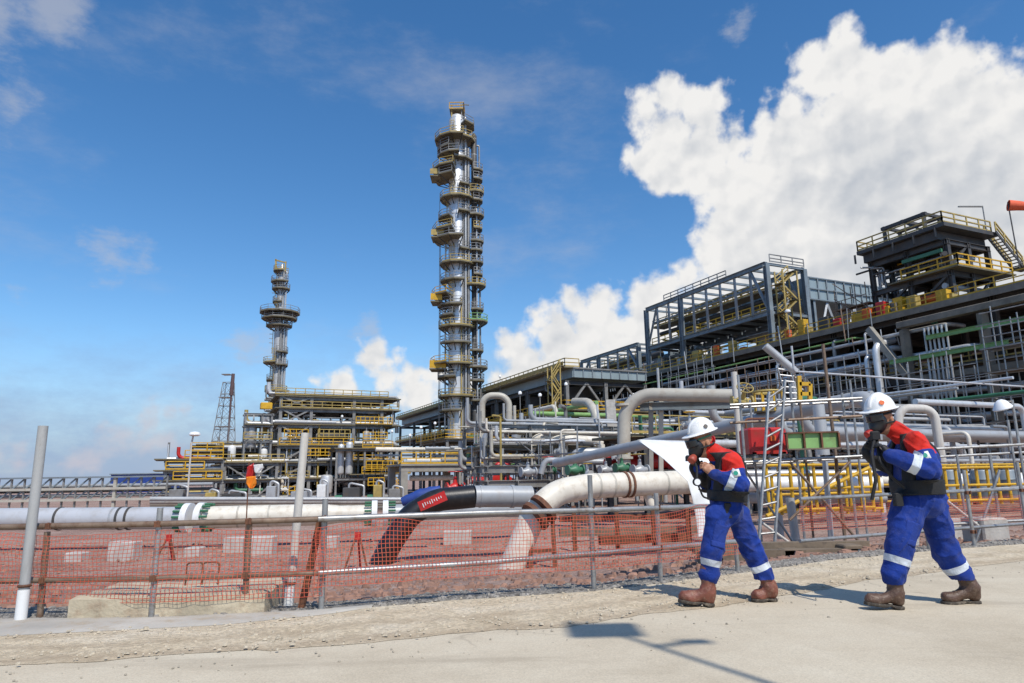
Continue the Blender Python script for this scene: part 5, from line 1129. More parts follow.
for k, (x, w_, h_, m) in enumerate([(178, 2.2, 2.4, 'steel'), (212, 1.6, 1.9, 'dullyellow'), (233, 3.0, 1.7, 'darksteel'), (272, 1.5, 2.6, 'alud'), (300, 2.6, 1.8, 'greypipe'), (322, 1.4, 2.7, 'white'), (352, 2.8, 2.2, 'darksteel'), (378, 1.4, 2.5, 'dullyellow'), (395, 2.0, 1.9, 'steel')]):
    P = V((atY(x, 500, 66+k).x, 66+k, GRD)); t = thing('equipment_skid', ['grey', 'low ochre', 'long dark', 'silver', 'low pale grey', 'white', 'wide dark', 'tall ochre', 'small grey'][k]+' equipment skid at the foot of the left process area', 'skid', P)
    MB().box(P+UZ*.15, w_*1.15, 1.6, .3).build('base_frame', M['darksteel'], t); MB().box(P+UZ*(.3+h_*.35), w_*.62, 1.2, h_*.7, bev=.06).build('housing', M[m], t)
    MB().tube(bend([P+V((w_*.45, -.3, .3)), P+V((w_*.45, -.3, h_*.9)), P+V((-w_*.1, -.3, h_*1.05)), P+V((-w_*.1, -.3, h_*.5))], .25, 4), .12, 10).build('loop_pipe', M['alud'], t, True)
    MB().lathe([(.1, -.5), (.34, -.42), (.34, .42), (.1, .5)], P+V((-w_*.45, -.2, .75)), V((1, 0, 0)), 14).build('motor', M[sk.choice(['greypipe', 'dgreen', 'steel'])], t, True)
# far left lamp post
P = V((atY(187, 500, 62).x, 62, GRD)); t = thing('lamp_post', 'tall street lamp with a white bowl head above the green flange', 'lamp post', P); T = atY(190, 436, 62)
MB().tube(bend([P, V((P.x, P.y, T.z-.8)), T+V((.3, 0, .2))], 1.0, 5), .08, 8).build('pole', M['polepale'], t, True); MB().lathe([(.05, .3), (.42, .22), (.5, 0), (.3, -.12)], T+V((.4, 0, .1)), UZ, 14).build('lamp_head', M['lamp'], t, True)

# ---- concrete portal under pipes, centre left
a5 = 73.; S5 = [sA(x, a5) for x in (404, 461, 480)]; zt5 = zA(430, 466, a5)
t = thing('concrete_portal', 'weathered concrete table portal left of the red pump', 'portal frame', G(a5, S5[0], GRD))
for a in (a5, a5+5):
    for s in S5[:2]: MB().bar(G(a, s, GRD), G(a, s, zt5-.6), .75, .75, ux=DA).build('column', M['concrete'], t)
    MB().box(G(a, (S5[0]+S5[2])/2, zt5-.3), S5[2]-S5[0]+.8, .8, .6, ax=DS, ay=DA, bev=.04).build('beam', M['concrete'], t)
MB().box(G(a5+2.5, (S5[0]+S5[2])/2, zt5+.12), S5[2]-S5[0]+1, 6.2, .2, ax=DS, ay=DA).build('deck', M['concrete'], t)
railing(t, [G(a5-.5, S5[0]-.4, zt5+.22), G(a5-.5, S5[2]+.6, zt5+.22)], M['yellow'], 1.2)
clutter_pipes(9, a5, a5+5, S5[0]-2, S5[2]+4, [zt5+.3, zt5+1.0, zt5+1.7], [.12, .18, .26], 'pipe lying over the weathered concrete portal', 'pipes over the concrete portal', 51)
MB().tube(bend([G(a5+1, S5[0]+1, 1.2), G(a5+1, S5[1]-.6, 1.2)], .5), .3, 14).solo('pipe', M['cream'], 'cream pipe stub hung between the legs of the concrete portal', 'pipe', None, True)
# red pump sets
def redpump(P, sc, label, seed):
    t = thing('pump_set', label, 'pump', P); r = random.Random(seed)
    MB().box(P+UZ*.15*sc, 2.8*sc, 1.2*sc, .3*sc, ax=DS, bev=.03).build('base_plate', M['darksteel'], t)
    MB().lathe([(.1, -.75), (.42, -.7), (.5, -.4), (.5, .4), (.42, .7), (.1, .75)], P+UZ*.95*sc-DS*.7*sc, DS, 16).build('motor', M['red'], t, True)
    MB().lathe([(.3, -.3), (.62, -.25), (.62, .25), (.3, .3)], P+UZ*.95*sc+DS*.75*sc, DA, 16).build('casing', M['red'], t, True)
    MB().tube(bend([P+UZ*.95*sc+DS*.75*sc, P+UZ*2.1*sc+DS*.75*sc, P+UZ*2.1*sc+DS*1.8*sc], .3, 5), .2*sc, 10).build('discharge_pipe', M['red'], t, True)
    MB().box(P+UZ*1.55*sc-DS*.6*sc, .7*sc, .5*sc, .4*sc, ax=DS).build('terminal_box', M['red'], t)
redpump(atA(487, 495, 62), 1.35, 'red pump set right of the concrete portal', 1); redpump(atA(500, 494, 66), 1.2, 'smaller red pump set behind the grey stub pipe', 2); redpump(atA(664, 474, 36), .8, 'red pump set half hidden behind the white tarpaulin', 3); redpump(atA(640, 476, 37), .75, 'red pump set below the beige pipe loop', 4)
MB().ibeam(G(64, sA(505, 64), 2.1), G(64, sA(560, 64), 2.9), .5, .5).solo('green_beam', M['green'], 'sloping pale green beam right of the red pump', 'beam')

# ---- centre: pipe loops and low racks
def Pc(x, y, Y): return atY(x, y, Y)
MB().tube(bend([Pc(482, 442, 76), Pc(482, 395, 76), Pc(509, 396, 76), Pc(509, 428, 76)], 1.2, 7), .36, 16).solo('pipe_loop', M['beige'], 'narrow beige expansion loop beside the tallest column', 'pipe', None, True)
bl = thing('pipe_loop', 'large beige pipe loop rising then running right over the white tarpaulin', 'pipe', Pc(624, 475, 36))
MB().tube(bend([Pc(624, 482, 36), Pc(624, 394, 36), Pc(742, 396, 34)], 1.5, 8), .34, 20).build('beige_pipe', M['beige'], bl, True)
for y in (458, 405): MB().disc(Pc(624, y, 36), UZ, .47, .12, 20).build('clamp_band', M['beige'], bl, True)
for x0 in (651, 661): MB().bar(Pc(x0, 476, 36.4), Pc(x0, 399, 36.4), .22, .22).build('support_post', M['concrete' if x0 == 651 else 'beige'], bl)
MB().ibeam(Pc(640, 407, 36.5), Pc(742, 404, 35), .3, .45).build('support_beam', M['bluesteel'], bl)
MB().tube(bend([Pc(574, 402, 70), Pc(588, 402, 68), Pc(596, 412, 66), Pc(598, 450, 66)], 2, 6), .42, 16).solo('pipe', M['beige'], 'fat weathered beige pipe bending down near the flat roofed cooler', 'pipe', None, True)
MB().bar(Pc(613, 452, 62), Pc(610, 400, 62), .85, .85).solo('concrete_column', M['conclight'], 'pale thick concrete column left of the large beige loop', 'column')
MB().tube(bend([Pc(556, 463, 38), Pc(852, 400, 21), Pc(871, 398, 20), Pc(874, 440, 20)], .75, 8), .235, 18).solo('pipe', M['greypipe'], 'long sloping grey pipe ending in an elbow behind the white helmet', 'pipe', None, True)
lr = frame('pipe_rack', 'low steel pipe rack with many grey pipes behind the white elbow', 'pipe rack', [52, 58], [sA(x, 52) for x in (490, 530, 570, 612, 650)], [1.6, 3.6, 5.4], cw=.28, bh=.3, m=M['steel'], braces=[((52, sA(530, 52), 1.6), (52, sA(570, 52), 3.5)), ((52, sA(490, 52), 3.6), (52, sA(530, 52), 1.6))],
   decks=[(51.6, 58.3, sA(486, 52), sA(660, 52), 3.5)], rails=[([(51.5, sA(488, 52), 3.7), (51.5, sA(575, 52), 3.7)], M['steel'])])
clutter_pipes(46, 50, 58, sA(480, 52), sA(690, 52), [.2, 1.6, 2.4, 3.7, 4.5, 5.4], [.07, .1, .14, .2], 'grey pipe running across the low pipe rack in the centre', 'pipes across the low centre rack', 61, drop=.6)
risers(46, 44, 58, sA(480, 52), sA(720, 52), GRD, 5.8, [.045, .06, .09, .13], 'thin vertical pipe in front of the low pipe rack in the centre', 'thin vertical pipes at the low centre rack', 62, ['alud', 'steel', 'greypipe', 'cream', 'dullyellow'])
for (x0, y0, x1, y1, Y, r_, m, lab) in [(520, 424, 562, 423, 70, .5, 'greypipe', 'fat grey horizontal pipe'), (535, 437, 600, 441, 58, .36, 'cream', 'cream horizontal pipe'), (488, 432, 545, 428, 66, .42, 'alud', 'silver pipe with a bent end'), (575, 452, 612, 452, 50, .3, 'alud', 'short silver header'), (545, 460, 610, 462, 47, .2, 'greypipe', 'thin grey header')]:
    MB().tube(bend([Pc(x0-4, y0+14, Y), Pc(x0, y0, Y), Pc(x1, y1, Y), Pc(x1+2, y1+10, Y)], r_*2.5, 6), r_, 14).solo('pipe', M[m], lab+' below the flat roofed cooler in the centre', 'pipe', None, True)
cable = frame('cable_tray_rack', 'low grey cable tray panel behind the rusty pipe saddle', 'cable tray', [44, 45.5], [sA(x, 44) for x in (486, 516, 548)], [.9, 1.9], cw=.16, bh=.5, m=M['steel'])
vwl = ['yellow handwheel valve', 'dull green gate valve', 'grey gate valve', 'red gate valve']
for k, (x, y, Y, r_, m, wm) in enumerate([(640, 470, 33, .16, 'greypipe', 'dullyellow'), (622, 468, 34, .15, 'dgreen', 'dullyellow'), (606, 470, 36, .14, 'greypipe', 'red'), (455, 488, 60, .3, 'red', 'red'), (476, 452, 80, .4, 'dgreen', 'green'), (575, 470, 42, .2, 'dgreen', 'dullyellow'), (528, 472, 45, .2, 'greypipe', 'dullyellow')]):
    valve(Pc(x, y, Y), DS, r_, ['small grey valve with an ochre wheel below the large beige loop', 'dark green valve with an ochre wheel left of the large beige loop', 'small grey valve with a red wheel below the thick concrete column', 'red valve above the black elbow', 'green valve at the foot of the tallest column', 'dark green valve above the curve of the white elbow', 'grey valve with an ochre wheel above the rusty saddle'][k], M[m], M[wm], None)
clutter_pipes(18, 62, 76, 30, 46, [3, 5.2, 7, 8.5], [.1, .16, .24], 'pipe in the dense pipework below the flat roofed cooler', 'pipes below the flat roofed cooler', 64, PM+['green', 'dullyellow'], axis='x', drop=.6)
risers(16, 60, 76, 32, 46, GRD, 9, [.08, .12, .2], 'vertical pipe in the dense pipework below the flat roofed cooler', 'vertical pipes below the cooler front', 65, ['alud', 'steel', 'greypipe', 'beige', 'darksteel'])
scaffold('scaffold of thin tubes before the dense pipework below the flat roofed cooler', 58, 66, 5, 30, 31.2, GRD, 6.5, 2.0, (2,))
scaffold('scaffold of thin tubes beside the support posts of the large beige loop', 40, 48, 5, 33, 34, GRD, 5.2, 1.8, (1,))
scaffold('scaffold tubes beneath the deck edge left of the tilted beam', 52, 62, 6, 56, 57.2, GRD, 12.5, 2.2, (3,), M['scafbrown'])
for k, (x, y, Y) in enumerate([(520, 466, 58), (548, 470, 50), (588, 474, 44), (610, 462, 46), (560, 452, 56), (500, 458, 64), (690, 425, 34), (706, 440, 32)]):
    valve(Pc(x, y, Y), DS if k % 2 else DA, .14 if Y < 48 else .2, 'small gate valve in the pipework behind the white elbow', M[['greypipe', 'dgreen', 'alud', 'red'][k % 4]], M[['dullyellow', 'red', 'yellow', 'green'][k % 4]], 'small valves behind the white elbow')
# lamps dotted over the plant
for x, y, Y in [(545, 373, 96), (540, 396, 80), (421, 428, 100), (435, 424, 104), (410, 436, 104), (520, 394, 78), (500, 377, 110), (392, 432, 112), (342, 417, 120), (335, 404, 128), (566, 385, 84)]:
    T = Pc(x, y, Y); lamp(T-UZ*2.6, 2.5)
P = atS(788, 313, 63); lamp(P-UZ*2.8, 2.8, 'white lamp on a pole by the yellow stair tower of the truss', None, .34)

# ---- right foreground: scaffold tower with ladders
def tubepx(t, a, b, nm='standard', m=None, r=.0245): MB().tube([atY(*a), atY(*b)], r, 8).build(nm, m or M['scaf'], t, True)
def zg(x, Y): return ground_z(x, Y)-.05
sc = thing('scaffolding', 'scaffold tower with a green toe girder and an aluminium ladder beside the left man', 'scaffolding', V((4.2, 13, zg(4.2, 13))))
for x0, xt, yt, Y, m in [(745, 738, 375, 12.6, 'scaf'), (797, 790, 384, 12.6, 'scaf'), (850, 842, 393, 12.6, 'scaf'), (757, 750, 400, 14.4, 'scaf'), (806, 800, 400, 14.4, 'scafbrown'), (858, 850, 380, 14.4, 'scaf')]:
    T = atY(xt, yt, Y); MB().tube([V((T.x, Y, zg(T.x, Y))), T], .0245, 8).build('standard', M[m], sc, True)
for y, Y in [(400, 12.55), (418, 12.55), (458, 12.55), (548, 12.55), (403, 14.45), (460, 14.45)]:
    tubepx(sc, (730, y+5, Y), (862, y-2, Y), 'ledger', M['scaf'] if y != 418 else M['scafbrown'])
for x in (742, 794, 846):
    for y in (405, 459): MB().tube([atY(x, y, 12.3), atY(x+2, y, 14.7)], .0245, 8).build('transom', M['scaf'], sc, True)
tubepx(sc, (790, 462, 12.5), (862, 545, 12.5), 'brace', M['scafbrown']); tubepx(sc, (850, 462, 12.45), (790, 520, 12.45), 'brace', M['scafbrown']); tubepx(sc, (758, 520, 12.5), (808, 556, 12.5), 'brace', M['polepale']); tubepx(sc, (745, 470, 14.4), (795, 545, 14.4), 'brace')
for k, Y in enumerate((12.7, 12.95, 13.2, 13.45, 13.7, 13.95, 14.2)): MB().bar(atY(738, 459.5, Y), atY(858, 457.5, Y), .225, .038).build('plank', M['timber'], sc)
gb = thing('toe_girder', 'light green steel girder with a rusty top flange on the scaffold platform', 'girder', atY(786, 457, 12.5))
A_, B_ = atY(786, 441.5, 12.45), atY(838, 440, 12.45); MB().bar(A_, B_, .03, .27).build('web', M['green'], gb); MB().bar(A_+UZ*.145, B_+UZ*.145, .14, .025).build('top_flange', M['rust'], gb); MB().bar(A_-UZ*.145, B_-UZ*.145, .14, .025).build('bottom_flange', M['timber'], gb)
for i in range(4): q = A_.lerp(B_, i/3); MB().bar(q-UZ*.13+V((0, -.04, 0)), q+UZ*.13+V((0, -.04, 0)), .03, .06).build('stiffener', M['rust'], gb)
def ladder(lab, l0, l1, r0_, r1_, n, m, rr=.02):
    t = thing('ladder', lab, 'ladder', l0.lerp(r0_, .5)); MB().bar(l0, l1, .03, .07, ux=V((0, 1, 0))).build('rail', m, t); MB().bar(r0_, r1_, .03, .07, ux=V((0, 1, 0))).build('rail', m, t)
    for i in range(n): f_ = (i+.5)/n; MB().tube([l0.lerp(l1, f_), r0_.lerp(r1_, f_)], rr, 8).build('rung', m, t, True)
ladder('aluminium ladder leaning on the scaffold tower', atY(758, 556, 12.0), atY(769, 392, 12.35), atY(774, 556, 12.0), atY(785, 380, 12.35), 12, M['scaf'])
MB().tube([atY(773.5, 578, 11.9), atY(773, 546, 11.95)], .016, 8).solo('red_stake', M['red'], 'short red painted stake at the foot of the aluminium ladder', 'stake', None, True)
ladder('short steel ladder hanging under the tilted grey beam', atY(787, 402, 40), atY(776, 360, 40), atY(800, 402, 40), atY(788, 362, 40), 7, M['alud'], .05)
MB().tube([atY(765, 346, 40), atY(796, 372, 40)], .24, 12).solo('tilted_beam', M['alud'], 'tilted grey tubular beam above the short steel ladder', 'beam', None, True)
T = atY(823, 344, 14); MB().tube([V((atY(836, 410, 14).x, 14.2, zg(6, 14))), T], .034, 10).solo('scaffold_pole', M['scafbrown'], 'tall brown scaffold pole leaning up behind the grey pipe elbow', 'pole', None, True)
T = atY(734, 372, 22); MB().tube([T-UZ*4, T], .10, 10).solo('vent_pipe', M['polepale'], 'pale vertical vent pipe above the left man', 'pipe', None, True)
# red generator box behind the ladder
P = atY(764, 456, 13.4); t = thing('generator', 'red generator box with an orange lamp on the scaffold platform', 'generator', P)
MB().box(P+UZ*.28, .72, .6, .5, bev=.04).build('body', M['red'], t); MB().box(P+UZ*.30+V((.12, -.31, 0)), .34, .03, .3).build('door', M['red'], t); MB().box(P+UZ*.27+V((.08, -.335, .05)), .10, .04, .10).build('lamp', M['orange'], t)
MB().tube(bend([P+V((-.3, 0, .5)), P+V((-.3, 0, .72)), P+V((.3, 0, .72)), P+V((.3, 0, .5))], .06, 4), .02, 8).build('lifting_bar', M['rust'], t, True)
for sx_ in (-.28, .28): MB().box(P+V((sx_, 0, .03)), .08, .6, .07).build('skid', M['darksteel'], t)
valve(atY(742, 402, 21), V((1, 0, 0)), .12, 'yellow handwheel valve above the left man, nearest the vent pipe', M['dullyellow'], M['dullyellow'], None, 1.0, V((0, -.7, .7)).normalized())
b = MB(); c = atY(768, 392, 24); t = thing('ring_platform', 'small yellow ring platform rail above the scaffold tower', 'platform', c)
MB().ring(c, UZ, .5, .05, 20, 6).build('top_rail', M['dullyellow'], t, True); MB().ring(c-UZ*.45, UZ, .5, .04, 20, 6).build('lower_rail', M['yellow'], t, True)
for k in range(8): q = c+V((math.cos(k*PI/4), math.sin(k*PI/4), 0))*.5; MB().bar(q-UZ*.7, q, .05).build('post', M['yellow'], t)
MB().disc(c-UZ*.7, UZ, .52, .05, 20).build('deck', M['olive'], t); MB().tube([c-UZ*5.0, c-UZ*.7], .12, 10).build('support_pipe', M['greypipe'], t, True)
t = thing('yellow_bracket', 'yellow bracket frame right of the ring platform', 'bracket', atY(804, 400, 22)); b0 = atY(800, 402, 22); b1 = atY(799, 376, 22); b2 = atY(810, 384, 22)
for p_, q_ in ((b0, b1), (atY(810, 402, 22), b2), (atY(799, 384, 22), b2), (atY(800, 394, 22), atY(810, 394, 22))): MB().bar(p_, q_, .12).build('bar', M['yellow'], t)
# grey verticals under the scaffold
for x0, y0, x1, y1, Y, r_, lab in [(797, 548, 790, 498, 15, .09, 'short thick grey post under the scaffold tower'), (832, 548, 825, 460, 15.2, .06, 'slim silver post under the scaffold tower'), (824, 455, 818, 402, 19, .16, 'grey vertical pipe under the sloping grey pipe')]:
    MB().tube([atY(x0, y0, Y), atY(x1, y1, Y)], r_, 12).solo('support_post', M['alud'], lab, 'post', None, True)
MB().tube([atY(916, 560, 10.9), atY(917, 462, 11.1)], .045, 10).solo('leaning_post', M['polepale'], 'white scaffold post leaning behind the right man', 'post', None, True)
# yellow pipe guards
def guard(label, pts, zlo, zhi, n, seed):
    t = thing('pipe_guard', label, 'barrier', pts[0]+UZ*zlo)
    a, c = pts
    for i in range(n+1):
        q = a.lerp(c, i/n); MB().tube([V((q.x, q.y, zlo)), V((q.x, q.y, zhi))], .045, 8).build('post', M['yellow'], t, True)
    for z in (zhi-.05, (zlo+zhi)/2, zlo+.12): MB().tube([V((a.x, a.y-.06, z)), V((c.x, c.y-.06, z))], .036, 8).build('rail', M['yellow'], t, True)
ya, yb = atY(768, 490, 18), atY(872, 490, 19); yl0, yl1 = atY(800, 515, 18).z, atY(800, 463, 18).z
guard('yellow pipe guard barrier behind the scaffold tower', (V((ya.x, 18, 0)), V((yb.x, 19, 0))), yl0, yl1, 9, 1)
guard('second yellow pipe guard a metre farther behind the scaffold tower', (V((ya.x+.6, 19.3, 0)), V((yb.x+.9, 20.3, 0))), yl0-.1, yl1-.25, 6, 3)
MB().tube([V((ya.x-.2, 17.7, yl0)), V((yb.x, 18.8, yl1-.1))], .05, 8).solo('yellow_pipe', M['yellow'], 'slanting yellow pipe across the guard behind the scaffold tower', 'pipe', None, True)
ya, yb = atY(936, 485, 20), atY(1040, 485, 20.6); yl0, yl1 = atY(960, 505, 20).z, atY(960, 466, 20).z
guard('yellow pipe guard barrier at the right behind the leaning white post', (V((ya.x, 20, 0)), V((yb.x, 20.6, 0))), yl0, yl1, 10, 2)
guard('second yellow pipe guard behind the blue barrels at the right edge', (V((ya.x-.3, 22.6, 0)), V((yb.x+2, 23.4, 0))), yl0-.1, yl1+.1, 8, 4)
ya, yb = atY(690, 492, 24), atY(770, 492, 24)
for k, (x0, x1, y, Y, r_, m) in enumerate([(740, 880, 484, 21, .22, 'white'), (745, 885, 498, 21.4, .16, 'greypipe'), (930, 1045, 482, 22, .26, 'white'), (930, 1045, 496, 22.6, .2, 'greypipe'), (735, 880, 474, 23, .14, 'alud')]):
    MB().tube([atY(x0, y, Y), atY(x1, y, Y)], r_, 14).solo('pipe', M[m], ['white pipe behind the yellow guard beside the left man', 'grey pipe low behind the yellow guard beside the left man', 'white pipe behind the yellow guard at the right edge', 'grey pipe low behind the yellow guard at the right edge', 'thin silver pipe above the yellow guard beside the left man'][k], 'pipe', None, True)
for k, x in enumerate((952, 985, 1010)):
    P = atY(x, 500, 21.6); t = thing('barrel', 'blue barrel behind the yellow guard at the right', 'barrel', V((P.x, P.y, P.z)), 'blue barrels behind the yellow guard')
    MB().lathe([(.26, 0), (.29, .03), (.29, .3), (.305, .32), (.29, .34), (.29, .6), (.305, .62), (.29, .64), (.29, .86), (.26, .9)], P, UZ, 18).build('drum', M['bluesteel'], t, True); MB().disc(P+UZ*.9, UZ, .25, .02, 18).build('lid', M['white'], t, True)
# pipe arch (beige box pipe) and flood lamp at right
MB().tube(bend([atY(898, 446, 17), atY(899, 408, 17), atY(934, 409, 17), atY(942, 462, 17)], .3, 6), .105, 14).solo('pipe_loop', M['polepale'], 'pale square pipe arch behind the right helmet', 'pipe', None, True)
P = atY(1018, 548, 13); T = atY(1003, 408, 13); t = thing('flood_lamp', 'white bowl flood lamp on a scaffold tube at the far right', 'lamp', V((T.x+.2, 13, zg(10, 13))))
MB().tube([V((T.x+.2, 13, zg(10, 13))), T+V((.2, 0, .15))], .024, 8).build('pole', M['scaf'], t, True); MB().lathe([(.04, .16), (.10, .12), (.17, 0), (.16, -.02)], T, V((-.3, -.1, .95)), 18).build('lamp_shade', M['lamp'], t, True); MB().tube([T+UZ*.12, T+V((.2, 0, .12))], .015, 6).build('arm', M['scaf'], t, True)
s2 = thing('scaffolding', 'loose scaffold tubes with diagonals behind the net at the far right', 'scaffolding', V((9, 13, zg(9, 13))))
for x0, xt, yt, Y in [(935, 926, 440, 12.2), (1000, 990, 455, 12.2), (1046, 1034, 430, 12.2), (965, 957, 455, 14), (1020, 1008, 420, 14)]:
    T = atY(xt, yt, Y); MB().tube([V((T.x, Y, zg(T.x, Y))), T], .0245, 8).build('standard', M['scaf'], s2, True)
for y, Y in [(447, 12.15), (490, 12.15), (523, 12.15), (455, 14.05)]: tubepx(s2, (915, y+3, Y), (1050, y-4, Y), 'ledger')
tubepx(s2, (936, 492, 12.1), (1004, 546, 12.1), 'brace', M['polepale']); tubepx(s2, (1000, 470, 12.1), (975, 546, 12.1), 'brace')
clutter_pipes(14, 22, 40, 26, 52, [.2, 1.4, 2.6, 3.6], [.1, .16, .24], 'grey pipe in the low tangle of pipes behind the two men', 'low pipes behind the two men', 71, axis='x', drop=.6)
risers(18, 24, 44, 26, 52, GRD, 5, [.06, .1, .16], 'vertical pipe in the low tangle of pipes behind the two men', 'vertical pipes behind the two men', 72, ['alud', 'steel', 'greypipe', 'scaf', 'dgreen', 'darksteel'])
frame('pipe_rack', 'low dark pipe rack crossing behind the two men', 'pipe rack', [34, 38], [24, 30, 36, 42, 48, 54], [1.4, 3.4], cw=.28, bh=.3, m=M['darksteel'], decks=[(33.8, 38.3, 23, 55, 3.3)], rails=[([(33.7, 23, 3.5), (33.7, 40, 3.5)], M['dullyellow'])])
for k, (a, s, r_, h, m) in enumerate([(36, 33, .8, 4, 'alud'), (40, 44, .9, 3.4, 'steel')]): vdrum(G(a, s, GRD), r_, h, M[m], ['dull silver upright vessel behind the scaffold tower', 'grey upright vessel behind the right man'][k])
clutter_pipes(26, 26, 44, 30, 58, [.4, 1.4, 2.4, 3.4, 5, 6.5], [.06, .1, .15, .2], 'silver pipe in the tangle of pipework between the scaffolds', 'silver pipes between the scaffolds', 93, ['alu', 'alud', 'pipelight', 'steel', 'greypipe', 'dgreen'], axis='x', drop=.6)
scaffold('long scaffold of thin tubes before the rack face behind the two men', 45, 60, 9, 57, 58.2, GRD, 11, 2.0, (2, 4))
# timber sleepers and odds at the scaffold foot
for x0, x1, y, Y, m, lab in [(694, 868, 558, 11.6, 'timber', 'long dark timber sleeper at the foot of the scaffold tower'), (700, 860, 563, 11.3, 'timber', 'second dark timber sleeper lying nearest the road at the scaffold foot')]:
    P, Q = atY(x0, y, Y), atY(x1, y-3, Y); P.z = Q.z = ground_z(P.x, Y)+.12 + (.12 if Y > 11.5 else 0); MB().bar(P, Q, .2, .16).solo('timber_sleeper', M[m], lab, 'timber')
for x in (712, 790, 850): P = atY(x, 566, 11.4); MB().box(V((P.x, 11.45, ground_z(P.x, 11.4))), .3, .5, .22, bev=.02).solo('packing_block', M['timber'], 'short timber packing block beneath the long sleepers', 'timber', 'packing blocks beneath the sleepers')
P = onfence(892, 568, -.25); MB().box(P+UZ*.02, 1.0, .35, .2, bev=.03).solo('concrete_kerb', M['slab'], 'broken sandy concrete kerb piece behind the right man', 'kerb')
# street lamp standing beside the photographer; its shadow falls on the road
HL = 9.4; hd = atZ(603, 630, 0); L_ = HL/math.tan(SUN_EL); bp = V((hd.x+sh.x*L_, hd.y+sh.y*L_, 0)); t = thing('street_lamp', 'tall street lamp whose panel shaped shadow falls on the road', 'street lamp', bp)
MB().tube([bp, bp+UZ*4, bp+UZ*(HL-.05)], [.045, .036, .026], 12).build('pole', M['polegrey'], t, True); MB().box(bp+UZ*.02, .34, .34, .04, bev=.01).build('base_plate', M['steel'], t)
MB().box(bp+UZ*HL, .50, .44, .05, bev=.012).build('lamp_panel', M['glass'], t); MB().bar(bp+V((-.02, -.03, HL-.75)), bp+V((.26, .08, HL-.72)), .045).build('lamp_arm', M['steel'], t); MB().box(bp+V((.28, .09, HL-.73)), .20, .10, .05, bev=.01).build('lamp_head', M['lamp'], t)
# ------------------------------------------------------------------ people
def surface_nets(fn, lo, hi, h):
    lo = np.array(lo, float); n = np.ceil((np.array(hi)-lo)/h).astype(int)+1
    ax = [lo[i]+h*np.arange(n[i]) for i in range(3)]
    X, Y, Z = np.meshgrid(*ax, indexing='ij'); P = np.stack([X, Y, Z], -1).reshape(-1, 3).astype(np.float32)
    F = fn(P).reshape(n).astype(np.float32); S = F < 0
    c = [S[i:n[0]-1+i, j:n[1]-1+j, k:n[2]-1+k] for i in (0, 1) for j in (0, 1) for k in (0, 1)]
    cnt = sum(q.astype(np.int8) for q in c); mask = (cnt > 0) & (cnt < 8)
    idx = -np.ones(mask.shape, int); cells = np.argwhere(mask); idx[mask] = np.arange(len(cells))
    acc = np.zeros((len(cells), 3)); num = np.zeros(len(cells)); cr = [np.array((i, j, k)) for i in (0, 1) for j in (0, 1) for k in (0, 1)]
    for a in range(8):
        for b_ in range(a+1, 8):
            if abs(cr[a]-cr[b_]).sum() != 1: continue
            fa = F[tuple((cells+cr[a]).T)]; fb = F[tuple((cells+cr[b_]).T)]; m = (fa < 0) != (fb < 0)
            t = np.where(m, fa/(fa-fb+1e-12*(fa == fb)), 0); p = cr[a]+(cr[b_]-cr[a])*t[:, None]; acc += p*m[:, None]; num += m
    V_ = lo+h*(cells+acc/num[:, None]); faces = []
    for d in range(3):
        e = [0, 0, 0]; e[d] = 1; sl0 = [slice(0, n[i]-e[i]) for i in range(3)]; sl1 = [slice(e[i], n[i]) for i in range(3)]
        A, B = S[tuple(sl0)], S[tuple(sl1)]; ch = np.argwhere(A != B); o1, o2 = [(1, 2), (2, 0), (0, 1)][d]
        ok = (ch[:, o1] > 0) & (ch[:, o2] > 0) & (ch[:, o1] < n[o1]-1) & (ch[:, o2] < n[o2]-1); ch = ch[ok]
        q = []
        for s1, s2 in ((-1, -1), (0, -1), (0, 0), (-1, 0)):
            g = ch.copy(); g[:, o1] += s1; g[:, o2] += s2; q.append(idx[tuple(g.T)])
        q = np.stack(q, 1); fl = ~A[tuple(ch.T)]; q[fl] = q[fl][:, ::-1]; faces.append(q)
    return V_, np.concatenate(faces)
def vsub(a, b): return np.array(b, float)-np.array(a, float)
def cap(P, a, b, ra, rb):
    a = np.array(a, np.float32); ab = np.array(b, np.float32)-a; t = np.clip(((P-a)@ab)/(ab@ab), 0, 1)
    return np.linalg.norm(P-a-t[:, None]*ab, axis=1)-(ra+(rb-ra)*t), t
def ell(P, c, R_, ax=None):
    q = P-np.array(c, np.float32)
    if ax is not None: q = q@np.array(ax, np.float32).T
    R_ = np.array(R_, np.float32); k = np.linalg.norm(q/R_, axis=1); return (k-1)*R_.min()*(.5+.5*np.clip(k, 0, 1)) if False else (k-1)*float(R_.mean())
def smin(a, b, k):
    h = np.clip(.5+.5*(b-a)/k, 0, 1); return b+(a-b)*h-k*h*(1-h)
def folds(P, seed, f=38., amp=.006):
    r = np.random.RandomState(seed); out = np.zeros(len(P), np.float32)
    for i in range(5):
        k = r.normal(size=3); k /= np.linalg.norm(k); k2 = r.normal(size=3); k2 /= np.linalg.norm(k2)
        ff = f*r.uniform(.6, 1.5); out += np.sin((P@k)*ff + 2.2*np.sin((P@k2)*ff*.37+i)+i*1.7)
    return (out/5*amp*1.7).astype(np.float32)
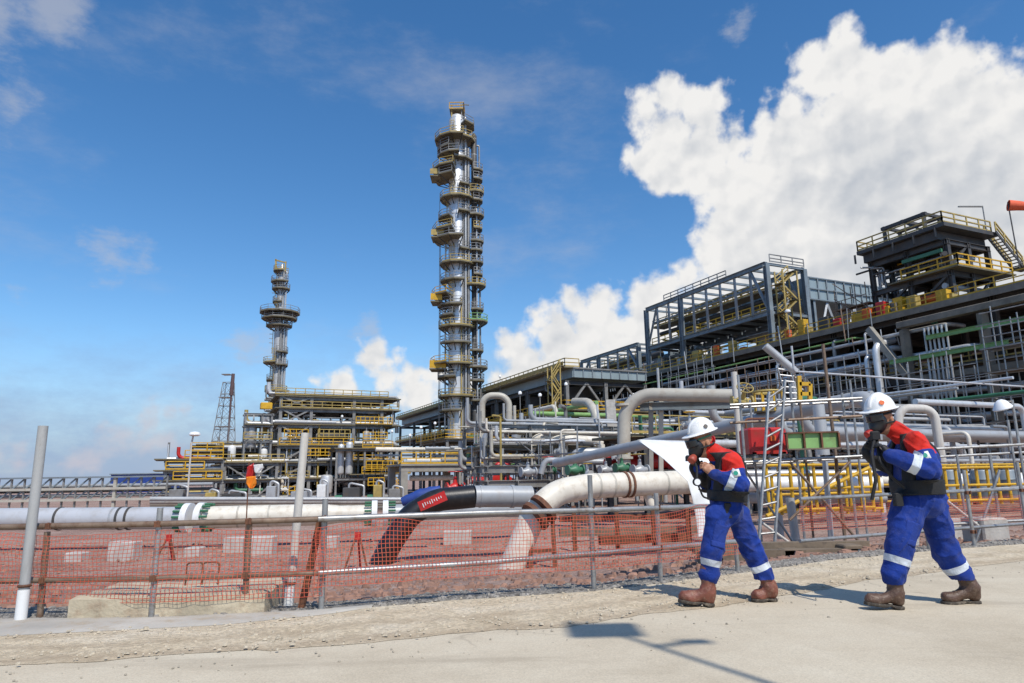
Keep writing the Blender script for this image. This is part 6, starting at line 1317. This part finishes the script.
def npmesh(name, V_, F_, mats, parent, attr=None):
    off = WL.get(parent.name, V((0, 0, 0))) if parent else V((0, 0, 0)); me = bpy.data.meshes.new(name)
    V_ = V_-np.array(off); me.from_pydata(V_.tolist(), [], F_.tolist())
    for m in mats: me.materials.append(m)
    me.polygons.foreach_set('use_smooth', [True]*len(F_))
    if attr is not None:
        a = me.attributes.new('region', 'FLOAT_VECTOR', 'POINT'); a.data.foreach_set('vector', attr.astype(np.float32).ravel())
    me.update(); o = bpy.data.objects.new(name, me); COL.objects.link(o)
    if parent: o.parent = parent; WL[o.name] = off
    return o
def clothmat(name, blue, red, band, skin):
    m = bpy.data.materials.new(name); m.use_nodes = True; nt = m.node_tree; N = nt.nodes; L = nt.links; b = N['Principled BSDF']; b.inputs['Roughness'].default_value = .82
    b.inputs['Sheen Weight'].default_value = .08; b.inputs['Specular IOR Level'].default_value = .25
    at = N.new('ShaderNodeAttribute'); at.attribute_name = 'region'; sp = N.new('ShaderNodeSeparateXYZ'); L.new(at.outputs['Vector'], sp.inputs[0])
    g = N.new('ShaderNodeNewGeometry'); nzt = N.new('ShaderNodeTexNoise'); nzt.inputs['Scale'].default_value = 7; nzt.inputs['Detail'].default_value = 6; L.new(g.outputs['Position'], nzt.inputs['Vector'])
    mr = N.new('ShaderNodeMapRange'); L.new(nzt.outputs[0], mr.inputs[0]); mr.inputs[1].default_value = .3; mr.inputs[2].default_value = .7; mr.inputs[3].default_value = .75; mr.inputs[4].default_value = 1.2
    def mul(col):
        v = N.new('ShaderNodeVectorMath'); v.operation = 'SCALE'; v.inputs[0].default_value = col; L.new(mr.outputs[0], v.inputs['Scale']); return v.outputs[0]
    cur = mul(blue)
    for ch, col in ((1, red), (0, band), (2, skin)):
        lt = N.new('ShaderNodeMath'); lt.operation = 'LESS_THAN'; L.new(sp.outputs[ch], lt.inputs[0]); lt.inputs[1].default_value = 0
        mx = N.new('ShaderNodeMix'); mx.data_type = 'RGBA'; L.new(lt.outputs[0], mx.inputs[0]); L.new(cur, mx.inputs[6])
        if ch == 2: mx.inputs[7].default_value = (*col, 1)
        else: L.new(mul(col), mx.inputs[7])
        cur = mx.outputs[2]
    nd_ = N.new('ShaderNodeTexNoise'); nd_.inputs['Scale'].default_value = 11; nd_.inputs['Detail'].default_value = 7; nd_.inputs['Roughness'].default_value = .7; L.new(g.outputs['Position'], nd_.inputs['Vector'])
    rd = N.new('ShaderNodeMapRange'); L.new(nd_.outputs[0], rd.inputs[0]); rd.inputs[1].default_value = .5; rd.inputs[2].default_value = .8; rd.inputs[4].default_value = .22
    md_ = N.new('ShaderNodeMix'); md_.data_type = 'RGBA'; L.new(rd.outputs[0], md_.inputs[0]); L.new(cur, md_.inputs[6]); md_.inputs[7].default_value = (.22, .20, .22, 1); cur = md_.outputs[2]
    L.new(cur, b.inputs['Base Color'])
    n3 = N.new('ShaderNodeTexNoise'); n3.inputs['Scale'].default_value = 26; n3.inputs['Detail'].default_value = 5; n3.inputs['Distortion'].default_value = 1.2; L.new(g.outputs['Position'], n3.inputs['Vector'])
    bp = N.new('ShaderNodeBump'); bp.inputs['Strength'].default_value = .5; bp.inputs['Distance'].default_value = .014; L.new(n3.outputs[0], bp.inputs['Height']); L.new(bp.outputs[0], b.inputs['Normal'])
    return m
SKIN = (.40, .19, .11)
CLOTH = clothmat('royal blue coverall', (.008, .034, .225), (.58, .022, .012), (.62, .66, .70), SKIN)
CLOTHB = mat('royal blue pocket cloth', (.009, .036, .235), .85, 0, .25, 9, .4, bscale=30)
BOOTR = mat('red brown leather', (.20, .065, .04), .5, 0, .3, 14, .25, dirt=(.36, .25, .17), damt=.45)
BOOTD = mat('dark brown leather', (.095, .05, .032), .5, 0, .35, 14, .25, dirt=(.3, .23, .16), damt=.4)
SOLE = mat('boot sole', (.05, .04, .03), .8, 0, .3, 10, dirt=(.35, .28, .2), damt=.5)
HELM = mat('white helmet shell', (.80, .80, .78), .28, 0, .04, 6, dirt=(.6, .57, .5), damt=.2)
RUB = mat('mask rubber', (.014, .014, .015), .42, 0, .2, 12)
FILT = mat('brick red filter', (.33, .06, .035), .5, 0, .2, 9)
SK = mat('skin', SKIN, .55, 0, .08, 20)
GLOVE = mat('black glove', (.02, .02, .021), .65, 0, .3, 20, .2)

def hand(name, wrist, tip_dir, palm_n, mats, parent, size=.185, curl=1.0, thumb_side=1):
    # palm plus five bent fingers as one surface
    w = np.array(wrist); f = np.array(V(tip_dir).normalized()); n = V(palm_n); n = n-V(f)*n.dot(V(f)); n = np.array(n.normalized()); s_ = np.cross(n, f)*thumb_side
    prim = [(w, w+f*.045, .026, .030), (w+f*.03+s_*.016, w+f*.085+s_*.022, .022, .019), (w+f*.03-s_*.016, w+f*.08-s_*.024, .022, .018), (w+f*.04, w+f*.088, .022, .018)]
    for k, (o_, ln) in enumerate([(.030, .070), (.011, .080), (-.009, .074), (-.028, .058)]):
        p = w+f*(.088-.006*abs(k-1))+s_*o_; ang = .35*curl; r = .0095
        for q in range(3):
            d_ = f*math.cos(ang)+n*math.sin(ang); e = p+d_*ln*(.45, .32, .26)[q]; prim.append((p, e, r, r*.92)); p = e; ang += .62*curl; r *= .93
    p = w+f*.022+s_*.026; d_ = (f*.62+s_*.62+n*.35); d_ /= np.linalg.norm(d_); e = p+d_*.042; prim.append((p, e, .014, .0115)); d2_ = (f*.85+s_*.15+n*.5); d2_ /= np.linalg.norm(d2_); prim.append((e, e+d2_*.034, .011, .009))
    def fn(P):
        d = None
        for i, (a, b_, ra, rb) in enumerate(prim):
            c, _ = cap(P, a, b_, ra, rb); d = c if d is None else (smin(d, c, .012) if i < 4 else smin(d, c, .0035))
        return d
    pts = np.array([q for p_ in prim for q in p_[:2]]); V_, F_ = surface_nets(fn, pts.min(0)-.03, pts.max(0)+.03, .0045)
    return npmesh(name, V_, F_, mats, parent)

def person(label, Y0, J, R_, boots, headdir, roll, helm_c, seed, extras, bootmat, nearhand, px_scale):
    def W(k): x, y, dy = J[k]; return np.array(atY(x, y, Y0+dy))
    pts = {k: W(k) for k in J}; base = V((pts['hip'][0], Y0, 0)); t = thing('person', label, 'person', base)
    hc = pts['head']; F_h = np.array(V(headdir).normalized()); Rt = np.cross(F_h, (0, 0, 1)); Rt /= np.linalg.norm(Rt); Uh = np.cross(Rt, F_h); AX = np.stack([F_h, Rt, Uh])
    q = R_; g = pts
    lat = np.array((0, 1., 0)); tw = .085
    bodyprims = [  # a, b, ra, rb, k
        (g['chest']-lat*tw, g['waist']-lat*.07, q['chest'], q['waist'], .06), (g['chest']+lat*tw, g['waist']+lat*.07, q['chest'], q['waist'], .06),
        (g['waist']-lat*.06, g['hip']-lat*.07, q['waist'], q['hip'], .05), (g['waist']+lat*.06, g['hip']+lat*.07, q['waist'], q['hip'], .05),
        (g['shN'], g['shF'], q['sh'], q['sh'], .05), (g['chest'], (g['shN']+g['shF'])/2, q['chest']*.9, q['sh'], .05), ((g['shN']+g['shF'])/2, g['neck'], .085, .062, .04), (g['neck'], g['neck']+(g['head']-g['neck'])*.42, .072, .070, .03)]
    armN = [(g['shN'], g['elN'], q['ua']*1.12, q['ua']*.95, .035), (g['elN'], g['wrN'], q['ua']*.95, q['fa'], .03)]
    armF = [(g['shF'], g['elF'], q['ua']*1.1, q['ua'], .035), (g['elF'], g['wrF'], q['ua'], q['fa'], .03)]
    legN = [(g['hipN'], g['knN'], q['th'], q['kn'], .05), (g['knN'], g['anN'], q['kn'], q['an'], .03)]
    legF = [(g['hipF'], g['knF'], q['th']*1.0, q['kn'], .05), (g['knF'], g['anF'], q['kn'], q['an'], .03)]
    def core(P):
        d = None
        for a, b_, ra, rb, k in bodyprims:
            c, _ = cap(P, a, b_, ra, rb); d = c if d is None else smin(d, c, k)
        for grp in (legN, legF):
            e = None
            for a, b_, ra, rb, k in grp:
                c, tt = cap(P, a, b_, ra, rb); e = c if e is None else smin(e, c, .035)
            d = smin(d, e, .045)
        return d
    def arms(P):
        e = None
        for grp in (armN, armF):
            f_ = None
            for a, b_, ra, rb, k in grp:
                c, _ = cap(P, a, b_, ra, rb); f_ = c if f_ is None else smin(f_, c, .03)
            e = f_ if e is None else np.minimum(e, f_)
        return e
    def headf(P):
        h = ell(P, hc+Uh*.03, (.098, .076, .098), AX); h = smin(h, ell(P, hc+F_h*.018-Uh*.055, (.075, .058, .07), AX), .03)
        h = smin(h, ell(P, hc+F_h*.098-Uh*.012, (.022, .014, .03), AX), .014)               # nose
        h = np.minimum(h, ell(P, hc+Rt*(-.078)-F_h*.012-Uh*.012, (.02, .012, .034), AX)); h = np.minimum(h, ell(P, hc+Rt*.078-F_h*.012-Uh*.012, (.02, .012, .034), AX))
        for sd in (-1, 1): h = -smin(-h, ell(P, hc+F_h*.094+Rt*sd*.032+Uh*.02, (.02, .018, .012), AX)*-1*-1, .01) if False else h
        nk, _ = cap(P, g['neck']-np.array((0, 0, .03)), hc-Uh*.05-F_h*.015, .062, .056)
        return smin(h, nk, .03)
    def cloth(P):
        d = smin(core(P), arms(P), .022)
        # collar roll
        return d
    def body(P):
        d = cloth(P); near = np.abs(d) < .06; fo = np.zeros(len(P), np.float32)
        Pn = P[near]
        w_ = folds(Pn*np.array((1, 1, .55)), seed, 26, .0085)+folds(Pn, seed+5, 58, .0034)
        for q_, (kx, ky, kz) in enumerate(((.5, .2, .8), (-.55, .3, .75), (.25, -.4, .85), (.8, .2, -.5))):
            ph = (Pn@np.array((kx, ky, kz), np.float32))*(34+7*q_)+2.6*np.sin(Pn[:, 0]*9+q_)+2.1*np.sin(Pn[:, 2]*7+q_*2)+1.5*np.sin(Pn[:, 1]*11); am_ = np.clip(np.sin(Pn@np.array((kz, kx, ky), np.float32)*13+q_*1.9+seed), 0, 1)
            w_ = w_ - am_*.011*(1-np.abs(np.sin(ph*.5)))**3
        # bunching at knees, ankles and elbows
        for jt, am in (('knN', .004), ('knF', .004), ('elN', .006), ('anN', .006), ('anF', .006), ('hip', .006)):
            r2 = np.linalg.norm(Pn-g[jt], axis=1); w_ += am*np.exp(-(r2/.15)**2)*np.sin((Pn@np.array((.55, .3, .8)))*66+2.5*np.sin(Pn[:, 0]*23+Pn[:, 1]*19)).astype(np.float32)
        fo[near] = w_
        return np.minimum(d+fo, headf(P))
    allp = np.array(list(pts.values())); lo, hi = allp.min(0)-.26, allp.max(0)+.2; lo[2] = min(g['anN'][2], g['anF'][2])-.02
    Vb, Fb = surface_nets(body, lo, hi, .0075)
    P = Vb.astype(np.float32)
    # regions
    def limbband(a, b_, t0, hw, rad):
        a = np.array(a); d_ = b_-a; L_ = np.linalg.norm(d_); c, _ = cap(P, a, b_, rad, rad); return np.maximum(np.abs((P-a)@(d_/L_)-t0*L_)-hw, c)
    bd = np.minimum(limbband(g['knN'], g['anN'], extras['bandleg'][0], .026, .17), limbband(g['knF'], g['anF'], extras['bandleg'][1], .026, .17))
    legsplit = np.linalg.norm(P-g['knF'], axis=1)
    ba = np.minimum(limbband(g['elN'], g['wrN'], extras['bandarm'], .030, .105), limbband(g['elF'], g['wrF'], .35, .028, .1)); band = np.minimum(bd, ba)
    ua, ta = cap(P, g['shN'], g['elN'], .10, .10); ub, tb = cap(P, g['shF'], g['elF'], .10, .10)
    fN, _ = cap(P, g['elN'], g['wrN'], q['fa']+.03, q['fa']+.02)
    tt = (P-g['shN'])@vsub(g['shN'], g['elN'])/np.dot(vsub(g['shN'], g['elN']), vsub(g['shN'], g['elN']))
    redz = extras['redz']; reda = np.maximum(ua-.045, (tt-extras['redt'])*.3); redn = np.maximum((redz-P[:, 2]), -.5+0*P[:, 2]); inarm = np.minimum(ua-.02, fN)
    red = np.minimum(reda, np.where(inarm < .0, 1., np.maximum(redn, np.minimum(np.linalg.norm(P-g['neck']-(hc-g['neck'])*.3, axis=1)-.165, np.linalg.norm(P-g['shN'], axis=1)-.135))))
    hs = headf(P); cs_ = cloth(P); skin = np.where(hs < cs_-.012, -1., 1.)*.02
    attr = np.stack([band, red, skin], 1)
    body_o = npmesh('body', Vb, Fb, [CLOTH], t, attr)
    # belt and harness follow the clothes
    def shell_part(nm, region, thick, m, lo_, hi_, par=t, h=.0085):
        def fn(P):
            d = cloth(P); w_ = np.zeros(len(P), np.float32); return np.maximum(np.abs(d-thick*.4)-thick, region(P))
        V2, F2 = surface_nets(fn, lo_, hi_, h); return npmesh(nm, V2, F2, [m], par)
    wc = g['belt']; axb = vsub(g['hip'], g['chest']); axb = axb/np.linalg.norm(axb); axb = axb+np.array(extras.get('belttilt', (0, 0, 0))); axb /= np.linalg.norm(axb)
    def nolimb(P): return .02-np.minimum(cap(P, *armN[0][:4])[0], cap(P, *armN[1][:4])[0])
    shell_part('belt', lambda P: np.maximum(np.maximum(np.abs((P-wc)@axb)-extras['beltw'], np.linalg.norm(P-wc, axis=1)-.36), nolimb(P)), .016, M['blackmatte'], wc-np.array((.36, .4, .2)), wc+np.array((.36, .4, .2)))
    # shoulder strap of the harness: slab through shoulder
    sc_ = (g['shN']+g['neck'])/2; sn = np.array((0, 1., 0)); yo = extras['strapy']
    for nm_, yy in (('harness_strap', sc_[1]*0+Y0-yo), ('harness_strap', Y0+yo)):
        shell_part(nm_, lambda P: np.maximum(np.maximum(np.abs(P[:, 1]-yy)-.048, wc[2]-P[:, 2]), np.maximum(P[:, 2]-g['neck'][2]-.02, np.linalg.norm(P-g['neck'], axis=1)*0+.068-np.linalg.norm(P-g['neck'], axis=1))), .013, M['blackmatte'], np.array((lo[0]+.1, yy-.06, wc[2]-.02)), np.array((hi[0]-.05, yy+.06, g['neck'][2]+.05)))
    tc_ = g['hipN']*.45+g['knN']*.55; ld = vsub(g['hipN'], g['knN']); ld /= np.linalg.norm(ld); fx_ = np.cross(ld, (0, 1, 0)); fx_ /= np.linalg.norm(fx_)
    shell_part('thigh_pocket', lambda P: np.maximum(np.maximum(np.abs((P-tc_)@ld)-.075, np.abs((P-tc_)@fx_-.01)-.055), P[:, 1]-tc_[1]), .006, CLOTHB, tc_-np.array((.13, .22, .13)), tc_+np.array((.13, .02, .13)), h=.0065)
    tf_ = tc_+ld*.085
    shell_part('pocket_flap', lambda P: np.maximum(np.maximum(np.abs((P-tf_)@ld)-.022, np.abs((P-tf_)@fx_-.01)-.06), P[:, 1]-tf_[1]), .010, CLOTHB, tf_-np.array((.13, .22, .09)), tf_+np.array((.13, .02, .09)), h=.0065)
    # boots
    for nm_, an, (toe, heel, zt, zh, dy) in (('N', g['anN'], boots[0]), ('F', g['anF'], boots[1])):
        tp, hp = np.array(atY(toe, 600, Y0+dy)), np.array(atY(heel, 600, Y0+dy)); tp[2], hp[2] = zt, zh; top = an+np.array((0, 0, .05)); hb_ = hp+np.array((-.03, 0, .045)); ball = tp+(hp-tp)*.26+np.array((0, 0, .045)); toe_ = tp+(hp-tp)*.14+np.array((0, 0, .05)); ank = np.array((hp[0]*.72+an[0]*.28-.025, an[1]*.5+hp[1]*.5, hp[2]+.13))
        sl_ = (hp-tp); ln = np.linalg.norm(sl_); sl_ = sl_/ln; nn = np.cross(sl_, (0, 1, 0)); nn = nn if nn[2] > 0 else -nn
        def bshape(P):
            d, _ = cap(P, top, ank, .064, .055); c, _ = cap(P, ank, hb_+np.array((0, 0, .02)), .051, .048); d = smin(d, c, .03); c, _ = cap(P, ank+np.array((0, 0, -.03)), ball, .050, .048); d = smin(d, c, .04); c, _ = cap(P, ball, toe_, .050, .046); d = smin(d, c, .02)
            return d
        def fb(P):
            d = bshape(P)+folds(P, seed+9, 40, .006)-.005*(1-np.abs(np.sin(P[:, 2]*42+3*np.sin(P[:, 0]*18))))**4*(P[:, 2] > hp[2]+.10)
            return np.maximum(d, .020-(P-tp)@nn)
        def fs(P):
            hgt = (P-tp)@nn; u_ = (P-tp)@sl_; arch = .014*np.exp(-((u_/ln-.62)/.09)**2)
            Q = P+np.outer(np.clip(.034-hgt, 0, .05), nn).astype(np.float32)
            return np.maximum(np.maximum(bshape(Q)-.005, hgt-.026), arch-hgt)
        lo_, hi_ = np.minimum(np.minimum(tp, hp), top)-.1, np.maximum(np.maximum(tp, hp), top)+.1
        Vc, Fc = surface_nets(fb, lo_, hi_, .007); bo = npmesh('boot', Vc, Fc, [bootmat], t)
        Vc, Fc = surface_nets(fs, lo_, np.array((hi_[0], hi_[1], max(tp[2], hp[2])+.12)), .006); npmesh('sole', Vc, Fc, [SOLE], bo)
    # helmet
    Uk = np.array(V(extras['helm_up']).normalized()); Fk = F_h-Uk*np.dot(F_h, Uk); Fk /= np.linalg.norm(Fk); Rk = np.cross(Fk, Uk); hcn = np.array(atY(helm_c[0], helm_c[1], Y0)); hs_ = helm_c[2]
    AK = np.stack([Fk, Rk, Uk])
    def fh(P):
        qq = (P-hcn)@AK.T/hs_; u_, v_, z_ = qq[:, 0], qq[:, 1], qq[:, 2]
        k = np.sqrt((u_/.132)**2+(v_/.112)**2+(np.maximum(z_, 0)/.132)**2); dome = (k-1)*.12; dome = np.maximum(np.abs(dome+.004)-.004, -z_-.004)
        ridge = np.maximum(np.maximum((np.sqrt((u_/.139)**2+(np.maximum(z_, 0)/.139)**2)-1)*.13, np.abs(v_)-.014), -z_+.03); ridge = np.maximum(ridge, -(np.sqrt((u_/.128)**2+(v_/.11)**2+(np.maximum(z_, 0)/.128)**2)-1)*.12)
        rr = np.sqrt((u_/(.158+.045*np.clip(u_/.12, 0, 1)))**2+(v_/.135)**2); brim = np.maximum((rr-1)*.15, np.abs(z_+.001+.12*np.maximum(rr-.85, 0)*.25)-.0045); brim = np.maximum(brim, -(np.sqrt((u_/.122)**2+(v_/.104)**2)-1)*.11)
        return np.minimum(smin(dome, ridge, .012), smin(dome, brim, .01))*hs_
    Vc, Fc = surface_nets(fh, hcn-.23*hs_, hcn+.23*hs_, .0055); he = npmesh('helmet', Vc, Fc, [HELM], t)
    ec = hcn+AK.T@(np.array(extras['emblem'])*hs_); en = V(ec-hcn).normalized(); eb = MB().disc(V(ec)+en*.0, en, .020*hs_, .006, 12)
    eb.build('emblem', extras['emblem_m'], he, True)
    for k in range(5): pass
    # mask
    mk = t; fc = hc+F_h*.045-Uk*.0
    def fm(P):
        d = ell(P, hc+F_h*.062-Uh*.010, (.072, .074, .088), AX); d = smin(d, ell(P, hc+F_h*.095-Uh*.062, (.055, .048, .048), AX), .03); return np.maximum(d, -((P-hc)@F_h-.012))
    Vc, Fc = surface_nets(fm, hc-.22, hc+.24, .006); mo = npmesh('breathing_mask', Vc, Fc, [RUB], t)
    vc = V(hc+F_h*.115+Uh*.028); lens = MB(); gr = []
    for i in range(9):
        for j in range(5):
            an = (i/8-.5)*2.3; gr.append(V(hc+F_h*(.042+.096*math.cos(an))+Rt*(.088*math.sin(an))+Uh*(.062-.068*j/4)))
    lens.add(gr, [[i*5+j, i*5+j+1, (i+1)*5+j+1, (i+1)*5+j] for i in range(8) for j in range(4)]); lo2 = lens.build('visor', M['glass'], mo, True); md = lo2.modifiers.new('thickness', 'SOLIDIFY'); md.thickness = .004
    for sd, sc2 in extras['filters']:
        fx = V(hc+F_h*.135-Uh*.085+Rt*sd*.055); fd = V(F_h*.75-Uh*.35+Rt*sd*.6).normalized()
        MB().lathe([(.026, -.01), (.036*sc2, .01), (.042*sc2, .016), (.042*sc2, .05), (.036*sc2, .056), (.02, .058)], fx, fd, 18).build('filter', extras['filter_m'], mo, True)
    for zz in (.045, -.03):
        hp = [V(hc+Uh*zz+F_h*(.10*math.cos(a))+Rt*(.084*math.sin(a))) for a in np.linspace(.9, 2*PI-.9, 18)]; b = MB(); b.tube(hp, .009, 6); b.build('head_strap', M['dgreen'] if zz > 0 and extras.get('gstrap') else M['blackmatte'], mo, True)
    # hands
    for i, (wk, tgt, pn, mm, nm_, ts) in enumerate(nearhand): hand(nm_, g[wk], V(W(tgt))-V(g[wk]), pn, [mm], t, thumb_side=ts, curl=.95)
    # sleeve patch with a round green emblem
    a, b_ = g['shN'], g['elN']; pc = V(a+(b_-a)*extras['patcht']); dirn = V(b_-a).normalized(); out = V((extras['patchx'], -1, .25)); out = (out-dirn*out.dot(dirn)).normalized(); rr = q['ua']*1.06+.008
    side = dirn.cross(out); b = MB(); gr = [pc+out*rr*math.cos(an)+side*rr*math.sin(an)+dirn*(j-.5)*.062 for an in (-.42, -.14, .14, .42) for j in (0, 1)]
    b.add(gr, [[i*2, i*2+1, i*2+3, i*2+2] for i in range(3)]); po = b.build('sleeve_patch', M['white'], t, True); md = po.modifiers.new('thickness', 'SOLIDIFY'); md.thickness = .006; md.offset = 0
    MB().disc(pc+out*(rr+.004), out, .019, .004, 16).build('round_emblem', mat('emblem green', (.03, .33, .22), .6), po)
    return t, g, hc, F_h, Uh, Rt
# the man with the reddish boots
J1 = dict(head=(702, 443, 0), neck=(718, 455, 0), chest=(727, 472, 0), waist=(727, 493, 0), hip=(727, 508, 0), belt=(727, 496, 0), shN=(733, 462, -.17), shF=(724, 460, .17), elN=(741, 485, -.25), wrN=(714, 474, -.20), tipN=(700, 461, -.15),
          elF=(706, 482, .22), wrF=(697, 468, .10), tipF=(693, 455, .03), hipN=(719, 515, -.085), knN=(713, 549, -.10), anN=(709, 576, -.10), hipF=(738, 515, .085), knF=(752, 550, .09), anF=(764, 577, .09))
R1 = dict(chest=.118, waist=.112, hip=.122, sh=.074, ua=.066, fa=.050, th=.105, kn=.085, an=.080)
YA = atZ(735, 604, 0).y
ex1 = dict(bandleg=(.50, .62), bandarm=.34, redz=atY(730, 461, YA).z, redt=.42, beltw=.045, strapy=.115, emblem=(.0, -.108, .052), emblem_m=M['darksteel'], filters=[(-.55, .85)], filter_m=FILT, patcht=.62, patchx=-.5, helm_up=(-.27, -.10, .95), gstrap=True)
P1 = person('man in blue coverall with reddish brown boots raising a bare hand to his breathing mask', YA, J1, R1, [(680, 713, .035, 0, -.10), (754, 776, 0, .0, .09)], (-.92, -.22, -.30), 0, (701.5, 432, .93), 3, ex1, BOOTR,
            [('wrN', 'tipN', (-.55, .6, .5), SK, 'bare_hand', 1), ('wrF', 'tipF', (-.3, -.6, .5), GLOVE, 'gloved_hand', -1)], 1)
# the man with the dark boots
J2 = dict(head=(882, 419, 0), neck=(903, 437, 0), chest=(913, 458, 0), waist=(916, 482, 0), hip=(919, 499, 0), belt=(917, 487, 0), shN=(916, 443, -.19), shF=(904, 442, .19), elN=(930, 470, -.29), wrN=(891, 456, -.22), tipN=(877, 438, -.14),
          elF=(884, 466, .24), wrF=(871, 452, .12), tipF=(866, 438, .05), hipN=(908, 508, -.09), knN=(899, 549, -.10), anN=(893, 576, -.10), hipF=(932, 508, .09), knF=(947, 552, .09), anF=(962, 577, .09))
R2_ = dict(chest=.132, waist=.132, hip=.142, sh=.078, ua=.074, fa=.055, th=.120, kn=.096, an=.086)
YB2 = atZ(925, 607, 0).y
ex2 = dict(bandleg=(.42, .60), bandarm=.40, redz=atY(912, 444, YB2).z, redt=.40, beltw=.058, strapy=.125, emblem=(.075, -.085, .06), emblem_m=M['orange'], filters=[(.35, .95)], filter_m=mat('red filter', (.52, .03, .02), .5), patcht=.62, patchx=-.45, helm_up=(-.16, -.10, .97))
P2 = person('man in blue coverall with dark brown boots holding both gloved hands at his mask', YB2, J2, R2_, [(866, 902, .04, 0, -.10), (942, 979, 0, .0, .09)], (-.88, -.42, -.20), 0, (880, 409, 1.0), 8, ex2, BOOTD,
            [('wrN', 'tipN', (-.5, .6, .5), GLOVE, 'gloved_hand', 1), ('wrF', 'tipF', (-.3, -.6, .5), GLOVE, 'gloved_hand', -1)], 1)
def hose(P, pts, r, nm='air_hose'): return MB().tube(bend([V(p) for p in pts], .06, 5), r, 8).build(nm, M['blackmatte'], P, True)
t1, g1, h1, F1_, U1, Rr1 = P1
hose(t1, [h1+F1_*.13-U1*.09, atY(697, 468, YA-.12), atY(697, 481, YA-.2)], .010)
b = MB(); gc_ = atY(697, 482, YA-.2); b.disc(gc_, V((0, 1, 0)), .034, .03, 18); ga = b.build('pressure_gauge', M['blackmatte'], t1, True); MB().disc(gc_+V((0, -.017, 0)), V((0, 1, 0)), .025, .004, 18).build('dial_face', M['lamp'], ga)
hose(t1, [gc_, atY(703, 497, YA-.16), atY(713, 500, YA-.12)], .008)
MB().box(V(h1+F1_*.16-U1*.085), .06, .07, .05, bev=.01).build('demand_valve', M['blackmatte'], t1)
t2, g2, h2, F2_, U2, Rr2 = P2
MB().box(V(h2+F2_*.15-U2*.11), .08, .08, .07, bev=.012).build('demand_valve', M['blackmatte'], t2)
hose(t2, [h2+F2_*.14-U2*.12, atY(872, 455, YB2-.16), atY(876, 480, YB2-.22), atY(872, 500, YB2-.2)], .014, 'hanging_strap')
hose(t2, [h2+F2_*.12-U2*.13, atY(880, 462, YB2-.2), atY(893, 478, YB2-.18), atY(905, 488, YB2-.17)], .012)
for t_, Yx, (xa, ya_, xb, yb_) in ((t1, YA, (724, 503, 732, 518)), (t2, YB2, (893, 493, 903, 506))):
    p_, q_ = atY(xa, ya_, Yx-.17), atY(xb, yb_, Yx-.17)
    MB().box((p_+q_)/2, abs(q_.x-p_.x), .05, abs(q_.z-p_.z), bev=.008).build('belt_pouch', M['blackmatte'], t_)
# past about 270 the smallest pipes of the far pipework read as one mass
PP = [o for o in bpy.data.objects if o.type == 'MESH' and o.parent is None and o.get('category') == 'pipe' and o.get('group')]
def apparent(o):
    c = V((0, 0, 0)); bb = [o.matrix_basis @ V(q) for q in o.bound_box]
    for q in bb: c += q/8
    dm = sorted(o.dimensions); return max(dm[2], .1)*max(dm[0], .05)/(c-EYE).length_squared
bpy.context.view_layer.update()
PP.sort(key=apparent, reverse=True)
rest = PP[235:]
if rest:
    vs_m, fs_m, mi_m, mats_m = [], [], [], []
    for o in rest:
        m_ = o.data.materials[0]
        if m_ not in mats_m: mats_m.append(m_)
        b0 = len(vs_m); vs_m += [tuple(v.co+o.location) for v in o.data.vertices]
        for q in o.data.polygons: fs_m.append([b0+i for i in q.vertices]); mi_m.append(mats_m.index(m_))
    me = bpy.data.meshes.new('pipework'); me.from_pydata(vs_m, [], fs_m)
    for m_ in mats_m: me.materials.append(m_)
    me.polygons.foreach_set('material_index', mi_m); me.polygons.foreach_set('use_smooth', [True]*len(fs_m)); me.set_sharp_from_angle(angle=math.radians(40)); me.update()
    o = bpy.data.objects.new('pipework', me); COL.objects.link(o); o['kind'] = 'stuff'; o['label'] = 'mass of thin distant pipework threaded through the plant'
    for q in rest: bpy.data.objects.remove(q)
